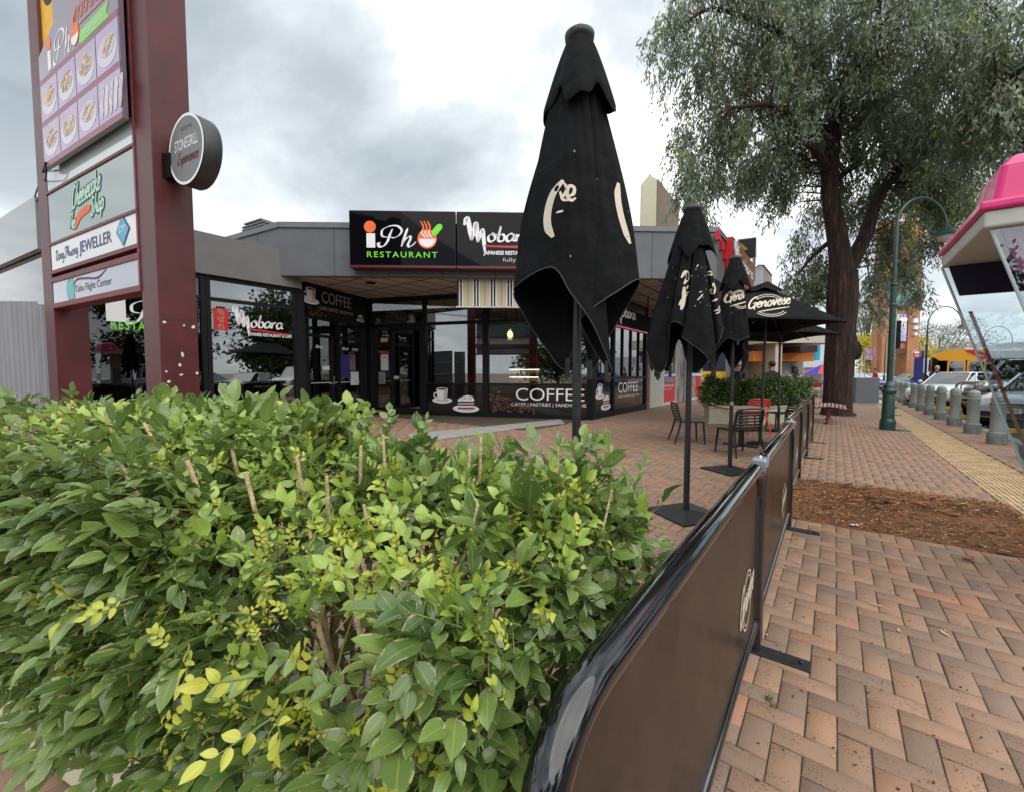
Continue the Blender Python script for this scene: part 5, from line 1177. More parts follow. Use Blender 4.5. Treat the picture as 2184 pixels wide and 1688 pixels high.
    for _ in range(680):
        s = random.uniform(0, 2.6); w = random.uniform(0, WW_); z = hz(s, w) + random.uniform(-.02, .02)
        if random.random() < .35: w = random.uniform(-.06, .02); z = random.uniform(.6, hz(s, 0))
        p = hp(s, w, z)
        if p.length < .62: continue
        for _k in range(random.choice((1, 2, 3))):
            q = p + Vector((random.gauss(0, .014), random.gauss(0, .014), random.gauss(0, .012)))
            spray(q, Z * 1.0 - HP * .3 + Vector((random.gauss(0, .6), random.gauss(0, .6), 0)), Z + Vector((random.gauss(0, .4), random.gauss(0, .4) - .3, 0)), random.choice((5, 7)), random.uniform(.011, .021), True)
    # hand placed yellow shoots
    for px, py, Y, L_ in ((620, 1430, .56, .028), (600, 1510, .54, .034), (575, 1560, .54, .03), (1110, 1440, .60, .022), (1130, 1470, .6, .02), (400, 1395, .62, .022), (245, 1290, .75, .022), (150, 1280, .85, .022), (530, 1425, .6, .03), (960, 1240, .8, .018), (930, 1225, .75, .016), (800, 1650, .5, .03), (360, 1540, .6, .02), (990, 1560, .52, .018), (240, 980, 1.3, .02), (360, 1000, 1.15, .022), (460, 1000, 1.1, .02), (640, 980, 1.1, .02), (850, 1015, 1.05, .022), (1200, 1040, 1.0, .015)):
        p = at(px, py, Y)
        for _k in range(2 if L_ < .025 else 1): spray(p + Vector((random.gauss(0, .01), 0, random.gauss(0, .01))), Vector((random.gauss(0, .6), -.5, random.gauss(.3, .5))), Vector((random.gauss(0, .3), -1, .5)), 5, L_, True)
    for _ in range(700):   # brighter half-grown leaves
        s = random.uniform(0, 2.2); w = random.uniform(-.03, WW_); z = hz(s, w)
        p = hp(s, w, z if w > .02 else random.uniform(.6, z))
        if p.length < .62: continue
        i0 = len(mi); spray(p, Z - HP * .3 + Vector((random.gauss(0, .6), random.gauss(0, .6), 0)), Z + Vector((random.gauss(0, .4), random.gauss(0, .4) - .3, 0)), 5, random.uniform(.030, .042), False)
        for j in range(i0, len(mi)): mi[j] = 2
    # woody stems rising from the trough, their clipped ends pale
    for k in range(130):
        s = random.uniform(.2, 3.2); w = random.uniform(.15, .55); b = hp(s, w, .38)
        s2 = max(.1, s + random.gauss(.05, .22)); w2 = min(WW_ - .03, max(.04, w + random.gauss(0, .16))); top = hp(s2, w2, hz(max(0, s2), w2) + random.uniform(-.10, .035))
        m1_ = b.lerp(top, .4) + Vector((random.gauss(0, .03), random.gauss(0, .03), 0)); r_ = random.uniform(.0045, .0095)
        cuts.tube([b, m1_, top], [r_ * 1.4, r_ * 1.1, r_ * .75], 7, 0); br = m1_
        for _k in range(3):
            a = b.lerp(top, random.uniform(.4, .85)); e_ = a + Vector((random.gauss(0, .1), random.gauss(0, .1), random.uniform(.06, .2)))
            if touv(e_)[0] < U1 + .03: continue
            stems.tube([a, a.lerp(e_, .5) + Vector((0, 0, .01)), e_], [.003, .0025, .0015], 5, 0, False)
    for px, py, Y, dx_, L_, r_ in ((330, 930, 1.35, -.5, .13, .008), (300, 1040, 1.1, -.6, .2, .008), (505, 985, 1.2, -.15, .12, .008), (420, 1020, 1.1, -.3, .14, .009), (540, 1050, 1.05, -.2, .15, .008), (640, 1000, 1.1, -.05, .1, .007), (700, 1050, 1.05, .05, .12, .007), (820, 960, 1.15, .0, .12, .006), (770, 985, 1.15, .1, .13, .0065), (790, 1120, .95, -.2, .14, .0055), (1000, 985, 1.1, .1, .10, .006), (1025, 960, 1.15, .05, .1, .006), (245, 930, 1.4, -.1, .11, .007), (1190, 1000, 1.05, -.02, .16, .004), (870, 1330, .82, .05, .26, .007), (770, 1310, .85, -.25, .25, .008), (690, 1330, .9, -.3, .24, .009), (560, 1360, .85, -.5, .2, .006), (1000, 1130, .9, .35, .16, .005), (1290, 1090, 1.0, .25, .15, .004), (230, 890, 1.5, 0, .08, .006)):
        a = at(px, py, Y - .05); r_ *= .72; cuts.tube([a + Vector((-dx_ * L_ * .9, .02, -L_ * .9)), a + Vector((-dx_ * .02, 0, -L_ * .3)), a + Vector((dx_ * L_ * .35, -.01, L_ * .35))], [r_ * 1.1, r_, r_ * .85], 7, 0)
    DG = leafmat('leaf_green', (.045, .105, .022), (.285, .395, .105), .24, .30)
    YG = leafmat('leaf_new', (.42, .50, .045), (.66, .66, .10), .4, .35); MG = leafmat('leaf_fresh', (.26, .40, .05), (.46, .60, .13), .33, .3)
    P, D, U = (np.array([tuple(q) for q in z_]) for z_ in (P, D, U))
    leaf_obj('foliage', [DG, YG, MG], P, D, U, np.array(Ls), np.array(Ws), np.array(rn), np.array(mi), 7, .26, .30, t)
    stems.build('twigs', TWIG, t, fixn=False); cuts.build('stems', CUT, t, fixn=False)
    pl = thing('planter_trough', HO + HD * 1.5 + HP * .35, 0, 'cream trough planter under the foreground hedge', 'planter')
    mb = MB(); a, b = HO + HD * .05 + HP * .14, HD * 4.4
    mb.obox(a + Z * 0, b, HP * .48, Z * .36); mb.obox(a - HP * .03 + Z * .36 - HD * .03, b + HD * .06, HP * .54, Z * .05)
    mb.build('box', mat('planter_cream', (.62, .58, .45), .6, var=.1, vscale=5), pl, bevel=.012)
hedge()
# ============================================================ barrier
def barrier(P, Q, k, lab, top=.95, endcap=True):
    P, Q = Vector(P), Vector(Q); d = (Q - P).normalized(); L_ = (Q - P).length
    t = thing('cafe_barrier', P, 0, lab, 'barrier', 'cafe barrier panels along the path')
    n_ = Vector((d.y, -d.x, 0)); r_ = .031
    path = bent([P + Z * .03, P + Z * top, Q + Z * top, Q + Z * .03], .17 if k == 0 else .12, 14)
    mb = MB(); mb.tube(path, r_, 20); mb.build('frame', BLKF, t)
    mb = MB(); mb.tube([P + d * .02 + Z * .15, Q - d * .02 + Z * .15], .021, 14); mb.build('bottom_rail', BLKF, t)
    # panel with rounded top corners
    pr = []; rr = .13
    for (x, y, a0) in ((.045 + rr, top - .045 - rr, 180), (L_ - .045 - rr, top - .045 - rr, 90)):
        for q in range(7): a = R(a0 - 15 * q); pr.append((x + rr * math.cos(a), y + rr * math.sin(a)))
    pr += [(L_ - .045, .165), (.045, .165)]
    mb = MB(); mb.prism([P + d * x + Z * y + n_ * .003 for x, y in pr], n_ * -.006); pn = mb.build('banner', mat('banner_brown', (.046, .030, .022), .30, var=.32, vscale=3.5, spec=.16, bump=.12, bscale=5), t)
    f = lambda c: (lambda x, y: P + d * x + Z * y + n_ * (.006 + c)); mb = MB(); cx_ = L_ * .84 if k == 0 else L_ * .72; cy_ = .40
    arc_band(mb, f(0), cx_, cy_, .115, .13, .008, 0, 360); arc_band(mb, f(0), cx_, cy_, .095, .11, .005, 0, 360)
    script(mb, 'Genovese', f(.001), cx_ - .19, cx_ + .17, cy_ - .05, .075, .017, 0, .2, .12)
    mb.build('logo', CREAM, pn, fixn=False)
    mb = MB(); mb.tube([P + d * .075 + Z * .2, P + d * .075 + Z * (top - .2)], .004, 5); mb.tube([Q - d * .06 + Z * .2, Q - d * .06 + Z * (top - .15)], .012, 8)
    mb.build('cable_tie', BLKM, t)
    for c in ((Q,) if k else (P, Q)):
        mb = MB(); mb.obox(c - d * .045 - n_ * .03 + Z * .002, d * .09, n_ * .27, Z * .008); mb.lathe([(.011, .008), (.011, .022), (.006, .024)], c + n_ * .20, 8); mb.build('foot_plate', BLKM, t, bevel=.002)
    return t
P1 = gr(1607, 1383); P2 = gr(1679, 1126); P3 = gr(1698, 1018); P4 = gr(1718, 975); P5 = gr(1730, 942)
P0 = P1 - (P2 - P1).normalized() * 2.0
labs = ['nearest black-framed brown cafe barrier panel running out of the bottom of the picture', 'second nearest cafe barrier panel, with grey clamp at its near top corner', 'edge-on cafe barrier panel beside the tables, its chrome-bright rail seen end on', 'cafe barrier panel just beyond the mulch bed', 'farthest cafe barrier panel, reaching to the slatted bench']
off = (P2 - P1).normalized()
barrier(P0, P1, 0, labs[0]); barrier(P1 + off * .06, P2, 1, labs[1]); barrier(P2 + off * .09 + Vector((.02, .1, 0)), P3 - off * .12 + Vector((.03, 0, 0)), 2, labs[2]); barrier(P3, P4, 3, labs[3]); barrier(P4 + off * .07, P5, 4, labs[4])
def clamp(p, lab):
    t = thing('rail_clamp', p, 0, lab, 'clamp', 'clamps on the barrier rails')
    mb = MB(); mb.box((0, 0, 0), (.07, .085, .05), 0, -STA); mb.build('clamp_body', mat('clamp_grey', (.30, .33, .36), .25, metal=.3), t, local=True, bevel=.012)
    mb = MB(); mb.lathe([(.008, .025), (.008, .035), (0, .036)], (0, 0, 0), 8); mb.build('bolt', CHROME, t, local=True)
clamp(P1 + off * .03 + Z * .955, 'grey clamp joining the two nearest barrier panels'); clamp(P2 + off * .045 + Z * .955, 'grey clamp where the edge-on barrier panel begins')
# ============================================================ closed umbrellas
CLOTH = mat('black_canvas', (.0072, .0076, .0085), .9, var=.35, vscale=6, bump=.9, bscale=11, spec=.15)
STAIN = mat('droppings', (.22, .215, .21), .9)
def closed_umbrella(px, pbase, ptop, lab, ridges, scale=1.0, seed=1, logo=None):
    rs = random.Random(seed)
    b = gr(px, pbase); Y = b.y; zt = zat(ptop, Y) if True else 3; zt = at(px, ptop, Y).z
    t = thing('closed_umbrella', b, 0, lab, 'umbrella', 'closed black parasols')
    x0, y0 = b.x, b.y
    # the hem is one closed wavy loop; the cloth runs from a small top ring down to it
    na = 300; ns = 46; grid = np.zeros((ns + 1, na, 3)); ztop = zt - .10
    K = len(ridges); per = na // K; na = per * K; grid = np.zeros((ns + 1, na, 3)); loop = []
    for i in range(K):
        a, b_, c, d = (Vector(ridges[(i + q) % K]) for q in (-1, 0, 1, 2))
        for k in range(per):
            q = k / per; loop.append(.5 * ((2 * b_) + (c - a) * q + (2 * a - 5 * b_ + 4 * c - d) * q * q + (3 * b_ - a - 3 * c + d) * q ** 3))
    for j in range(na):
        h = loop[j]; ta = 2 * math.pi * j / na + math.atan2(ridges[0][1], ridges[0][0])
        for i in range(ns + 1):
            s = i / ns; pr_ = s ** .92; tr_ = .062 * (1 - s) ** .8
            x_ = tr_ * math.cos(ta) + h.x * pr_; y_ = tr_ * math.sin(ta) + h.y * pr_; rr_ = math.hypot(x_, y_)
            cr = 1 + (.030 * math.sin(j * .19 + seed + 3 * s) + .022 * math.sin(j * .43 + 2 * seed - 5 * s)) * math.sin(math.pi * min(1, s * 1.05)) + .02 * math.sin(9 * s + j * .05)
            k_ = max(1, .036 / max(rr_, 1e-3)) * cr
            bul = 1 + .05 * math.sin(math.pi * s)
            grid[i, j] = (x0 + x_ * k_ * bul, y0 + y_ * k_ * bul, ztop + (h.z - ztop) * s)
    V = grid.reshape(-1, 3); F = [[i * na + j, i * na + (j + 1) % na, (i + 1) * na + (j + 1) % na, (i + 1) * na + j] for i in range(ns) for j in range(na)]
    mb = MB(); mb.add(V, F, 0, True); cl = mb.build('canopy', CLOTH, t, fixn=True)
    # hem piping
    hm = [Vector(V[ns * na + j]) for j in range(na)]; mb = MB(); mb.tube(hm + [hm[0]], .0032, 5, 0, False); mb.build('hem', mat('hem_thread', (.05, .05, .053), .8), cl, fixn=False)
    bv = BVHTree.FromPolygons([tuple(v) for v in V], F)
    # vent cape on top with scalloped edge
    mb = MB(); n2 = 128; vs = []; rows = 12
    for i in range(rows + 1):
        s = i / rows
        for j in range(n2):
            a = 2 * math.pi * j / n2; sc_ = math.cos(4 * a + seed)
            r_ = (.055 + (.115 + .03 * sc_) * s ** .8) * scale; z = zt - .05 - (.36 - .05 * sc_ * -1) * s * scale
            if i == rows: r_ -= .008
            vs.append((x0 + r_ * math.cos(a), y0 + r_ * math.sin(a), z + .02 * s * math.cos(8 * a + 1)))
    mb.add(vs, [[i * n2 + j, i * n2 + (j + 1) % n2, (i + 1) * n2 + (j + 1) % n2, (i + 1) * n2 + j] for i in range(rows) for j in range(n2)], 0, True); mb.build('vent_cape', CLOTH, t, fixn=True)
    mb = MB(); mb.lathe([(.055 * scale, -.08), (.075 * scale, -.06), (.078 * scale, -.035), (.05 * scale, -.012), (0, 0)], (x0, y0, zt), 24); mb.build('finial', BLKM, t)
    mb = MB(); mb.tube([(x0, y0, .05), (x0, y0, zt - .12)], .019 * scale + .005, 18); po = mb.build('pole', BLKM, t)
    mb = MB(); mb.tube([(x0, y0, .02), (x0, y0, .72)], .029, 18); mb.build('sleeve', BLKM, po)
    mb = MB(); mb.lathe([(.0262, .95), (.0262, 1.0)], (x0, y0, .0), 16, 0); mb.build('sticker_band', mat('band_tan', (.30, .24, .15), .6), po)
    a = .28; mb = MB(); rz = R(20)
    ca = [Vector((x0, y0, 0)) + Matrix.Rotation(rz, 3, 'Z') @ Vector((sx * a, sy * a, .004)) for sx, sy in ((-1, -1), (1, -1), (1, 1), (-1, 1))]
    cb_ = [p + Z * .016 for p in ca]; ci = [Vector((x0, y0, 0)) + Matrix.Rotation(rz, 3, 'Z') @ Vector((sx * .04, sy * .04, .055)) for sx, sy in ((-1, -1), (1, -1), (1, 1), (-1, 1))]
    mb.add(ca + cb_ + ci, [[3, 2, 1, 0], [8, 9, 10, 11]] + [[i, (i + 1) % 4, 4 + (i + 1) % 4, 4 + i] for i in range(4)] + [[4 + i, 4 + (i + 1) % 4, 8 + (i + 1) % 4, 8 + i] for i in range(4)]); mb.build('base_plate', BLKM, t, bevel=.003)
    # rib tips hanging at the low points of the hem
    for i in range(K):
        h = ridges[i]
        if h[2] > ridges[i - 1][2] or h[2] > ridges[(i + 1) % K][2]: continue
        d_ = Vector((h[0], h[1], 0)).normalized(); e_ = Vector((-d_.y, d_.x, 0)); p = Vector((x0 + h[0] * .9, y0 + h[1] * .9, h[2] - .015))
        mb = MB(); mb.obox(p - d_ * .01 - e_ * .013 - Z * .04, d_ * .02, e_ * .026, Z * .11); mb.ball(p + d_ * .012, .004, 1, 8); mb.build('rib_tip', [BLKM, SILV], t, bevel=.004)
    # printed logo and stains follow the cloth
    def proj(c, off=.0022):
        o_, d_, r_ = c
        def fn(x, y):
            h_ = bv.ray_cast(o_ + r_ * x + Z * y, d_)
            if h_[0] is None:
                return o_ + r_ * x + Z * y + d_ * 5
            nrm = h_[1] if h_[1].dot(d_) < 0 else -h_[1]
            return h_[0] + nrm * off
        return fn
    d_ = Vector((0, 1, 0)); r_ = Vector((1, 0, 0)); fq = proj((Vector((x0, y0, 0)) - d_, d_, r_)); kx = Y / F0
    fn = lambda a, b_: fq((a - px) * (Y - .2) / F0, zat(b_, Y - .2))
    for piece in (logo or []):
        mb = MB()
        for st in piece:
            if st[0] == 'word':
                _, wx, wy, k = st
                fw_ = lambda a, b_: fn(wx + a, wy - b_)
                script(mb, 'Genovese', fw_, -26 * k, 26 * k, -6 * k, 11 * k, 2.2 * k, 0, .15, .25, None, 7)
                for q in (16, 19): arc_band(mb, fw_, 0, 0, q * k, q * k, 1.3 * k, 50, 150, 0, 24); arc_band(mb, fw_, 0, 0, q * k, q * k, 1.3 * k, 230, 330, 0, 24)
                stroke(mb, [(-20 * k, -14 * k), (24 * k, -1 * k)], 2.4 * k, fw_, 0, n=24)
            else: stroke(mb, st[1], st[0], fn, 0, n=16)
        # drop faces that fell off the cloth
        c_ = Vector((x0, y0, 0)); mb2 = MB()
        for f, m_ in zip(mb.f, mb.m):
            pts = [Vector(mb.v[i]) for i in f]
            if max((p - c_).to_2d().length for p in pts) > .6 or max((p - q).length for p in pts for q in pts) > .09: continue
            mb2.add(pts, [list(range(len(pts)))], 0)
        if mb2.f: mb2.build('logo', CREAM, cl, fixn=False)
    mb = MB()
    for _ in range(7 if seed != 2 else 26):
        az = R(rs.uniform(-150, -10)); zz = rs.uniform(1.95, zt - .6); d_ = Vector((-math.cos(az), -math.sin(az), 0)); r_ = Vector((-math.sin(az), math.cos(az), 0)); fn = proj((Vector((x0, y0, 0)) - d_, d_, r_), .0025)
        xo = rs.uniform(-.12, .12); w_ = rs.uniform(.002, .006); l_ = rs.uniform(.003, .012)
        P_ = [fn(xo + w_ * math.cos(q), zz + l_ * math.sin(q)) for q in np.linspace(0, 6.28, 8)[:-1]]
        if max((Vector(p) - Vector(P_[0])).length for p in P_) < .06: mb.poly(P_)
    mb.build('stain', STAIN, cl, fixn=False)
    return t
closed_umbrella(1226, 1325, 62, 'tallest closed black umbrella, nearest the camera behind the hedge',
    [(-.345, -.02, 1.85), (-.165, -.19, 1.925), (-.07, -.24, 1.79), (.05, -.22, 1.63), (.155, -.15, 1.41), (.09, -.08, 1.50), (.005, -.10, 1.66), (.03, -.20, 1.71), (.16, -.19, 1.80), (.33, -.04, 1.885), (.20, .12, 1.60), (.10, .12, 1.42), (.05, .24, 1.72), (-.04, .14, 1.43), (-.16, .16, 1.55), (-.30, .06, 1.74)], 1.0, 1,
    [[(15, [(1183, 380), (1163, 405), (1152, 445), (1152, 480), (1162, 505)])],
     [(6, [(1183, 384), (1190, 402), (1180, 422), (1192, 428)]), (7.5, [(1188, 420), (1203, 412), (1205, 397), (1194, 396), (1190, 414), (1198, 427), (1209, 420)]), (4.5, [(1168, 453), (1182, 450)]), (5, [(1176, 405), (1180, 425)])],
     [(15, [(1308, 368), (1305, 400), (1310, 440), (1321, 480), (1333, 508)])]])
closed_umbrella(1463, 1096, 437, 'closed black umbrella with pale streaks, standing left of the nearest barrier joint',
    [(-.43, -.02, 1.62), (-.37, -.10, 1.42), (-.29, -.12, 1.44), (-.24, -.08, 1.62), (-.27, -.20, 1.86), (-.17, -.24, 1.84), (-.12, -.12, 1.78), (-.17, -.27, 1.72), (.0, -.30, 1.58), (.145, -.24, 1.43), (.16, -.14, 1.6), (.20, -.20, 1.71), (.29, -.06, 1.84), (.22, .12, 1.5), (.08, .16, 1.42), (.0, .26, 1.75), (-.14, .18, 1.42), (-.28, .16, 1.6), (-.34, .08, 1.42)], 1.15, 2,
    [[(7, [(1425, 592), (1434, 579), (1438, 590), (1430, 606)]), (8, [(1430, 612), (1428, 640), (1422, 662)]), (5, [(1418, 652), (1428, 636), (1440, 622)]), (4, [(1434, 616), (1440, 608)])],
     [(3, [(1491, 574), (1500, 572), (1504, 580)]), (3, [(1492, 580), (1502, 580)]), (5, [(1498, 608), (1504, 600), (1507, 612), (1500, 622), (1496, 612)]), (4, [(1498, 640), (1512, 634)]), (3, [(1500, 662), (1510, 658), (1518, 648)]), (3, [(1502, 668), (1512, 664), (1519, 655)])],
     [(2.5, [(1455, 642), (1461, 636), (1468, 628)]), (2, [(1460, 625), (1466, 622)]), (2, [(1459, 568), (1462, 562)])]])
closed_umbrella(1556, 1003, 545, 'closed black umbrella with cream script and ring logo, farthest of the three',
    [(-.32, 0, 1.6), (-.20, -.20, 1.87), (-.06, -.25, 1.84), (.12, -.20, 1.90), (.07, -.12, 1.78), (.15, -.14, 1.62), (.07, -.12, 1.41), (.14, .02, 1.6), (.1, .2, 1.45), (-.05, .2, 1.7), (-.2, .15, 1.42), (-.3, .08, 1.5)], 1.1, 3,
    [[('word', 1556, 638, 1.05)]])
def open_umbrella(px, Y, corners, apex, lab, logo=True):
    b = at(px, 900, Y); b.z = 0
    t = thing('open_umbrella', b, 0, lab, 'umbrella', 'open black market umbrellas'); C = [Vector(c) for c in corners]; A_ = Vector(apex)
    mb = MB(); n = 10
    for i in range(4):
        p, q = C[i], C[(i + 1) % 4]; vs = []
        for r_ in range(n + 1):
            s = r_ / n
            for k in range(n + 1):
                f = k / n; e_ = p.lerp(q, f); v = A_.lerp(e_, s); v.z -= .02 * math.sin(math.pi * s) - .0 ; v.z += .05 * s * math.sin(math.pi * f); vs.append(v)
        mb.add(vs, [[r_ * (n + 1) + k, r_ * (n + 1) + k + 1, (r_ + 1) * (n + 1) + k + 1, (r_ + 1) * (n + 1) + k] for r_ in range(n) for k in range(n)], 0, True)
    cn = mb.build('canopy', CLOTH, t, fixn=True); md = cn.modifiers.new('s', 'SOLIDIFY'); md.thickness = .006
    bv = BVHTree.FromPolygons([tuple(v) for v in mb.v], mb.f)
    mb = MB(); nn_ = 4; cp = A_ + Z * .02
    for i in range(4):
        p, q = A_.lerp(C[i], .20) + Z * .07, A_.lerp(C[(i + 1) % 4], .20) + Z * .07; vs = [cp + Z * .09]
        for k in range(9): f = k / 8; e_ = p.lerp(q, f); vs.append(e_ - Z * .035 * math.sin(f * math.pi * 3) + (e_ - A_) * .05)
        mb.add(vs, [[0, k, k + 1] for k in range(1, 9)], 0, True)
    mb.build('vent_cape', CLOTH, t, fixn=False)
    mb = MB(); mb.tube([(b.x, b.y, 0.03), (A_.x, A_.y, A_.z + .05)], .024, 14); mb.build('pole', BLKM, t); mb = MB(); mb.lathe([(.03, 0), (.03, .6)], b, 14); mb.lathe([(.3, 0), (.3, .03), (.04, .06)], b, 4); mb.build('base_plate', BLKM, t)
    hub = Vector((A_.x, A_.y, A_.z - .55))
    for i in range(4):
        for e_ in (C[i], C[i].lerp(C[(i + 1) % 4], .5)):
            mb = MB(); mb.tube([A_ - Z * .05, A_.lerp(e_, .5) - Z * .13, e_ - Z * .03], .010, 6); mb.tube([hub, A_.lerp(e_, .5) - Z * .15], .009, 6); mb.build('rib', BLKM, t)
    if logo:
        L0, L1 = C[0], C[1]; mid = L0.lerp(L1, .597); d_ = (mid - A_); d_.z = 0; d_.normalize(); r_ = (L1 - L0).normalized(); c = A_.lerp(mid, .60)
        def fn(x, y):
            o_ = Vector((c.x, c.y, 0)) + r_ * x - d_ * y * 1.45 + Z * 6; h_ = bv.ray_cast(o_, -Z); return (h_[0] + Z * .008) if h_[0] is not None else o_
        mb = MB(); script(mb, 'Genovese', fn, -.40, .38, -.10, .15, .030, 0, .2, .22, None, 6)
        for q in (.0, .05):
            arc_band(mb, fn, 0, 0, (.34 - q), .30 - q, .014, 40, 140, 0, 20); arc_band(mb, fn, 0, 0, (.34 - q), .30 - q, .014, 225, 325, 0, 20)
        stroke(mb, [(-.22, -.18), (.36, -.02)], .024, fn, 0, n=16); mf = MB(); [mf.add([mb.v[i] for i in f], [list(range(len(f)))], 0) for f in mb.f if max(mb.v[i][2] for i in f) < 4]; mf.build('logo', CREAM, cn, fixn=False)
    return t
cA = at(1808, 677, 7.3); cB = at(1400, 690, 7.3); Yb = 9.7
cA.z = cB.z = (cA.z + cB.z) / 2 - .02
ap = at(1637, 612, 8.4)
open_umbrella(1622, 8.4, [(cB.x, 7.25, cA.z), (cA.x, 7.3, cA.z), (cA.x + .35, Yb, cA.z - .02), (cB.x + .6, Yb, cA.z - .02)], ap, 'open black market umbrella with cream script logo facing the camera')
c2 = at(1797, 713, 9.6); open_umbrella(1660, 10.3, [(c2.x - 2.9, 9.2, c2.z - .02), (c2.x, 9.6, c2.z), (c2.x + .3, 12.2, c2.z), (c2.x - 2.6, 12.2, c2.z)], (at(1660, 800, 10.6).x, 10.6, c2.z + .62), 'second open black umbrella, lower and behind the one with the logo', False)
# ============================================================ tables, chairs, planters
def chair(loc, rz, m, lab):
    t = thing('cafe_chair', loc, rz, lab, 'chair', 'cafe chairs'); t.scale = (1.2, 1.1, 1.0)
    mb = MB(); vs = []; n = 8
    for i in range(n + 1):
        for j in range(n + 1):
            x, y = -.22 + .44 * i / n, -.21 + .42 * j / n; vs.append((x * (1 - .08 * (j / n < .2)), y, .455 - .014 * math.cos(x * 7) * math.cos(y * 6)))
    F = [[i * (n + 1) + j, (i + 1) * (n + 1) + j, (i + 1) * (n + 1) + j + 1, i * (n + 1) + j + 1] for i in range(n) for j in range(n)]
    mb.add(vs, F, 0, True); mb.add([(a, b_, c - .022) for a, b_, c in vs], [f[::-1] for f in F], 0, True)
    mb.box((0, 0, .437), (.43, .41, .014)); mb.build('seat', m, t, local=True)
    for sx in (-1, 1):
        mb = MB(); mb.tube([(sx * .20, .19, .44), (sx * .215, .205, .2), (sx * .225, .215, 0)], [.020, .017, .013], 8); mb.build('leg', m, t, local=True)
        mb = MB(); mb.tube([(sx * .19, -.19, .45), (sx * .21, -.25, .2), (sx * .225, -.31, 0)], [.020, .017, .013], 8); mb.build('leg', m, t, local=True)
    mb = MB(); mb.tube(bent([(-.19, -.18, .43), (-.205, -.24, .62), (-.20, -.27, .80), (0, -.315, .82), (.20, -.27, .80), (.205, -.24, .62), (.19, -.18, .43)], .05), .017, 8, ry=1.0); mb.build('back_frame', m, t, local=True)
    for k in range(6):
        z = .50 + k * .052; y = -.205 - (z - .45) * .17
        mb = MB(); mb.tube([(-.195, y, z), (-.10, y - .03, z), (0, y - .042, z), (.10, y - .03, z), (.195, y, z)], .007, 6, ry=2.6); mb.build('back_slat', m, t, local=True)
    return t
BLKC = mat('black_plastic', (.014, .014, .016), .38, var=.2, vscale=20); REDC = mat('red_plastic', (.62, .022, .028), .38, var=.08)
chair(gr(1468, 942), R(-97), BLKC, 'black slatted chair standing apart on the left, seen from its side')
chair(gr(1573, 967), R(8), BLKC, 'black slatted chair with its back to the camera at the front table')
chair(gr(1600, 922), R(4), REDC, 'red slatted chair between the two tables')
chair(gr(1665, 918), R(80), BLKC, 'black slatted chair beside the edge-on barrier panel, right of the red chair')
chair(gr(1697, 912), R(60), BLKC, 'black slatted chair half hidden behind the barrier near the shrub planter')
def table(px, py, lab, w=.75):
    p = gr(px, py); t = thing('cafe_table', p, R(-6), lab, 'table', 'cafe tables')
    mb = MB(); mb.box((0, 0, .745), (w, w, .028)); mb.build('tabletop', [mat('table_wood', (.20, .10, .045), .35, var=.2, vscale=5, stretch=(1, 9, 1))], t, local=True, bevel=.006)
    mb = MB(); mb.box((0, 0, .728), (w + .015, w + .015, .016)); mb.build('edge_trim', mat('table_edge', (.55, .42, .30), .5), t, local=True)
    mb = MB(); mb.lathe([(.035, .03), (.035, .72)], (0, 0, 0), 14); mb.box((0, 0, .02), (.62, .06, .03), 0, .8); mb.box((0, 0, .022), (.62, .06, .034), 0, .8 + 1.57); mb.build('pedestal', BLKM, t, local=True); return t
table(1578, 950, 'square wood-topped cafe table behind the umbrella pole, nearest of the two'); table(1600, 893, 'wood-topped cafe table carrying a white coffee cup, behind the red chair')
def cup(px, py, Y, lab):
    p = at(px, py, Y); p.z = .76
    t = thing('coffee_cup', p, 0, lab, 'cup'); cw = mat('china_white', (.80, .79, .76), .15, coat=.4)
    mb = MB(); mb.lathe([(0, 0), (.05, .004), (.09, .014), (.088, .018), (.05, .009), (0, .008)], (0, 0, .0), 28); mb.build('saucer', cw, t, local=True)
    mb = MB(); mb.lathe([(0, .01), (.026, .01), (.034, .02), (.048, .06), (.050, .075), (.047, .075), (.044, .06), (.03, .022), (0, .02)], (0, 0, 0), 28); cb2 = mb.build('body', cw, t, local=True)
    mb = MB(); mb.tube([(.045, 0, .062), (.07, 0, .06), (.073, 0, .045), (.06, 0, .03), (.036, 0, .03)], .005, 8); mb.build('handle', cw, cb2, local=True)
cup(1580, 853, gr(1600, 893).y - .15, 'white coffee cup and saucer on the rear cafe table')
PLC = mat('planter_cream2', (.46, .44, .33), .7, var=.1, vscale=4)
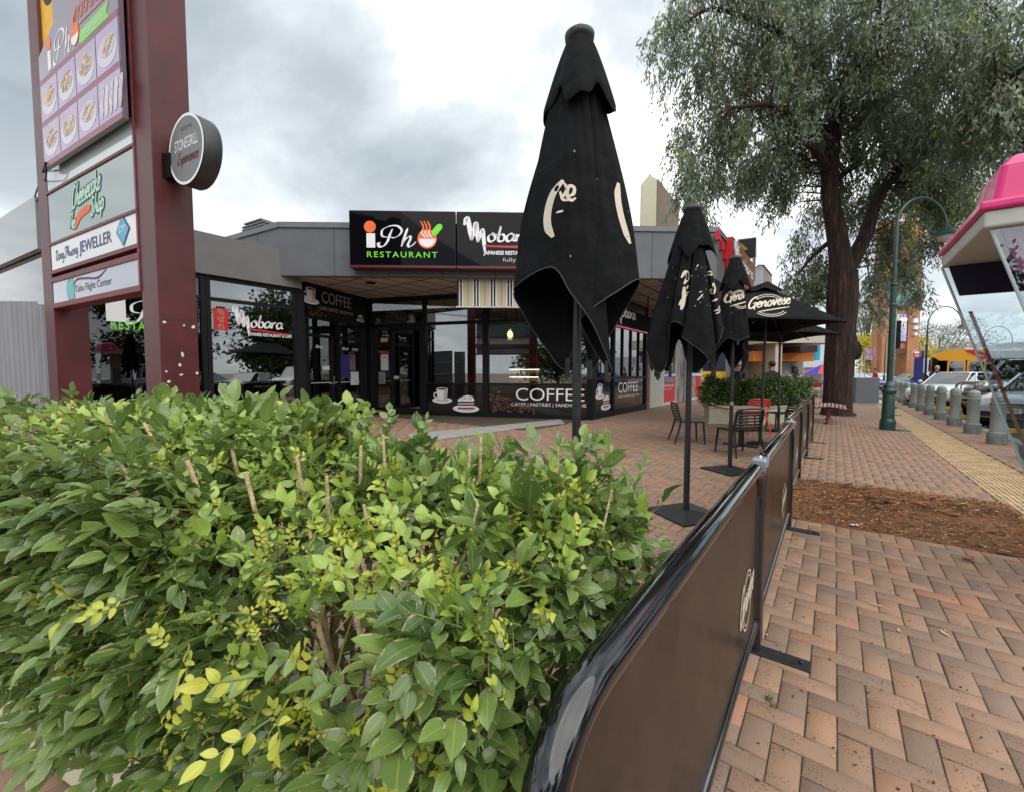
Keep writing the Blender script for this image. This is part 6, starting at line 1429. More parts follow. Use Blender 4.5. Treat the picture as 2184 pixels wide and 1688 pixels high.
def shrubplanter(a, b, depth, lab, lab2, n=2600, seed=0):
    a, b = Vector(a), Vector(b); d = b - a; L_ = d.length; d.normalize(); nn_ = Vector((-d.y, d.x, 0))
    if nn_.y < 0: nn_ = -nn_
    t = thing('shrub_planter', (a + b) / 2, 0, lab, 'planter', 'cream shrub planters')
    mb = MB(); 
    lo, hi = .0, .50
    for z0, z1, e0, e1 in ((.0, .05, .03, .03), (.05, .44, .0, .0), (.44, .50, .03, .035)):
        P_ = [a - d * e0 - nn_ * e0, b + d * e0 - nn_ * e0, b + d * e0 + nn_ * (depth + e0), a - d * e0 + nn_ * (depth + e0)]; mb.prism([p + Z * z0 for p in P_], Z * (z1 - z0))
    mb.build('box', PLC, t, bevel=.01); mb = MB(); mb.poly([p + Z * .503 for p in (a, b, b + nn_ * depth, a + nn_ * depth)]); mb.build('soil', mat('soil', (.03, .02, .012), .95), t)
    s = thing('planter_shrub', (a + b) / 2 + Z * .5, 0, lab2, 'shrub', 'shrubs in the cream planters')
    u = rng.uniform(-.12, L_ + .12, n); w = rng.uniform(-.18, depth + .18, n); zc = rng.uniform(.02, 1, n) ** .7; ed = np.minimum(1, np.minimum(u + .2, L_ + .2 - u) / .25)
    hgt = 1.20 + .09 * np.sin(u * 5 + seed) + .06 * np.sin(u * 13 + seed); zz = .48 + (hgt - .48) * zc * np.sqrt(np.clip(ed, .3, 1))
    P = np.stack([a.x + d.x * u + nn_.x * w, a.y + d.y * u + nn_.y * w, zz], 1)
    P = np.repeat(P, 5, 0) + rng.normal(0, .035, (n * 5, 3)); D = unit(n * 5) + [0, -.2, .35]; U = unit(n * 5) * .8 + [0, -.2, 1]
    leaf_obj('foliage', leafmat('leaf_shrub', (.025, .055, .012), (.17, .26, .07), .3, .15, False), P, D, U, rng.uniform(.05, .085, n * 5), rng.uniform(.028, .044, n * 5), rng.random(n * 5), None, 3, .1, .2, s)
    mb = MB()
    for _ in range(30): p = a + d * random.uniform(0, L_) + nn_ * random.uniform(.1, depth - .1) + Z * .5; mb.tube([p, p + Vector((random.gauss(0, .1), random.gauss(0, .1), .7))], [.008, .004], 5)
    mb.build('stems', BARK, s, fixn=False)
shrubplanter(gr(1512, 902), gr(1588, 903), .45, 'cream planter box behind the black chair, leftmost of the two', 'leafy green shrub in the left cream planter', 2000, 1)
shrubplanter(gr(1596, 905), gr(1722, 897), .5, 'cream planter box behind the umbrella pole beside the barrier', 'leafy green shrub in the right cream planter beside the barrier', 3400, 2)
def bench():
    c = gr(1766, 902); t = thing('slatted_bench', c, -STA, 'maroon bench with worn pinkish slats on a single pedestal by the tree', 'bench')
    sl = mat('slat_worn', (.34, .15, .15), .5, var=.25, vscale=10, col2=(.55, .42, .42)); MR = mat('bench_maroon', (.10, .016, .02), .4)
    for i in range(9):
        x = -.36 + i * .09; mb = MB(); mb.box((x, .5, .50 - .05 * abs(i - 4) ** 1.6 / 9), (.058, 1.7, .022)); mb.build('slat', sl, t, local=True, bevel=.006)
    for y in (-.2, 1.2):
        mb = MB(); mb.tube([(-.42, y, .43), (-.2, y, .47), (0, y, .475), (.2, y, .47), (.42, y, .43)], .028, 8); mb.build('support_arm', MR, t, local=True)
        mb = MB(); mb.lathe([(.10, 0), (.10, .02), (.05, .06), (.045, .30), (.06, .36), (.045, .40), (.06, .47)], (0, y, 0), 14); mb.build('leg', MR, t, local=True)
bench()
# ============================================================ bollards, lamps
BOLG = mat('bollard_grey', (.25, .285, .275), .55, var=.10, vscale=5, bump=.1, bscale=60)
BOLD = mat('bollard_foot', (.19, .215, .205), .65, var=.2, vscale=7)
def bollards():
    pr = [(.148, 0), (.148, .17), (.150, .185), (.140, .20), (.147, .215), (.143, .235), (.112, .245), (.108, .28), (.106, .80), (.112, .805), (.116, .825), (.108, .84), (.106, .86), (.114, .865), (.118, .89), (.105, .905), (.102, .915), (.112, .925), (.108, .94), (.09, .975), (.055, 1.0), (0, 1.01)]
    p0 = None
    pos = [gr(2128, 946), gr(2074, 923), gr(2033, 905), gr(2004, 893), gr(1979, 884), gr(1960, 875), gr(1944, 869), gr(1931, 863), gr(1920, 858), gr(1909, 852)]
    u = sum(touv(p)[0] for p in pos[:5]) / 5
    vs = [touv(p)[1] for p in pos]; st = (vs[5] - vs[0]) / 5
    v0 = vs[0]
    names = ['nearest', 'second', 'third', 'fourth', 'fifth', 'sixth', 'seventh', 'eighth', 'ninth', 'tenth']
    for k in range(-3, 10):
        p = uv(u, v0 + st * k)
        if k == -1: lab = 'grey bollard at the right frame edge behind the payphone glass'
        elif k < 0: lab = 'grey bollard of the kerb row outside the right frame edge'
        else: lab = 'grey domed bollard of the kerb row, ' + names[k] + ' of those clear of the frame edge'
        t = thing('bollard', p, 0, lab, 'bollard', 'grey bollards along the kerb')
        if p0 is None:
            mb = MB(); mb.lathe(pr[6:], (0, 0, 0), 28); b = mb.build('shaft', BOLG, t, local=True)
            mb = MB(); mb.lathe(pr[:7], (0, 0, 0), 28); mb.build('foot_ring', BOLD, t, local=True)
            mb = MB(); mb.lathe([(.016, 0), (.016, .012), (0, .014)], Vector((-.06, -.088, .74)), 10, axis=(-.5, -.85, 0)); mb.build('bolt', BOLD, t, local=True); p0 = t
        else:
            for ch in p0.children: c = ch.copy(); S.collection.objects.link(c); c.parent = t
bollards()
LG = mat('lamp_green', (.012, .045, .035), .35, var=.2, vscale=4, coat=.2)
def lamp(px, Y, lab, H_=5.75, dr=(1, 0), reach=1.15, m=None, k=1.0, py=None):
    b = at(px, 900, Y); b.z = 0; m = m or LG
    if py: b = gr(px, py)
    t = thing('street_lamp', b, 0, lab, 'street lamp', 'gooseneck street lamps')
    mb = MB(); mb.lathe([(.16, 0), (.16, .20), (.15, .24), (.135, .27), (.13, .30), (.12, .86), (.115, .88), (.14, .90), (.15, .95), (.145, 1.0), (.12, 1.02), (.125, 1.06), (.12, 1.1), (.07, 1.15), (.06, 1.2)], (0, 0, 0), 24); mb.build('base', m, t, local=True)
    top = H_ - reach * .5; d = Vector((dr[0], dr[1], 0)).normalized()
    mb = MB(); mb.tube([(0, 0, 1.1), (0, 0, top * .72)], .062, 16); mb.tube([(0, 0, top * .72), (0, 0, top)], .042, 14); mb.build('pole', m, t, local=True)
    mb = MB()
    for z in (top * .72, top * .62): mb.lathe([(.06, z - .05), (.085, z - .03), (.085, z), (.06, z + .02)], (0, 0, 0), 16)
    mb.build('collar', m, t, local=True)
    arc = [Vector((0, 0, top)) + d * (reach / 2) * (1 - math.cos(a)) + Z * (reach / 2) * math.sin(a) for a in np.linspace(0, math.pi * .97, 18)]
    mb = MB(); mb.tube([Vector((0, 0, top - .1))] + arc, .032, 12); mb.build('arm', m, t, local=True)
    e_ = arc[-1]
    mb = MB(); mb.lathe([(.30, -.22), (.285, -.205), (.12, -.06), (.06, -.03), (.05, .05), (.03, .06)], e_, 24); sh = mb.build('lamp_shade', m, t, local=True)
    mb = MB(); mb.lathe([(0, -.36), (.12, -.345), (.17, -.25), (.18, -.20), (.0, -.2)], e_, 20); mb.build('lens', mat('lamp_lens', (.55, .50, .46), .3), sh, local=True)
    return t
lamp(1892, 10.4, 'green gooseneck street lamp with ringed base beside the bollards, nearest of the lamps', 5.72, (1, .15), 1.45, py=915)
lamp(1971, 27.0, 'dark gooseneck street lamp left of the bus', 5.9, (1, .1), 2.6, mat('lamp_navy', (.01, .014, .03), .4), py=840)
lamp(1815, 24.0, 'gooseneck street lamp partly hidden behind the tree trunk', 7.0, (1, .0), 1.7)
lamp(1881, 50.0, 'small distant street lamp against the brick clock tower', 6.0, (1, 0), 1.5)
lamp(2148, 44.0, 'small dark gooseneck street lamp beyond the bus, behind the payphone glass', 6.2, (-1, .0), 3.0, mat('lamp_navy', (.01, .014, .03), .4))
# ============================================================ payphone booth
def booth():
    PINK = mat('booth_pink', (.68, .012, .17), .30, var=.06, coat=.25); PT = mat('booth_trim', (.50, .50, .46), .5, var=.05); NV = mat('booth_navy', (.006, .008, .03), .35)
    # roof corner nearest the camera seen at (2100, 810 in crop) etc.: the booth stands with one corner towards the left front
    Yf, Yb = 2.55, 4.1
    A = at(2097, 488, 2.55); Bk = at(2008, 573, 3.52); zb = (A.z + Bk.z) / 2    # corners of the trim underside
    A.z = Bk.z = zb
    d1 = (Bk - A).normalized(); L1 = (Bk - A).length; d2 = Vector((d1.y, -d1.x, 0)); L2_ = 1.25
    t = thing('payphone_booth', A + d2 * .6 + d1 * L1 * .5 - Z * zb, 0, 'pink-roofed payphone booth with slanted glass sides at the right frame edge', 'phone booth')
    P = lambda a, b, z: A + d1 * a + d2 * b + Z * (z - zb)
    hT = .098
    def ring(e, z): return [P(-e, -e, z), P(L1 + e, -e, z), P(L1 + e, L2_ + e, z), P(-e, L2_ + e, z)]
    def loft(mb, rs, cap0=True, cap1=True):
        b = len(mb.v); vs = [q for r_ in rs for q in r_]; fs = []
        for i in range(len(rs) - 1):
            for j in range(4): fs.append([i * 4 + j, i * 4 + (j + 1) % 4, (i + 1) * 4 + (j + 1) % 4, (i + 1) * 4 + j])
        if cap0: fs.append([3, 2, 1, 0])
        if cap1: m = (len(rs) - 1) * 4; fs.append([m, m + 1, m + 2, m + 3])
        mb.add(vs, fs)
    mb = MB(); loft(mb, [ring(0, zb), ring(0, zb + hT)]); mb.build('trim_band', PT, t, bevel=.012)
    rg = lambda a0, a1, b0, b1, z: [P(a0, b0, z), P(a1, b0, z), P(a1, b1, z), P(a0, b1, z)]
    mb = MB(); loft(mb, [ring(.01, zb + hT), ring(.025, zb + hT + .008), ring(.022, zb + hT + .052), ring(-.01, zb + hT + .06)]); rf_ = mb.build('roof', PINK, t, bevel=.012, segs=3)
    z0 = zb + hT + .06; mb = MB(); loft(mb, [rg(.05, .62, .04, L2_ - .04, z0 - .002), rg(.08, .50, .07, L2_ - .07, z0 + .21), rg(.14, .44, .13, L2_ - .13, z0 + .285)], False); mb.build('dome', PINK, rf_, bevel=.03, segs=4)
    mb = MB(); lo = lambda a, s: P(a, .04, z0).lerp(P(a * .9 + .03, .07, z0 + .21), s) + (-d2) * .006
    mb.poly([lo(.36, .0), lo(.41, .0), lo(.30, .85)]); mb.build('roof_mark', WHITED, rf_)
    mb = MB(); mb.prism([P(.1, .1, zb + .003), P(L1 - .1, .1, zb + .003), P(L1 - .1, L2_ - .1, zb + .003), P(.1, L2_ - .1, zb + .003)], Z * .01); mb.build('ceiling', mat('booth_ceiling', (.20, .15, .13), .6, var=.08), t)
    zg = zb - .06
    # tapered glass side walls: wide under the roof, narrow at the foot
    gl = glassmat('booth_glass', (.80, .86, .88), .10); FS = mat('frost_red', (.45, .07, .05), .5); FO = mat('frost_orange', (.45, .22, .06), .5); EDG = mat('glass_edge', (.55, .62, .62), .25)
    def fin(o, d, w_top, w_bot, nm, colA):
        n_ = Vector((d.y, -d.x, 0)); z0 = .12
        q = [o + Z * (zb - 0), o + d * w_top + Z * zb, o + d * w_top + Z * z0, o + d * (w_top - w_bot) + Z * z0]
        q = [Vector((p.x, p.y, z)) for p, z in zip(q, (zb, zb, z0, z0))]
        mb = MB(); mb.prism(q, n_ * .010); g = mb.build(nm, gl, t)
        mb = MB(); mb.tube([q[0], q[3]], .009, 6); mb.build('glass_edge', EDG, g)
        mb = MB(); k = 24
        for i in range(k):
            a, b = q[0].lerp(q[3], .17 + .79 * i / k), q[0].lerp(q[3], .17 + .79 * (i + 1) / k); mb.prism([a + d * .045, a + d * .068, b + d * .068, b + d * .045], -n_ * .002, 0 if i < 9 else 1)
        mb.build('stripe', [FS, FO], g); return q
    B0 = Bk - Z * zb; A0_ = A - Z * zb
    fin(B0 - d1 * .02, d2, L2_, .57, 'glass_side', 0)
    fin(A0_ + d1 * .05 + d2 * .04, d2, L2_ - .05, .53, 'glass_side', 0)
    # header panel at the back and light box at the front
    mb = MB(); mb.prism([P(L1 - .06, .03, zb - .002), P(L1 - .06, L2_ - .05, zb - .002), P(L1 - .06, L2_ - .05, zb - .24), P(L1 - .06, .10, zb - .24)], -d1 * .02); mb.build('header_panel', NV, t)
    mb = MB(); mb.prism([P(.10, .09, zb - .004), P(.10, L2_, zb - .004), P(.10, L2_, zb - .27), P(.10, .17, zb - .27)], d1 * .03); mb.build('sign_panel', mat('booth_pink_print', (.50, .15, .25), .3, var=.04, vscale=2), t)
    mb = MB(); mb.tube([P(.095, .09, zb - .004), P(.095, .17, zb - .27), P(.095, L2_, zb - .27)], .005, 6); mb.build('panel_edge', NAVY, t)
    mb = MB(); mb.obox(P(L1 * .4, L2_ - .12, .02), d1 * .35, d2 * .12, Z * (zb - .05)); mb.build('spine', PT, t)
    mb = MB(); mb.obox(P(L1 * .42, L2_ - .30, 1.0), d1 * .28, d2 * .18, Z * .6); mb.build('telephone', mat('phone_steel', (.3, .3, .31), .4, metal=.6), t)
    mb = MB(); mb.lathe([(.05, 0), (.05, .01), (.03, .02)], P(L1 * .55, .45, zb - .025), 14); mb.build('ceiling_light', PT, t)
    for zz in (2.0, 1.95, 1.9, 1.85): pass
booth()
# ============================================================ vehicles
RUB = mat('tyre', (.015, .015, .015), .85); GLCAR = glassmat('car_glass', (.10, .13, .12), .25); LENS = mat('headlamp', (.75, .77, .78), .1, metal=.7); PLATE = mat('plate', (.75, .75, .70), .5)
UND = mat('underbody', (.01, .01, .01), .8)
def carmat(n, c, mtl=.3): return mat('car_' + n, c, .28, metal=mtl, coat=.6)
def wheel(t, x, y, r, w):
    mb = MB(); s = 1 if y > 0 else -1
    mb.lathe([(r * .62, -w / 2), (r * .93, -w / 2), (r, -w / 2 + .03), (r, w / 2 - .03), (r * .93, w / 2), (r * .62, w / 2)], (x, y, r), 26, axis=(0, s, 0)); ty = mb.build('wheel', RUB, t, local=True)
    mb = MB(); mb.lathe([(r * .64, w / 2 - .03), (r * .60, w / 2 - .01), (r * .15, w / 2 - .02), (0, w / 2 - .01)], (x, y, r), 10, sm=False, axis=(0, s, 0)); mb.build('rim', SILV, ty, local=True)
def car(loc, rz, m, lab, kind='sedan', plate='S905', group='cars parked beyond the bollards'):
    """nose along +x; origin under the nose"""
    t = thing('parked_car', loc, rz, lab, 'car', group)
    suv = kind == 'suv'; L_ = 4.55 if not suv else 4.7; Wd = .89 if not suv else .93; zl = .22 if not suv else .38
    bon = .86 if not suv else 1.12; rf = 1.45 if not suv else 1.86; bel = .95 if not suv else 1.18
    # stations: x (from nose, negative backwards), half width, top z
    st = [(0, .60, .62, .42), (-.06, .76, bon - .16, .30), (-.30, .84, bon - .06, zl + .02), (-.75, Wd, bon - .01, zl), (-1.25, Wd, bon + .05, zl), (-2.2, Wd, bel, zl), (-3.2, Wd, bel + .02, zl), (-4.0, Wd, bel + .03, zl), (-L_ + .12, Wd * .95, bel - .02, zl + .06), (-L_, Wd * .86, bel - .20, zl + .2)]
    mb = MB(); vs = []
    for x, w, zt, z0 in st:
        half = [(w * .88, z0), (w, z0 + .12), (w * 1.01, (z0 + zt) / 2), (w * .985, zt - .08), (w * .90, zt - .012), (w * .55, zt + .015), (0, zt + .022)]
        vs += [(x, y, z) for y, z in half] + [(x, -y, z) for y, z in half[::-1][1:]]
    k = 13; fs = []
    for i in range(len(st) - 1):
        for j in range(k - 1): fs.append([i * k + j, i * k + j + 1, (i + 1) * k + j + 1, (i + 1) * k + j])
        fs.append([i * k + k - 1, i * k, (i + 1) * k, (i + 1) * k + k - 1])
    mb.add(vs, fs, 0, True); mb.add(vs[:k], [list(range(k))]); mb.add(vs[-k:], [list(range(k))[::-1]]); mb.build('body', m, t, local=True)
    # cabin
    x0, x1, x2, x3 = (-1.15, -1.85, -3.15, -4.05) if not suv else (-1.35, -1.95, -4.3, -4.62)
    bw, rw = Wd * .93, Wd * .70 if not suv else Wd * .78
    B_ = [(x0, bw * .9, bel - .04), (x3, bw * .92, bel)]; 
    def sec(x, w, z): return [(x, w, z), (x, -w, z)]
    lo = [(x0, bw * .86, bon + .04), (x1 + .1, bw, bel), (x2 - .1, bw, bel), (x3, bw * .88, bel + .02)]; hi = [(x1, rw * .95, rf - .03), (x1 - .35, rw, rf), (x2, rw, rf), (x2 - (.15 if not suv else .1), rw * .95, rf - .05)]
    mb = MB(); vs = []
    for (a, b) in zip(lo, hi): vs += [(a[0], a[1], a[2]), (b[0], b[1], b[2] - .03), (b[0], b[1] * .85, b[2]), (b[0], -b[1] * .85, b[2]), (b[0], -b[1], b[2] - .03), (a[0], -a[1], a[2])]
    fg = [[0, 1, 7, 6], [6, 7, 13, 12], [12, 13, 19, 18], [5, 11, 10, 4], [11, 17, 16, 10], [17, 23, 22, 16], [0, 5, 4, 3, 2, 1], [18, 19, 20, 21, 22, 23]]; mb.add(vs, fg); mb.build('window', GLCAR, t, local=True)
    mb = MB(); mb.add([(a, b, c + .006) for a, b, c in vs], [[1, 2, 8, 7], [7, 8, 14, 13], [13, 14, 20, 19], [2, 3, 9, 8], [8, 9, 15, 14], [14, 15, 21, 20], [3, 4, 10, 9], [9, 10, 16, 15], [15, 16, 22, 21]], 0, True)
    for s in (1, -1):
        for i, (a, b) in enumerate(zip(lo, hi)): mb.tube([(a[0], s * a[1] * 1.005, a[2]), (b[0], s * b[1] * 1.005, b[2] - .03)], .028 if i else .024, 6)
        mb.tube([(lo[1][0] - .9, s * bw * 1.005, bel), (hi[1][0] - .7, s * rw * 1.005, rf - .03)], .03, 6)
    mb.build('roof', m, t, local=True)
    mb = MB(); mb.box((-L_ / 2, 0, zl + .1), (L_ - .5, Wd * 1.7, .3)); mb.build('underbody', UND, t, local=True)
    r = .32 if not suv else .40
    for x in (-.85, -3.55):
        for s in (1, -1):
            mb = MB(); mb.lathe([(r * 1.15, 0), (r * 1.15, .012), (0, .014)], (x, s * (Wd * .995), r * 1.02), 26, axis=(0, s, 0)); 
            mb.build('wheel_arch', UND, t, local=True); wheel(t, x, s * (Wd - .07), r, .2)
    for s in (1, -1):
        mb = MB(); mb.ball((-.13, s * .62, bon - .20), .12, 0, 14, (.75, 1.5, .62)); mb.build('headlight', LENS, t, local=True)
        mb = MB(); mb.ball((-1.55, s * (Wd + .09), bel + .08), .08, 0, 10, (.6, 1.1, .9)); mb.build('mirror', m, t, local=True)
    mb = MB(); mb.box((-.02, 0, bon - .27), (.04, .8, .15)); mb.box((.0, 0, zl + .17), (.10, 1.1, .12)); mb.build('grille', UND, t, local=True)
    mb = MB(); mb.box((.055, 0, zl + .27), (.012, .38, .12), 0); text(mb, plate, lambda x, y: Vector((.064, x, y)), .15 * -1, .15, zl + .235, zl + .305, 1); mb.build('number_plate', [PLATE, BLK], t, local=True)
    if suv and kind == 'suv' and 'bull' in lab:
        bb = MB(); q = mat('bullbar_steel', (.50, .48, .42), .3, metal=.8)
        bb.tube(bent([(.02, -.86, .55), (.14, -.86, .98), (.14, -.80, 1.10), (.16, 0, 1.12), (.14, .80, 1.10), (.14, .86, .98), (.02, .86, .55)], .08), .035, 10)
        for s in (1, -1): bb.tube(bent([(.15, s * .34, .60), (.17, s * .34, 1.06), (.17, s * .72, 1.06), (.15, s * .74, .62)], .1), .022, 8)
        bb.tube([(.14, -.86, .80), (.16, 0, .80), (.14, .86, .80)], .022, 8); bb.build('bullbar', q, t, local=True)
        bb = MB(); bb.box((.09, 0, .57), (.16, 1.80, .20)); b2 = bb.build('bumper', q, t, local=True, bevel=.03)
        bb = MB()
        for s in (-.6, -.25, .25, .6): bb.box((.172, s, .57), (.01, .16, .06))
        bb.build('slot', UND, b2, local=True)
        for s in (-.50, -.17, .22): pass
        for s in (-.18, .22):
            bb = MB(); bb.lathe([(.0, -.08), (.10, -.05), (.145, 0), (.145, .02), (0, .035)], (.22, s, 1.0), 20, axis=(1, 0, 0)); bb.build('spotlight', LENS, t, local=True)
        bb = MB(); bb.tube([(.1, .1, 1.1), (.1, .1, 1.9)], .006, 5); bb.build('aerial', BLK, t, local=True)
    return t
NOSE = math.atan2(-.33, -.94)
WHC = carmat('white', (.74, .76, .78), .0); SVC = carmat('silver', (.48, .50, .52), .3); DGC = carmat('dark_grey', (.10, .11, .12), .4); BLC = carmat('blue', (.02, .05, .24), .3); REC = carmat('red', (.35, .02, .02), .2)
car(gr(2046, 893) + Vector((.95, -.1, 0)), NOSE, DGC, 'dark four wheel drive with steel bullbar and round spotlights behind the bollards', 'suv', 'XJK 149')
car(gr(1972, 866), NOSE, WHC, 'white sedan with sloping windscreen parked beside the farther bollards', 'sedan', 'S421')
car(gr(2005, 868) + Vector((2.2, 1.6, 0)), NOSE, SVC, 'silver hatchback between the white sedan and the dark four wheel drive', 'sedan', 'V118')
car(gr(2152, 918) + Vector((.15, .1, 0)), NOSE, SVC, 'pale silver car with plate S905 at the right frame edge', 'sedan', 'S905')
for k, (du, dv, m_, kd) in enumerate(((0, -3.4, WHC, 'suv'), (0, -6.4, SVC, 'sedan'), (0, -9.4, WHC, 'sedan'), (0, -12.6, SVC, 'suv'))):
    u_, v_ = touv(gr(2152, 918)); p = uv(u_ - .3, v_ + dv); car(p, NOSE, m_, ['white', 'silver', 'white', 'silver'][k] + ' car mirrored in the shop windows, ' + ['first', 'second', 'third', 'fourth'][k] + ' beyond the right frame edge', kd, 'WTR 20')
car(gr(1882, 838) + Vector((0, 0, 0)), math.pi * .98, BLC, 'blue car parked behind the tree trunk and the grey cabinet', 'sedan', 'S118', 'cars across the plaza')
car(at(1735, 800, 40) * Vector((1, 1, 0)) if False else Vector((at(1757, 800, 44).x, 44, 0)), math.pi * .9, carmat('bright_blue', (.03, .06, .5), .2), 'bright blue car left of the tree trunk across the plaza', 'sedan', 'S118', 'cars across the plaza')
car(Vector((at(1885, 800, 60).x, 60, 0)), math.pi * 1.0, WHC, 'small white car seen through the base of the clock tower', 'sedan', 'S118', 'cars across the plaza')
car(Vector((at(1820, 800, 52).x, 52, 0)), math.pi * .95, SVC, 'silver car behind the blue car across the plaza', 'sedan', 'S118', 'cars across the plaza')
def wheelstops():
    p0 = gr(2046, 893); u, v = touv(p0)
    for k, dv in enumerate((-3.4, .6, 5.5)):
        mb = MB(); c = uv(u - .75, v + dv, -.035); d = Vector((math.cos(NOSE + 1.57), math.sin(NOSE + 1.57), 0)); e = Vector((-d.y, d.x, 0)); mb.prism([c - d * .8 - e * .08, c - d * .8 + e * .08, c - d * .8 + e * .05 + Z * .11, c - d * .8 - e * .05 + Z * .11], d * 1.6)
        tag(mb.build('wheel_stop', YELLOW, bevel=.01), 'yellow wheel stop ' + ['under the silver car at the right frame edge', 'under the dark four wheel drive', 'beyond the dark four wheel drive'][k], 'wheel stop', 'yellow wheel stops')
wheelstops()
def bus():
    Y = 27.5; x0 = at(1986, 780, Y).x; L_ = 12.0
    t = thing('city_bus', (x0, Y, 0), R(-42), 'white and yellow city bus with red slash and dark windows behind the parked cars', 'bus')
    Hh = 2.95; yb = mat('bus_yellow', (.80, .36, .01), .35, coat=.3); wb = mat('bus_white', (.68, .70, .72), .35, coat=.3); db = glassmat('bus_glass', (.10, .11, .12), .2)
    mb = MB(); W_ = 2.5
    mb.obox((2.4, 0, .35), (L_ - 2.4, 0, 0), (0, W_, 0), (0, 0, .65), 0); mb.obox((2.4, 0, 2.25), (L_ - 2.4, 0, 0), (0, W_, 0), (0, 0, .55), 0); mb.build('body', wb, t, local=True, bevel=.06)
    mb = MB(); mb.prism([(0.1, 0, .35), (2.4, 0, .35), (2.4, 0, .42), (.1, 0, .42)], (0, W_, 0)); mb.build('step_sill', yb, t, local=True); mb = MB(); mb.prism([(.35, 0, 2.2), (2.38, 0, 2.2), (2.38, 0, 2.85), (.7, 0, 2.88), (.3, 0, 2.72), (.05, 0, 2.45)], (0, W_, 0)); mb.build('front_body', yb, t, local=True, bevel=.03)
    mb = MB(); mb.poly([(1.4, -.034, 2.82), (1.9, -.034, 2.82), (2.45, -.034, 2.52), (2.45, -.034, 2.22), (2.2, -.034, 2.30)]); mb.build('red_slash', REDV, t, local=True)
    mb = MB(); mb.prism([(1.9, .15, 2.80), (2.5, .15, 3.12), (3.4, .15, 3.22), (L_, .15, 3.25), (L_, .15, 2.80)], (0, W_ - .3, 0)); mb.build('roof_fairing', wb, t, local=True, bevel=.08)
    mb = MB(); mb.obox((2.42, .02, 1.0), (L_ - 3.7, 0, 0), (0, .02, 0), (0, 0, 1.25)); mb.obox((2.42, W_ - .05, 1.0), (L_ - 3.7, 0, 0), (0, .02, 0), (0, 0, 1.25)); mb.build('window', db, t, local=True)
    mb = MB(); mb.prism([(0.0, .1, .95), (.12, .1, .95), (.30, .1, 2.25), (.05, .1, 2.40)], (0, W_ - .2, 0)); mb.build('windscreen', db, t, local=True)
    mb = MB(); mb.obox((0, 0, .35), (.1, 0, 0), (0, W_, 0), (0, 0, .6)); mb.build('front_bumper', yb, t, local=True, bevel=.03)
    for x in (.72, 1.58):
        mb = MB()
        for a in (x, x + .72): mb.obox((a, -.01, .42), (.08, 0, 0), (0, .05, 0), (0, 0, 1.78))
        mb.obox((x, -.01, 2.12), (.80, 0, 0), (0, .05, 0), (0, 0, .08)); d = mb.build('door', yb, t, local=True); mb = MB(); mb.obox((x + .08, .01, .45), (.64, 0, 0), (0, .02, 0), (0, 0, 1.67)); mb.build('door_glass', db, d, local=True)
    mb = MB(); mb.obox((.2, .3, .5), (L_ - .5, 0, 0), (0, W_ - .6, 0), (0, 0, .1)); mb.obox((.3, W_ - .15, .5), (L_ - .5, 0, 0), (0, .05, 0), (0, 0, 1.7)); mb.build('interior', UND, t, local=True)
    for x in (4.4, L_ - 2.2): mb = MB(); mb.lathe([(.3, -.12), (.48, -.12), (.5, -.08), (.5, .12), (.3, .12)], (x, .1, .5), 24, axis=(0, -1, 0)); mb.build('wheel', RUB, t, local=True)
    mb = MB(); mb.tube([(.05, -.15, 2.3), (-.1, -.3, 2.25), (-.1, -.3, 1.9)], .03, 6); mb.box((-.1, -.3, 1.75), (.08, .2, .45)); mb.build('mirror', BLK, t, local=True)
    mb = MB(); mb.box((1.0, -.03, 1.15), (.3, .01, .3)); mb.box((7.5, -.0, 2.17), (1.5, .01, .1)); mb.build('notice', WHITE, t, local=True)
bus()
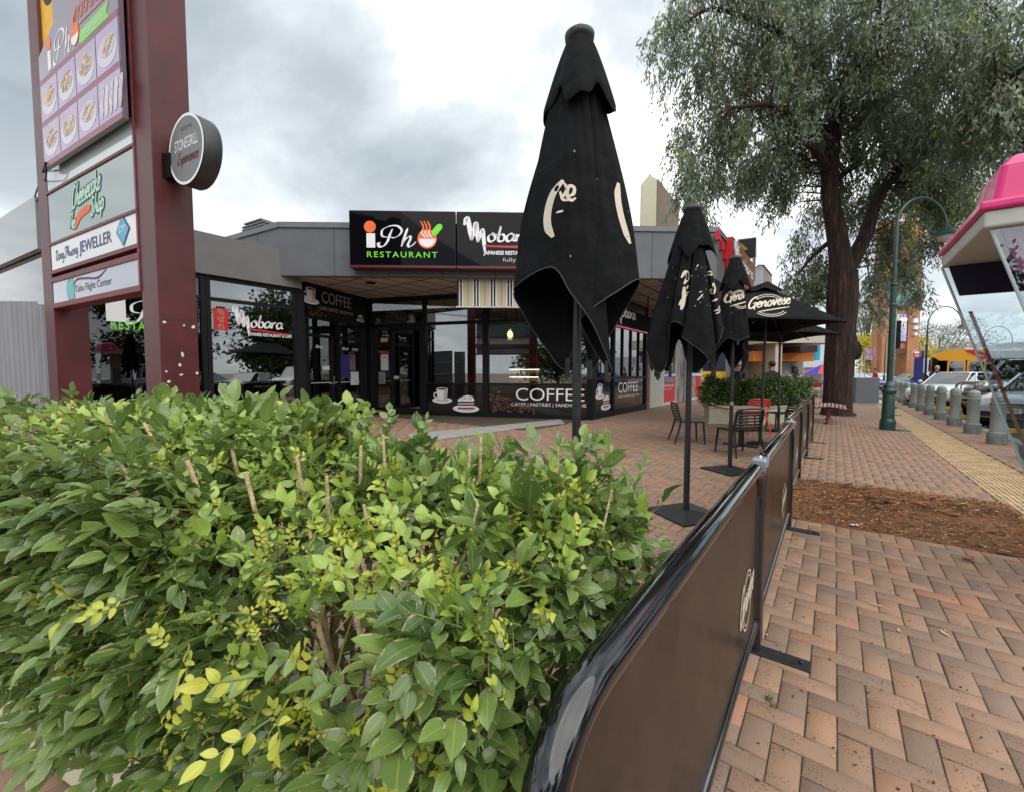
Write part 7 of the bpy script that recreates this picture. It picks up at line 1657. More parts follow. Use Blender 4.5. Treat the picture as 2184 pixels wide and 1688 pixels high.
# ============================================================ people
def person(loc, rz, pose, shirt, trousers, hair, skin, lab, h=1.72, sit=False, longhair=False, hold=None):
    k = h / 1.72
    t = thing('person', loc, rz, lab, 'person')
    J = {'pel': (0, 0, .95), 'spi': (0, -.01, 1.15), 'che': (0, 0, 1.34), 'nec': (0, .0, 1.47), 'hd0': (0, .015, 1.56), 'hd1': (0, .02, 1.66),
         'sl': (-.17, 0, 1.40), 'el': (-.23, -.02, 1.14), 'wl': (-.22, .08, .90), 'hl': (-.21, .11, .80), 'sr': (.17, 0, 1.40), 'er': (.23, -.02, 1.14), 'wr': (.22, .08, .90), 'hr': (.21, .11, .80),
         'tl': (-.10, 0, .90), 'kl': (-.11, .03, .50), 'al': (-.12, -.02, .09), 'fl': (-.12, .12, .04), 'tr': (.10, 0, .90), 'kr': (.11, .0, .50), 'ar': (.12, -.04, .09), 'fr': (.12, .10, .04)}
    if sit:
        for a in J:
            if a[0] not in 'tkaf' or a in ('fl',): J[a] = (J[a][0], J[a][1], J[a][2] - .45)
        J['fl'] = (-.12, .60, .04)
        for s, x in (('l', -.11), ('r', .11)): J['t' + s] = (x, 0, .46); J['k' + s] = (x * 1.1, .44, .48); J['a' + s] = (x * 1.1, .46, .09); J['f' + s] = (x * 1.1, .60, .04)
    J.update(pose or {})
    E_ = [('pel', 'spi'), ('spi', 'che'), ('che', 'nec'), ('nec', 'hd0'), ('hd0', 'hd1'), ('che', 'sl'), ('sl', 'el'), ('el', 'wl'), ('wl', 'hl'), ('che', 'sr'), ('sr', 'er'), ('er', 'wr'), ('wr', 'hr'), ('pel', 'tl'), ('tl', 'kl'), ('kl', 'al'), ('al', 'fl'), ('pel', 'tr'), ('tr', 'kr'), ('kr', 'ar'), ('ar', 'fr')]
    Rd = {'pel': (.15, .11), 'spi': (.14, .10), 'che': (.155, .11), 'nec': (.055, .055), 'hd0': (.075, .085), 'hd1': (.078, .09), 'sl': (.06, .06), 'el': (.045, .045), 'wl': (.03, .03), 'hl': (.035, .02), 'sr': (.06, .06), 'er': (.045, .045), 'wr': (.03, .03), 'hr': (.035, .02), 'tl': (.085, .085), 'kl': (.058, .058), 'al': (.04, .04), 'fl': (.04, .03), 'tr': (.085, .085), 'kr': (.058, .058), 'ar': (.04, .04), 'fr': (.04, .03)}
    names = list(J); me = bpy.data.meshes.new('body'); me.from_pydata([tuple(c * k for c in J[a]) for a in names], [(names.index(a), names.index(b)) for a, b in E_], [])
    o = bpy.data.objects.new('body', me); S.collection.objects.link(o)
    sk_ = o.modifiers.new('skin', 'SKIN'); sb = o.modifiers.new('sub', 'SUBSURF'); sb.levels = sb.render_levels = 1
    for i, a in enumerate(names): o.data.skin_vertices[0].data[i].radius = (Rd[a][0] * k, Rd[a][1] * k); o.data.skin_vertices[0].data[i].use_root = a == 'pel'
    dg = bpy.context.evaluated_depsgraph_get(); dg.update(); m2 = bpy.data.meshes.new_from_object(o.evaluated_get(dg)); bpy.data.objects.remove(o)
    for m in (shirt, trousers, skin, BLK): m2.materials.append(m)
    wl, wr = Vector(J['wl']) * k, Vector(J['wr']) * k; hipz = J['pel'][2] * k; nz = J['nec'][2] * k
    for p in m2.polygons:
        c = p.center; p.use_smooth = True
        d = min((c - Vector(J[q]) * k).length for q in ('hl', 'hr'))
        p.material_index = 2 if (c.z > nz + .0 or d < .075) else (3 if c.z < .08 else (1 if (c.z < hipz + .01 and min((c - Vector(J[q]) * k).length for q in ('el', 'er', 'wl', 'wr')) > .13) else 0))
    b = bpy.data.objects.new('body', m2); S.collection.objects.link(b); b.parent = t
    hc = Vector(J['hd1']) * k; mb = MB(); mb.ball(hc + Vector((0, -.02, .015)) * k, .102 * k, 0, 16, (.92, 1.02, 1.02))
    if longhair: mb.ball(hc + Vector((0, -.07, -.12)) * k, .10 * k, 0, 14, (1.0, .6, 2.0)); mb.ball(hc + Vector((0, -.09, -.30)) * k, .07 * k, 0, 14, (1.0, .5, 1.8))
    hm = mb.build('hair', hair, t, local=True)
    mb = MB(); mb.ball(hc + Vector((0, .075, -.045)) * k, .045 * k, 0, 12, (1.1, .8, 1.3)); mb.ball(hc + Vector((0, .108, -.035)) * k, .014 * k, 0, 8, (.8, 1, 1.6))
    for s in (-1, 1): mb.ball(hc + Vector((s * .083, .0, -.03)) * k, .022 * k, 0, 8, (.5, 1, 1.4))
    mb.build('face', skin, t, local=True); return t
SK = mat('skin', (.45, .26, .19), .55); HB = mat('hair_dark', (.012, .009, .008), .6); HR = mat('hair_auburn', (.22, .075, .02), .6); CB = mat('cloth_black', (.012, .012, .014), .85); CW = mat('cloth_cream', (.42, .40, .30), .85); CN = mat('cloth_navy', (.012, .02, .05), .85); CR = mat('cloth_red', (.45, .02, .03), .8); HG = mat('hair_grey', (.25, .22, .2), .6)
def seated(px, py, Y, *a, **k): p = at(px, py, Y); p.z = 0; return person(p, *a, **k)
seated(1575, 800, 13.2, R(-60), {}, CB, CB, HG, SK, 'person in black with short hair standing behind the shrub, leftmost of the three', h=1.72)
seated(1646, 800, 12.9, R(10), {'sl': (-.24, 0, 1.38), 'sr': (.24, 0, 1.38), 'che': (0, 0, 1.33), 'el': (-.34, .05, 1.14), 'er': (.34, .05, 1.14)}, CB, CB, HB, SK, 'broad person in black seen from behind the shrub, middle of the three', h=1.72)
seated(1694, 800, 13.4, R(-15), {}, CW, CN, HB, SK, 'person with long dark hair and pale jacket behind the shrub', h=1.60, longhair=True)
q_ = FRONT(FRONT.hit(1130, 780)[0], 0, -2.4)
person(q_ + Z * .25, R(150), {'el': (-.23, .1, 1.14), 'wl': (-.14, .28, 1.12), 'hl': (-.12, .34, 1.12), 'er': (.23, .1, 1.14), 'wr': (.14, .28, 1.12), 'hr': (.12, .34, 1.12)}, CB, CB, HR, SK, 'person with auburn hair in black working behind the counter', h=1.72)
mb = MB(); mb.box((q_.x, q_.y, .125), (1.2, .8, .25), 0, R(-14)); tag(mb.build('duckboard', BROWNIN), 'low brown step behind the counter under the worker', 'step')
seated(1998, 800, 22.5, R(160), {}, CN, CN, mat('bald_skin', (.5, .3, .22), .5), SK, 'bald person in dark navy standing in front of the bus doors', h=1.75)
seated(1866, 800, 30.0, R(80), {}, CR, CB, HB, SK, 'person in a red top walking left of the clock tower', h=1.7)
# ============================================================ trees
BK2 = bpy.data.materials.new('stringy_bark'); BK2.use_nodes = True
def barkmat():
    t = BK2.node_tree; b = t.nodes['Principled BSDF']; b.inputs['Roughness'].default_value = .9
    c = t.nodes.new('ShaderNodeTexCoord'); mp_ = t.nodes.new('ShaderNodeMapping'); mp_.inputs['Scale'].default_value = (7, 7, .55); t.links.new(c.outputs['Object'], mp_.inputs[0])
    n1 = t.nodes.new('ShaderNodeTexNoise'); n1.inputs['Scale'].default_value = 2.2; n1.inputs['Detail'].default_value = 9; n1.inputs['Roughness'].default_value = .7; n1.inputs['Distortion'].default_value = .6; t.links.new(mp_.outputs[0], n1.inputs['Vector'])
    r_ = t.nodes.new('ShaderNodeValToRGB'); e_ = r_.color_ramp.elements; e_[0].position = .47; e_[0].color = (.018, .010, .008, 1); e_[1].position = .74; e_[1].color = (.25, .145, .095, 1); q = e_.new(.60); q.color = (.065, .034, .024, 1)  # palest stop paints the few lit ridges into the bark colour
    t.links.new(n1.outputs['Fac'], r_.inputs[0]); t.links.new(r_.outputs[0], b.inputs['Base Color'])
    bp = t.nodes.new('ShaderNodeBump'); bp.inputs['Strength'].default_value = 1; bp.inputs['Distance'].default_value = .06; t.links.new(n1.outputs['Fac'], bp.inputs['Height']); t.links.new(bp.outputs[0], b.inputs['Normal'])
barkmat()
def big_tree():
    Y0 = 15.2; b = gr(1785, 884); Y0 = b.y
    t = thing('gum_tree', b, 0, 'tall gum tree with forked dark stringy trunk and drooping grey-green leaves', 'tree')
    from mathutils import noise
    T = lambda px, py, dY=0.0: at(px, py, Y0 + dY)
    limbs = [([T(1785, 884), T(1785, 870), T(1787, 800), T(1792, 720), T(1795, 640), T(1795, 580)], [.52, .42, .38, .39, .40, .38]),
             ([T(1795, 585), T(1788, 520), T(1775, 450), T(1768, 380), T(1775, 320), T(1780, 260), T(1762, 200), T(1740, 120), T(1725, 20)], [.33, .29, .26, .23, .20, .18, .15, .12, .08]),
             ([T(1798, 590), T(1825, 545), T(1850, 490), T(1870, 430), T(1900, 380), T(1945, 300), T(1990, 200), T(2010, 80)], [.24, .22, .20, .17, .14, .12, .09, .06]),
             ([T(1780, 265), T(1800, 180, -1.0), T(1850, 120, -2), T(1870, 60, -2.5), T(1875, 0, -3)], [.13, .11, .09, .07, .05]),
             ([T(1770, 370), T(1740, 320, -.6), T(1705, 300, -1), T(1690, 250, -1.3), T(1640, 225, -1.6), T(1560, 230, -2)], [.14, .11, .09, .08, .06, .04]),
             ([T(1772, 300), T(1700, 200, 1), T(1620, 120, 1), T(1540, 80, 1)], [.12, .10, .07, .04]),
             ([T(1768, 400), T(1800, 370, .8), T(1840, 340, 1.5), T(1900, 250, 2)], [.12, .10, .08, .05]),
             ([T(2010, 150), T(2080, 120, -2), T(2130, 60, -3.5), T(2184, 10, -4.2)], [.09, .08, .07, .06]),
             ([T(1785, 505), T(1740, 540, .5), T(1705, 580, .8)], [.09, .06, .03]),
             ([T(1812, 560, -.1), T(1835, 520, .3), T(1846, 505, .5)], [.10, .07, .04]),
             ([T(1740, 130), T(1640, 60, -1.5), T(1520, 20, -2), T(1450, 60, -2.2)], [.10, .07, .05, .03]),
             ([T(2184, 150, -4), T(2120, 190, -4), T(2150, 260, -3.5)], [.08, .07, .04])]
    mb = MB(); skel = []
    for path, rad in limbs:
        C = []; RR = []
        n = 6
        Q = [path[0] * 2 - path[1]] + path + [path[-1] * 2 - path[-2]]
        for i in range(1, len(Q) - 2):
            for k in range(n):
                q = k / n; a, b_, c, d = Q[i - 1:i + 3]; C.append(.5 * ((2 * b_) + (c - a) * q + (2 * a - 5 * b_ + 4 * c - d) * q * q + (3 * b_ - a - 3 * c + d) * q ** 3)); RR.append(rad[i - 1] + (rad[i] - rad[i - 1]) * q)
        C.append(path[-1]); RR.append(rad[-1]); vs0 = len(mb.v); mb.tube(C, RR, 28, 0, False)
        for i in range(vs0, len(mb.v)):
            v = Vector(mb.v[i]); kk = (i - vs0) // 28; c = C[min(kk, len(C) - 1)]; d_ = v - c; r_ = d_.length
            if r_ > 1e-4:
                ang = ((i - vs0) % 28) / 28 * 6.283; nz = noise.noise((math.cos(ang) * 2.2, math.sin(ang) * 2.2, c.z * .35)) * .16 + noise.noise((math.cos(ang) * 5, math.sin(ang) * 5, c.z * .8)) * .10
                mb.v[i] = tuple(c + d_ * (1 + nz))
        skel += [(c, r_) for c, r_ in zip(C, RR)]
    p = at(1826, 748, Y0 - .15); mb.ball(p, .2, 0, 12, (.8, .9, 1.6)); mb.ball(at(1812, 740, Y0 - .1), .28, 0, 12, (.7, .9, 2.2))
    mb.build('trunk', BK2, t, fixn=False)
    cl = [(1448, 95, 50, 70, -1.8), (1490, 150, 70, 70, -1.5), (1560, 30, 130, 75, -1.5), (1600, 140, 110, 95, -1), (1470, 340, 55, 65, -1.2), (1530, 290, 80, 75, -1), (1462, 400, 26, 55, -1.3), (1500, 420, 60, 60, -.5), (1640, 260, 110, 95, -.8), (1600, 385, 75, 45, 0), (1570, 440, 20, 45, .0),
          (1720, 60, 120, 90, -1.5), (1740, 180, 110, 90, 0), (1700, 365, 70, 55, .6), (1655, 450, 16, 45, .6), (1700, 640, 32, 42, 1), (1718, 575, 38, 55, 1), (1745, 620, 28, 70, 1.5), (1830, 80, 120, 100, -2), (1850, 210, 110, 90, 0), (1840, 330, 90, 80, 1), (1880, 420, 90, 80, 1.2), (1950, 100, 110, 100, -2.5), (1960, 240, 110, 100, -1), (1950, 360, 100, 90, .5), (1900, 510, 55, 70, 1), (1880, 590, 25, 62, 1.4), (1865, 640, 16, 45, 1.4),
          (1975, 470, 55, 60, 1), (1985, 540, 26, 50, 1.2), (2040, 60, 110, 100, -3), (2050, 200, 100, 100, -2.5), (2020, 330, 80, 80, -1), (2050, 410, 60, 60, .5), (2000, 440, 70, 80, 1.2), (2130, 60, 90, 100, -4), (2140, 180, 80, 100, -4), (2110, 290, 80, 80, -3), (2170, 270, 50, 80, -4), (2060, 350, 50, 70, -1.5), (2250, 120, 90, 150, -4), (2300, 250, 80, 100, -4), (1780, 440, 60, 60, 1.8), (1640, 340, 90, 70, .8), (1740, 280, 90, 80, 1.5), (1650, -90, 240, 80, -1), (1950, -90, 240, 90, -1.5), (1930, 560, 30, 60, 1.8), (1945, 620, 18, 40, 2)]
    PT_ = []; DD = []; LL = []; rn = []; br = MB(); ends = []
    for (px, py, rx, ry, dY) in cl:
        m = Y0 + dY; k = m / F0; c = at(px, py, m); a, b_, ry_ = rx * k, ry * k, min(1.9, max(.5, rx * k * .9))
        nst = int(10 + 128 * a * b_)
        sub = []
        for _ in range(max(3, int(nst / 15))):
            q = unit(1)[0] * (random.random() ** .4); e_ = c + Vector((q[0] * a, q[1] * ry_, q[2] * b_)); sub.append(e_)
            s_, r_ = min(skel, key=lambda s: (s[0] - e_).length + (0 if s[0].z < e_.z + .8 else .8))
            if (s_ - e_).length < 5.5:
                md_ = s_.lerp(e_, .5) + Vector((random.gauss(0, .15), random.gauss(0, .15), .18 * (s_ - e_).length)); rr_ = min(r_ * .4, .035); br.tube([s_, md_, e_], [rr_, rr_ * .6, .008], 5, 0, False)
        for _ in range(nst):
            e_ = random.choice(sub) + Vector((random.gauss(0, .24 * min(1, a)), random.gauss(0, .22), random.gauss(0, .22 * min(1, b_)))); 
            L_ = random.uniform(.28, .80) * (1.2 if b_ > a * 1.3 else 1); nl = int(L_ * 27); yel = (.75 if random.random() < .05 or (1880 < px < 2080 and 380 < py < 520 and random.random() < .35) else 0); tone = random.random() * .6
            dr = Vector((random.gauss(0, .3), random.gauss(0, .3), -1)).normalized(); e_ = e_ + Z * L_ * .45
            for i in range(nl):
                f = i / nl; p = e_ + dr * L_ * f + Vector((random.gauss(0, .06), random.gauss(0, .06), .10 * (1 - f) + random.gauss(0, .03)))
                PT_.append(p); DD.append((dr.x + random.gauss(0, .45), dr.y + random.gauss(0, .45), -1 + random.gauss(0, .25))); rn.append(min(1, yel + (tone + random.random() * .38) * .74))
    n = len(PT_); P = np.array([tuple(p) for p in PT_]); D = np.array(DD); U = unit(n)
    print('gum leaves', n)
    gm = leafmat('gum_leaf', (.085, .115, .065), (.20, .25, .20), .38, .32, False)
    rp = [x_ for x_ in gm.node_tree.nodes if x_.type == 'VALTORGB'][0].color_ramp; q = rp.elements.new(.40); q.color = (.20, .25, .155, 1); q = rp.elements.new(.74); q.color = (.42, .47, .38, 1); rp.elements[-1].color = (.30, .36, .08, 1)
    leaf_obj('crown', gm, P, D, U, rng.uniform(.13, .22, n), rng.uniform(.034, .056, n), np.array(rn), None, 3, .12, .1, t)
    br.build('branches', mat('branch_dark', (.05, .032, .024), .9, var=.3), t, fixn=False)
    fl = MB()
    for px, py, dY in ((2150, 183, -4.5), (1640, 10, -2.5), (1530, 124, -2.5), (1655, 240, -2), (1585, 475, -1.0), (2070, 280, -4), (2140, 205, -4.4), (1660, 30, -2.5), (1590, 190, -2), (1390, 583 * .4, -1.8), (1430, 380, -1.8), (1880, 100, -3), (1990, 60, -3.2), (2190, 260, -4.3), (1480, 20, -2.4), (1800, 160, -2), (2030, 130, -3.5), (1700, 150, -1.8)):
        c = at(px, py, Y0 + dY)
        for _ in range(6):
            p = c + Vector((random.gauss(0, .10), random.gauss(0, .08), random.gauss(0, .07))); fl.ball(p, random.uniform(.014, .026), 0, 6)
    fl.build('blossom', mat('blossom_pink', (.40, .15, .14), .8), t, fixn=False)
    return t
big_tree()
def tree(loc, h, w, c1, c2, lab, name='background_tree', n=2600, tr=.35, leaf=.22, group='trees beyond the street', seed=0):
    rs = np.random.default_rng(seed + 11); t = thing(name, loc, 0, lab, 'tree', group); loc = Vector(loc)
    nb = 26; th = rs.uniform(0, 6.28, nb); rr = np.sqrt(rs.random(nb)) * w * .40; zz = h * rs.uniform(tr + .12, .92, nb); zz -= (rr / w) ** 2 * h * .25
    C = np.stack([rr * np.cos(th), rr * np.sin(th), zz], 1); R_ = rs.uniform(.12, .24, nb) * w
    i = rs.integers(0, nb, n); q = unit(n) * (rng.random((n, 1)) ** .35); P = C[i] + q * R_[i][:, None] * [1, 1, .72] + [loc.x, loc.y, loc.z]
    P = np.repeat(P, 3, 0) + rng.normal(0, leaf * .8, (n * 3, 3)); D = unit(n * 3); U = unit(n * 3) + [0, 0, .5]
    leaf_obj('crown', leafmat('crown_' + name + lab[:6].replace(' ', '_'), c1, c2, .6, .2, False), P, D, U, rng.uniform(leaf * .8, leaf * 1.6, n * 3), rng.uniform(leaf * .5, leaf * .8, n * 3), rng.random(n * 3), None, 3, .1, .1, t)
    mb = MB(); r0 = h * .022; mb.tube([loc, loc + Z * h * tr, loc + Z * h * .7], [r0 * 1.2, r0, r0 * .4], 8)
    for k in range(0, nb, 2): mb.tube([loc + Z * h * tr * 1.0, loc + Vector(C[k])], [r0 * .5, r0 * .12], 5)
    mb.build('trunk', mat('trunk_grey', (.10, .08, .06), .9, var=.3), t, fixn=False); return t
def ty(px, Y): p = at(px, 796, Y); p.z = 0; return p
G1, G2 = (.03, .05, .018), (.12, .17, .06)
tree(ty(1845, 75), 15.5, 11, (.07, .09, .05), (.22, .26, .13), 'grey-green loose gum tree between the trunk and the clock tower', seed=1, tr=.3)
tree(ty(1862, 62), 7.5, 5.0, (.35, .30, .02), (.70, .62, .06), 'yellow autumn tree left of the clock tower', 'autumn_tree', seed=2, tr=.15)
tree(ty(2000, 95), 13.0, 16, G1, G2, 'dark rounded tree behind the bus front', seed=3, tr=.1)
tree(ty(1950, 70), 7.5, 6, (.22, .22, .03), (.5, .48, .08), 'yellow-green tree just right of the clock tower', 'autumn_tree', seed=4, tr=.15)
tree(ty(2075, 110), 11.5, 18, (.05, .06, .035), (.14, .15, .08), 'low dark tree on the skyline above the bus roof', seed=5, tr=.1)
tree(ty(2025, 80), 7.5, 10, (.20, .15, .07), (.40, .33, .17), 'tan dry tree behind the yellow bus front', 'autumn_tree', seed=6, tr=.1)
tree(ty(1752, 70), 9, 6, (.14, .17, .05), (.34, .40, .12), 'pale green street tree at the left edge of the gum trunk', seed=7, tr=.2)
tree(ty(1912, 72), 6.5, 7, (.10, .12, .03), (.30, .32, .08), 'olive tree seen through the opening of the clock tower', seed=8, tr=.2)
# trees and houses around the car park, mirrored in the glass
for k, (x_, y_, h_, w_) in enumerate(((40, 4, 12, 13), (34, -10, 11, 12), (22, -22, 12, 13), (8, -28, 9, 12), (-6, -30, 10, 12), (48, 20, 13, 15), (-18, -24, 9, 11), (30, 3, 9, 9), (36, 14, 10, 10))):
    tree((x_, y_, 0), h_, w_, (.02, .035, .012), (.09, .13, .05), ['broad', 'tall', 'dense', 'low', 'round', 'wide', 'small', 'bushy', 'short'][k] + ' green tree of the car park edge, mirrored in the shop glass', n=3200, seed=20 + k, tr=.04, leaf=.36, group='trees around the car park')
# ============================================================ clock tower and far street
def tower():
    Y = 52.0; k = Y / F0; BR = mat('tower_brick', (.42, .20, .10), .85, var=.12, vscale=1.2, bump=.4, bscale=9); BD = mat('tower_dark', (.12, .05, .03), .8)
    X = lambda px: at(px if px > 1890 else px + 4, 796, Y).x; Zp = lambda py: zat(py, Y)
    t = thing('clock_tower', (X(1915), Y, 0), 0, 'orange brick clock tower with blue banner and open base', 'tower')
    D_ = 1.5; mb = MB()
    def bx(x0, x1, z0, z1, y0=0, d=D_, mi=0): mb.obox((X(x0), Y + y0, z0), (X(x1) - X(x0), 0, 0), (0, d, 0), (0, 0, z1 - z0), mi)
    ztop = Zp(470)
    bx(1874, 1891, 0, ztop); bx(1932, 1956, 0, ztop); bx(1891, 1932, Zp(743), ztop, .25, D_ - .3); bx(1867, 1874, 0, Zp(672), .5, D_ - 1)
    mb.build('wall', BR, t); mb = MB()
    for z in (Zp(650), Zp(655), Zp(660)): bx(1889, 1934, z, z + .12, .18, .1)
    bx(1885, 1938, Zp(755), Zp(743), .1, .5)
    mb.build('string_course', BD, t)
    mb = MB(); bx(1889, 1930, Zp(730), Zp(668), .1, .14, 0); bn = mb.build('banner_frame', BD, t)
    mb = MB(); bx(1890, 1908, Zp(728), Zp(670), .02, .06, 0); bx(1908, 1913, Zp(728), Zp(670), .02, .06, 2); bx(1913, 1929, Zp(728), Zp(670), .02, .06, 1)
    mb.build('banner', [mat('banner_blue', (.06, .05, .30), .5, var=.5, vscale=.7, col2=(.5, .35, .5)), mat('banner_mix', (.07, .06, .40), .5, vscale=.5, col2=(.75, .75, .85)), SILV], bn)
    f = lambda x, y: Vector((x, Y - .02, y)); mb = MB(); script(mb, 'en', f, X(1914), X(1926), Zp(700), .6, .16, 1); disc(mb, f, X(1921), Zp(682), .5, .3, 1); mb.build('lettering', [NAVY, WHITE], bn, fixn=False)
    mb = MB(); c = Vector((X(1912), Y - .05, Zp(622))); mb.lathe([(0, 0), (1.95, 0), (1.95, .1), (0, .12)], c, 40, axis=(0, -1, 0)); ck = mb.build('clock_face', mat('clock_teal', (.25, .42, .38), .4, var=.3, vscale=2), t)
    mb = MB(); fr_ = lambda x, y: Vector((c.x + x, c.y - .14, c.z + y))
    for a in range(12): q = R(a * 30); stroke(mb, [(1.3 * math.cos(q), 1.3 * math.sin(q)), (1.75 * math.cos(q), 1.75 * math.sin(q))], .12, fr_)
    stroke(mb, [(0, 0), (.5, .9)], .14, fr_, taper=False); stroke(mb, [(0, 0), (-1.2, .5)], .10, fr_, taper=False); arc_band(mb, fr_, 0, 0, 1.9, 1.9, .12, 0, 360, 0, 40); mb.build('hands', BLK, ck, fixn=False)
    mb = MB()
    for (a, b, c_, d_) in ((1938, 1948, 680, 689), (1941, 1949, 696, 703), (1942, 1948, 710, 716)): bx(a, b, Zp(d_), Zp(c_), -.3, .3)
    mb.build('antenna_box', WHITE, t)
    # cabinet at the tower foot
    mb = MB(); mb.obox((X(1942) - 1.5, Y - 3, 0), (2.0, 0, 0), (0, 1.2, 0), (0, 0, 3.0)); tag(mb.build('switch_cabinet', mat('cabinet_pale', (.38, .42, .45), .5), bevel=.04), 'pale grey tall cabinet at the right foot of the clock tower', 'cabinet')
tower()
def street():
    # grey box on the plaza
    p = gr(1847, 861); t = thing('utility_cabinet', p, R(-8), 'grey metal utility cabinet on the paving between the trunk and the green lamp', 'cabinet')
    w = 34 * p.y / F0; mb = MB(); mb.box((0, .2, .62), (w * 1.35, .5, 1.16)); mb.build('box', mat('cab_grey', (.13, .15, .17), .6, var=.1), t, local=True, bevel=.02); mb = MB(); mb.box((0, .2, .02), (w * 1.8, .8, .06)); mb.build('plinth', mat('kerb_concrete', (.3, .29, .27), .8), t, local=True)
    # shopping trolley
    p = gr(1735, 868); t = thing('shopping_trolley', p, R(90 - 37), 'shopping trolley with red handle and red flap left of the tree trunk', 'trolley')
    mb = MB(); Lx, Wy = .85, .5
    for z in (.45, .6, .75, .9, 1.0): mb.tube([(0, -Wy / 2, z), (Lx, -Wy / 2 * .8, z - .05), (Lx, Wy / 2 * .8, z - .05), (0, Wy / 2, z), (0, -Wy / 2, z)], .006, 4)
    for i in range(9):
        f = i / 8
        for s in (-1, 1): mb.tube([(Lx * f, s * Wy / 2 * (1 - .2 * f), .42), (Lx * f, s * Wy / 2 * (1 - .2 * f), 1.0 - .05 * f)], .004, 4)
    for s in (-1, 1): mb.tube([(-.05, s * .24, 1.0), (.1, s * .22, .3), (.1, s * .22, .15), (.85, s * .2, .15)], .012, 6)
    mb.build('basket', SILV, t, local=True, fixn=False); mb = MB(); mb.tube([(-.08, -.27, 1.04), (-.08, .27, 1.04)], .018, 8); mb.build('handle', REDV, t, local=True); mb = MB(); mb.box((-.02, 0, .90), (.02, .48, .16)); mb.build('flap', REDV, t, local=True)
    for x, y in ((.1, -.22), (.1, .22), (.82, -.18), (.82, .18)): mb = MB(); mb.lathe([(.03, -.012), (.06, -.012), (.06, .012), (.03, .012)], (x, y, .062), 12, axis=(0, 1, 0)); mb.tube([(x, y, .07), (x, y, .16)], .01, 5); mb.build('castor', RUB, t, local=True)
    # pigeon
    p = gr(1909, 876); t = thing('pigeon', p, R(-160), 'small grey pigeon walking on the paving beside the yellow tactile strip', 'pigeon')
    mb = MB(); pg = mat('pigeon_grey', (.10, .11, .13), .7, var=.3, vscale=30); b0 = 0
    mb.tube([(-.17, 0, .12), (-.10, 0, .135), (-.03, 0, .14), (.04, 0, .15), (.075, 0, .175), (.09, 0, .205), (.105, 0, .225), (.125, 0, .225)], [.008, .022, .048, .050, .036, .022, .024, .008], 12); mb.build('body', pg, t, local=True)
    mb = MB(); mb.tube([(.122, 0, .225), (.145, 0, .215)], [.006, .002], 6); mb.build('beak', BLK, t, local=True)
    for s in (-1, 1): mb = MB(); mb.tube([(0, s * .02, .11), (.0, s * .022, .05), (.01, s * .022, .004), (.035, s * .022, .003)], .004, 5); mb.build('leg', mat('pigeon_leg', (.4, .1, .08)), t, local=True)
    for s in (-1, 1): mb = MB(); mb.ball((-.05, s * .038, .14), .05, 0, 12, (1.9, .35, .7)); mb.build('wing', mat('wing_grey', (.16, .17, .19), .7, var=.4, vscale=40), t, local=True)
    # manhole lids
    for k, (px, py) in enumerate(((1903, 884), (1914, 916))):
        p = gr(px, py); mb = MB(); mb.lathe([(.26, 0), (.26, .006), (0, .008)], p, 24); tag(mb.build('drain_lid', BLKM), ['dark round drain lid beside the pigeon', 'dark round drain lid right of the green lamp base'][k], 'drain lid', 'drain lids')
    # white door, posters and next shops along the street line
    q = Fr(C2 + SV * .38 - SU * 0.0, SV); a = lambda px: q.hit(px, 800)[0]
    t = thing('neighbour_shop', q(0, 0), 0, 'next shop along with white panel door, red poster and silver frames', 'shop building')
    zt = SOF + .1; x0, x1, x2, x3, x4, x5, x6, x7 = [a(px) for px in (1386, 1414, 1441, 1456, 1464, 1496, 1504, 1530)]
    mb = MB(); q.box(mb, x0, x1, 0, 3.0, -.1, .02); mb.build('door_panel', mat('panel_mint', (.50, .53, .48), .5, var=.05), t)
    mb = MB(); cx_ = (x0 + x1) / 2 + .1; disc(mb, lambda x, y: q(x, y, .024), cx_, 1.55, .42, .46, 0, 40); text(mb, 'Two', lambda x, y: q(x, y, .028), cx_ - .2, cx_ + .2, 1.64, 1.82, 1); text(mb, 'Brothers', lambda x, y: q(x, y, .028), cx_ - .32, cx_ + .32, 1.46, 1.60, 1); text(mb, 'ESPRESSO', lambda x, y: q(x, y, .028), cx_ - .3, cx_ + .3, 1.28, 1.40, 1); mb.build('round_label', [BLK, WHITE], t, fixn=False)
    mb = MB(); q.box(mb, x1, x2, .1, 1.25, -.1, -.02, 0); q.box(mb, x1 + .2, x2 - .35, 1.0, 1.2, -.02, -.01, 1)
    text(mb, 'Bakehouse', lambda x, y: q(x, y, -.012), x1 + .1, x2 - .2, .78, .92, 2); text(mb, 'fresh daily', lambda x, y: q(x, y, -.012), x1 + .1, x2 - .5, .62, .72, 2); mb.build('poster', [REDP, mat('poster_blue', (.1, .25, .5)), WHITE], t)
    pane(q, t, x1, x2, 1.4, 3.0); mb = MB()
    for z in (0, 1.25, 3.0): q.box(mb, x1, x2, z, z + .12, -.1, .01)
    for x in (x1, x2, x4, x5): q.box(mb, x - .06, x + .06, 0, 3.1, -.1, .03)
    q.box(mb, x4, x5, 0, .12, -.1, .01); q.box(mb, x4, x5, 1.25, 1.4, -.1, .01); mb.build('window_frame', WHITED, t)
    mb = MB(); q.box(mb, x2 + .06, x3, 0, 3.0, -.15, .04); mb.build('pillar', mat('pillar_mottled', (.05, .05, .06), .3, var=.8, vscale=2, col2=(.35, .33, .33)), t)
    mb = MB(); q.box(mb, x4 + .06, x5 - .06, .12, 1.25, -.1, -.02, 0); q.box(mb, x4 + (x5 - x4) * .62, x5 - .3, .12, 1.25, -.02, -.01, 1); mb.build('poster', [mat('poster_tan', (.35, .26, .24), .5, var=.4, vscale=3), REDV], t)
    pane(q, t, x4 + .06, x5 - .06, 1.4, 3.0)
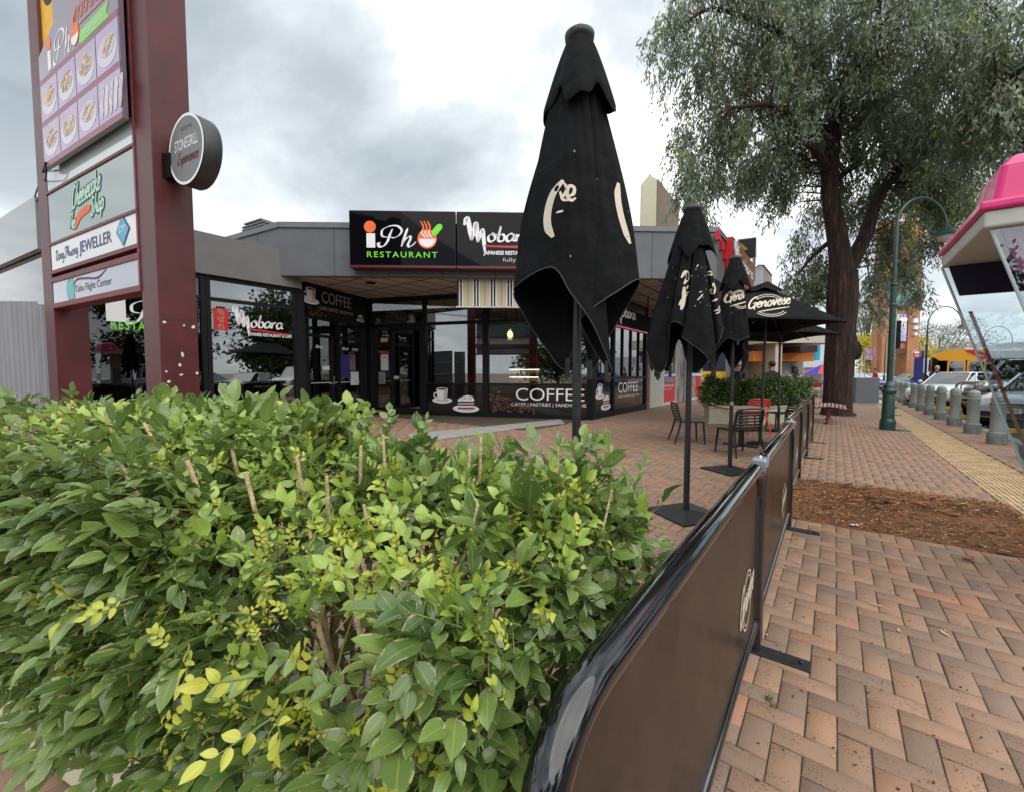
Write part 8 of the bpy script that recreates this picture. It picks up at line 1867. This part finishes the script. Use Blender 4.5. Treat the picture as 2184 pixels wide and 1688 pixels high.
    mb = MB(); q.box(mb, x5 + .1, x7 + 3, .5, 1.5, -.1, -.02, 0); q.box(mb, x5 + .1, x7 + 3, 0, .48, -.2, .0, 1); q.box(mb, x5 + .1, x7 + 3, 1.5, 3.0, -.3, -.1, 2); mb.build('dado', [YELLOW, WHITED, mat('dark_blue_glass', (.01, .015, .05), .1)], t)
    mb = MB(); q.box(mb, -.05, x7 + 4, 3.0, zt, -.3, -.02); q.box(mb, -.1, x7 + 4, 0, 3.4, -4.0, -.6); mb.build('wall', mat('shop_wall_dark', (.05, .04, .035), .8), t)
    # farther terrace: canopy, orange fascia, white shop, beige block
    def blk(nm, px0, px1, py0, py1, Y, d, m, lab, cat, bev=.02, parts=None):
        x0_, x1_ = at(px0, 796, Y).x, at(px1, 796, Y).x; z0, z1 = max(0, zat(py1, Y)), zat(py0, Y)
        tt = thing(nm, ((x0_ + x1_) / 2, Y, 0), 0, lab, cat)
        mb = MB(); mb.obox((x0_, Y, z0), (x1_ - x0_, 0, 0), (0, d, 0), (0, 0, z1 - z0)); mb.build('wall', m, tt, bevel=bev)
        for (n2, a0, a1, b0, b1, mm, c) in parts or []:
            xa, xb = at(a0, 796, Y).x, at(a1, 796, Y).x; mb = MB(); mb.obox((xa, Y - c, max(0, zat(b1, Y))), (xb - xa, 0, 0), (0, c + .02, 0), (0, 0, zat(b0, Y) - max(0, zat(b1, Y)))); mb.build(n2, mm, tt)
        return tt
    CRM = mat('shop_cream', (.55, .50, .42), .7, var=.06); GW = mat('shop_glass_far', (.30, .34, .36), .2, var=.5, vscale=.5); OR = mat('fascia_orange', (.85, .27, .06), .6); BG = mat('block_beige', (.60, .52, .38), .8, var=.05)
    blk('terrace_shop', 1572, 1712, 732, 830, 30, 6, mat('shopfront_grey', (.30, .31, .32), .5, var=.2, vscale=.4), 'far shop with orange fascia and cream canopy behind the open umbrellas', 'shop building', .02,
        [('fascia', 1578, 1700, 752, 772, OR, 1.6), ('canopy', 1572, 1722, 718, 738, CRM, 3.0), ('column', 1600, 1613, 738, 850, CRM, 2.8), ('window', 1616, 1680, 775, 830, GW, .1), ('sign', 1636, 1668, 744, 756, mat('sign_brown', (.03, .015, .015)), 3.4), ('door', 1688, 1698, 780, 835, WHITED, .12)])
    blk('white_shop', 1700, 1765, 735, 822, 58, 8, mat('shop_white', (.62, .64, .68), .6, var=.05), 'white shop with projecting awning left of the tree trunk', 'shop building', .02, [('awning', 1712, 1756, 770, 784, WHITE, 5), ('window', 1708, 1750, 792, 818, mat('shop_window_grey', (.35, .34, .36), .4), .1), ('sign', 1728, 1736, 733, 770, mat('sign_teal', (.02, .25, .40)), 1)])  # window panel below the awning in plain grey
    blk('beige_block', 1735, 1775, 740, 815, 90, 20, BG, 'tall beige building beyond the white shop, left of the tree', 'building')
    blk('far_store', 2055, 2330, 742, 800, 75, 20, mat('store_grey', (.38, .42, .45), .6, var=.05), 'long grey store building behind the bus', 'building', .05, [('wall_sign', 2066, 2090, 752, 762, WHITE, .2), ('banner', 2095, 2108, 742, 765, NAVY, .2), ('banner', 2120, 2126, 752, 766, mat('banner_sky', (.1, .3, .6)), .2), ('banner', 2138, 2150, 748, 768, mat('banner_rose', (.5, .15, .3)), .2)])
    blk('pavilion', 1945, 1975, 775, 812, 60, 6, mat('pavilion_wall', (.25, .26, .25), .6), 'low pale-roofed pavilion right of the clock tower', 'building', .02, [('roof', 1943, 1978, 765, 776, mat('roof_pale', (.5, .52, .52)), 1)])
    # rooftop signs above the awning
    BT = ztop_ = zat(474, 11.4)
    Y = 22.0
    x0_, x1_ = at(1367, 440, Y), at(1400, 440, Y); tt = thing('roof_pylon', (x0_.x, Y, BT), 0, 'cream wedge-topped roof pylon with weathered red and green side', 'tower')
    zt_, zs = at(1383, 373, Y).z, at(1383, 388, Y).z; zl, zr2 = at(1367, 393, Y).z, at(1400, 383, Y).z
    b0 = at(1383, 500, Y).z; xs, xe = at(1367, 440, Y).x, at(1400, 440, Y).x
    mb = MB(); e_ = SV * 4.6; mb.prism([Vector((xs, Y, b0)), Vector((xe, Y, b0)), Vector((xe, Y, zr2)), Vector((at(1385, 380, Y).x, Y, zt_)), Vector((xs, Y, zl))], e_ * .02); mb.build('front', mat('pylon_cream', (.60, .58, .42), .6, var=.05), tt)
    p1_ = Vector((xe, Y, 0)); p2_ = Vector((at(1446, 440, 25.2).x, 25.2, 0)); zr3 = at(1446, 440, 25.2).z
    mb = MB(); mb.prism([p1_ + Z * b0, p2_ + Z * b0, p2_ + Z * zr3, p1_ + Z * zr2], Vector((.05, -.03, 0)), 0)
    mb.build('side', mat('corrugate_weathered', (.22, .10, .09), .8, vscale=1.2, col2=(.18, .19, .13), stretch=(2, 2, .2)), tt)
    mb = MB(); mb.tube([Vector((at(1385, 380, Y).x, Y, zt_ - .02)), p2_ + Z * (zr3 + .02)], .04, 6); mb.build('ridge_cap', CHAR, tt)
    mb = MB(); mb.prism([Vector((xs, Y + .1, b0)), Vector((xs, Y + .1, zl)), p2_ + Z * zr3 + Vector((-.6, .3, 0)), p2_ + Z * b0 + Vector((-.6, .3, 0))], Vector((.02, .02, 0))); mb.build('side', CREAM, tt)
    Y = 19.0; tt = thing('rooftop_billboard', (at(1595, 530, Y).x, Y, 4), 0, 'dark rooftop billboard with yellow corner flash behind the box sign', 'billboard'); c = [at(1574, 512, Y), at(1612, 507, Y + .1), at(1612, 551, Y + .1), at(1574, 555, Y)]
    mb = MB(); mb.prism(c, Vector((.02, .12, 0))); mb.build('board', mat('board_dark', (.02, .024, .028), .4), tt); mb = MB(); mb.tube(c + [c[0]], .035, 6); mb.build('frame', WHITED, tt)
    mb = MB(); mb.poly([p + Vector((0, -.01, 0)) for p in (at(1576, 520, Y), at(1580, 519, Y), at(1593, 530, Y), at(1592, 534, Y), at(1586, 534, Y))]); mb.build('flash', YELLOW, tt); mb = MB(); mb.tube([at(1608, 552, Y + .2), at(1608, 600, Y + .2)], .07, 8); mb.build('post', SILV, tt)
    Y = 21.0; mb = MB(); c = [at(1606, 577, Y), at(1617, 566, Y), at(1628, 566, Y), at(1628, 625, Y), at(1606, 625, Y)]; tt = thing('parapet_end', (at(1615, 600, Y).x, Y, 3.9), 0, 'pale grey stepped parapet above the farther shops', 'parapet'); mb.prism(c, SV * .1); mb.build('front', mat('parapet_white', (.55, .57, .60), .6), tt)
    mb = MB(); mb.prism([at(1628, 566, Y), at(1646, 588, Y + 2.2), at(1646, 625, Y + 2.2), at(1628, 625, Y)], Vector((-.08, .06, 0))); mb.build('side', mat('parapet_stain', (.25, .24, .21), .8, var=.3), tt)
    mb = MB(); mb.tube([at(1607, 578, Y - .1), at(1617, 566, Y - .1), at(1628, 566, Y - .1), at(1646, 588, Y + 2.1)], .03, 5); mb.build('coping', CHAR, tt)
    # market umbrella and clutter on the plaza
    p = Vector((at(1752, 800, 34).x, 34, 0)); t2 = thing('market_umbrella', p, 0, 'red and blue market umbrella left of the tree trunk', 'umbrella'); mb = MB(); mb.tube([(0, 0, 0), (0, 0, 1.9)], .03, 8); mb.build('pole', WHITED, t2, local=True)
    mb = MB(); n_ = 8
    for i in range(n_): a0_, a1_ = 6.283 * i / n_, 6.283 * (i + 1) / n_; mb.add([(0, 0, 2.1), (1.5 * math.cos(a0_), 1.5 * math.sin(a0_), 1.35), (1.5 * math.cos(a1_), 1.5 * math.sin(a1_), 1.35)], [[0, 1, 2]], i % 2)
    mb.build('canopy', [mat('umb_blue', (.02, .04, .4), .7), mat('umb_red', (.6, .05, .04), .7)], t2, local=True)
    for k, (px, py, Y, hh, m_, nm, lb) in enumerate(((1938, 0, 30, 1.35, YELLOW, 'marker_post', 'yellow post right of the bollard row'), (1868, 0, 26, 1.0, BOLG, 'marker_post', 'pale grey post left of the green lamp'), (1831, 0, 27, 1.1, BOLG, 'marker_post', 'pale grey post in front of the blue car'))):
        p = at(px, 800, Y); p.z = 0; mb = MB(); mb.lathe([(.13, 0), (.13, hh - .1), (.1, hh - .03), (0, hh)], p, 14); tag(mb.build(nm, m_), lb, 'post')
    p = at(1958, 800, 27); p.z = 0; t3 = thing('bus_stop_sign', p, 0, 'navy bus stop pylon with round red and white sign left of the bus', 'sign'); mb = MB(); mb.box((0, 0, 1.4), (.5, .1, 2.8)); mb.build('board', NAVY, t3, local=True); mb = MB(); mb.lathe([(0, 0), (.27, 0), (.27, .03), (0, .03)], (-.25, -.07, 2.6), 24, axis=(0, -1, 0)); d = mb.build('disc', WHITE, t3, local=True)
    mb = MB(); arc_band(mb, lambda x, y: Vector((x, -.105, y)), -.25, 2.6, .22, .22, .07, 0, 360); mb.box((-.25, -.105, 2.6), (.4, .01, .08)); mb.build('ring', REDV, d, local=True, fixn=False)
    p = at(1905, 800, 20); p.z = 0; t4 = thing('traffic_sign', p, 0, 'slim grey pole with black sign back right of the green lamp', 'sign'); mb = MB(); mb.tube([(0, 0, 0), (0, 0, 4.4)], .03, 8); mb.build('pole', SILV, t4, local=True); mb = MB(); mb.box((.12, .03, 3.2), (.32, .02, 1.3)); mb.build('plate', BLK, t4, local=True)
    p = Vector((at(1853, 800, 48).x, 48, 0)); t5 = thing('poster_board', p, 0, 'dark event poster on poles left of the clock tower', 'billboard'); mb = MB(); mb.box((0, 0, 3.55), (1.05, .1, 1.35)); mb.build('board', mat('event_poster', (.04, .03, .10), .4, vscale=1.5, col2=(.5, .3, .35)), t5, local=True); mb = MB(); mb.tube([(-.48, .1, 0), (-.48, .1, 4.3)], .04, 6); mb.build('post', SILV, t5, local=True)
street()
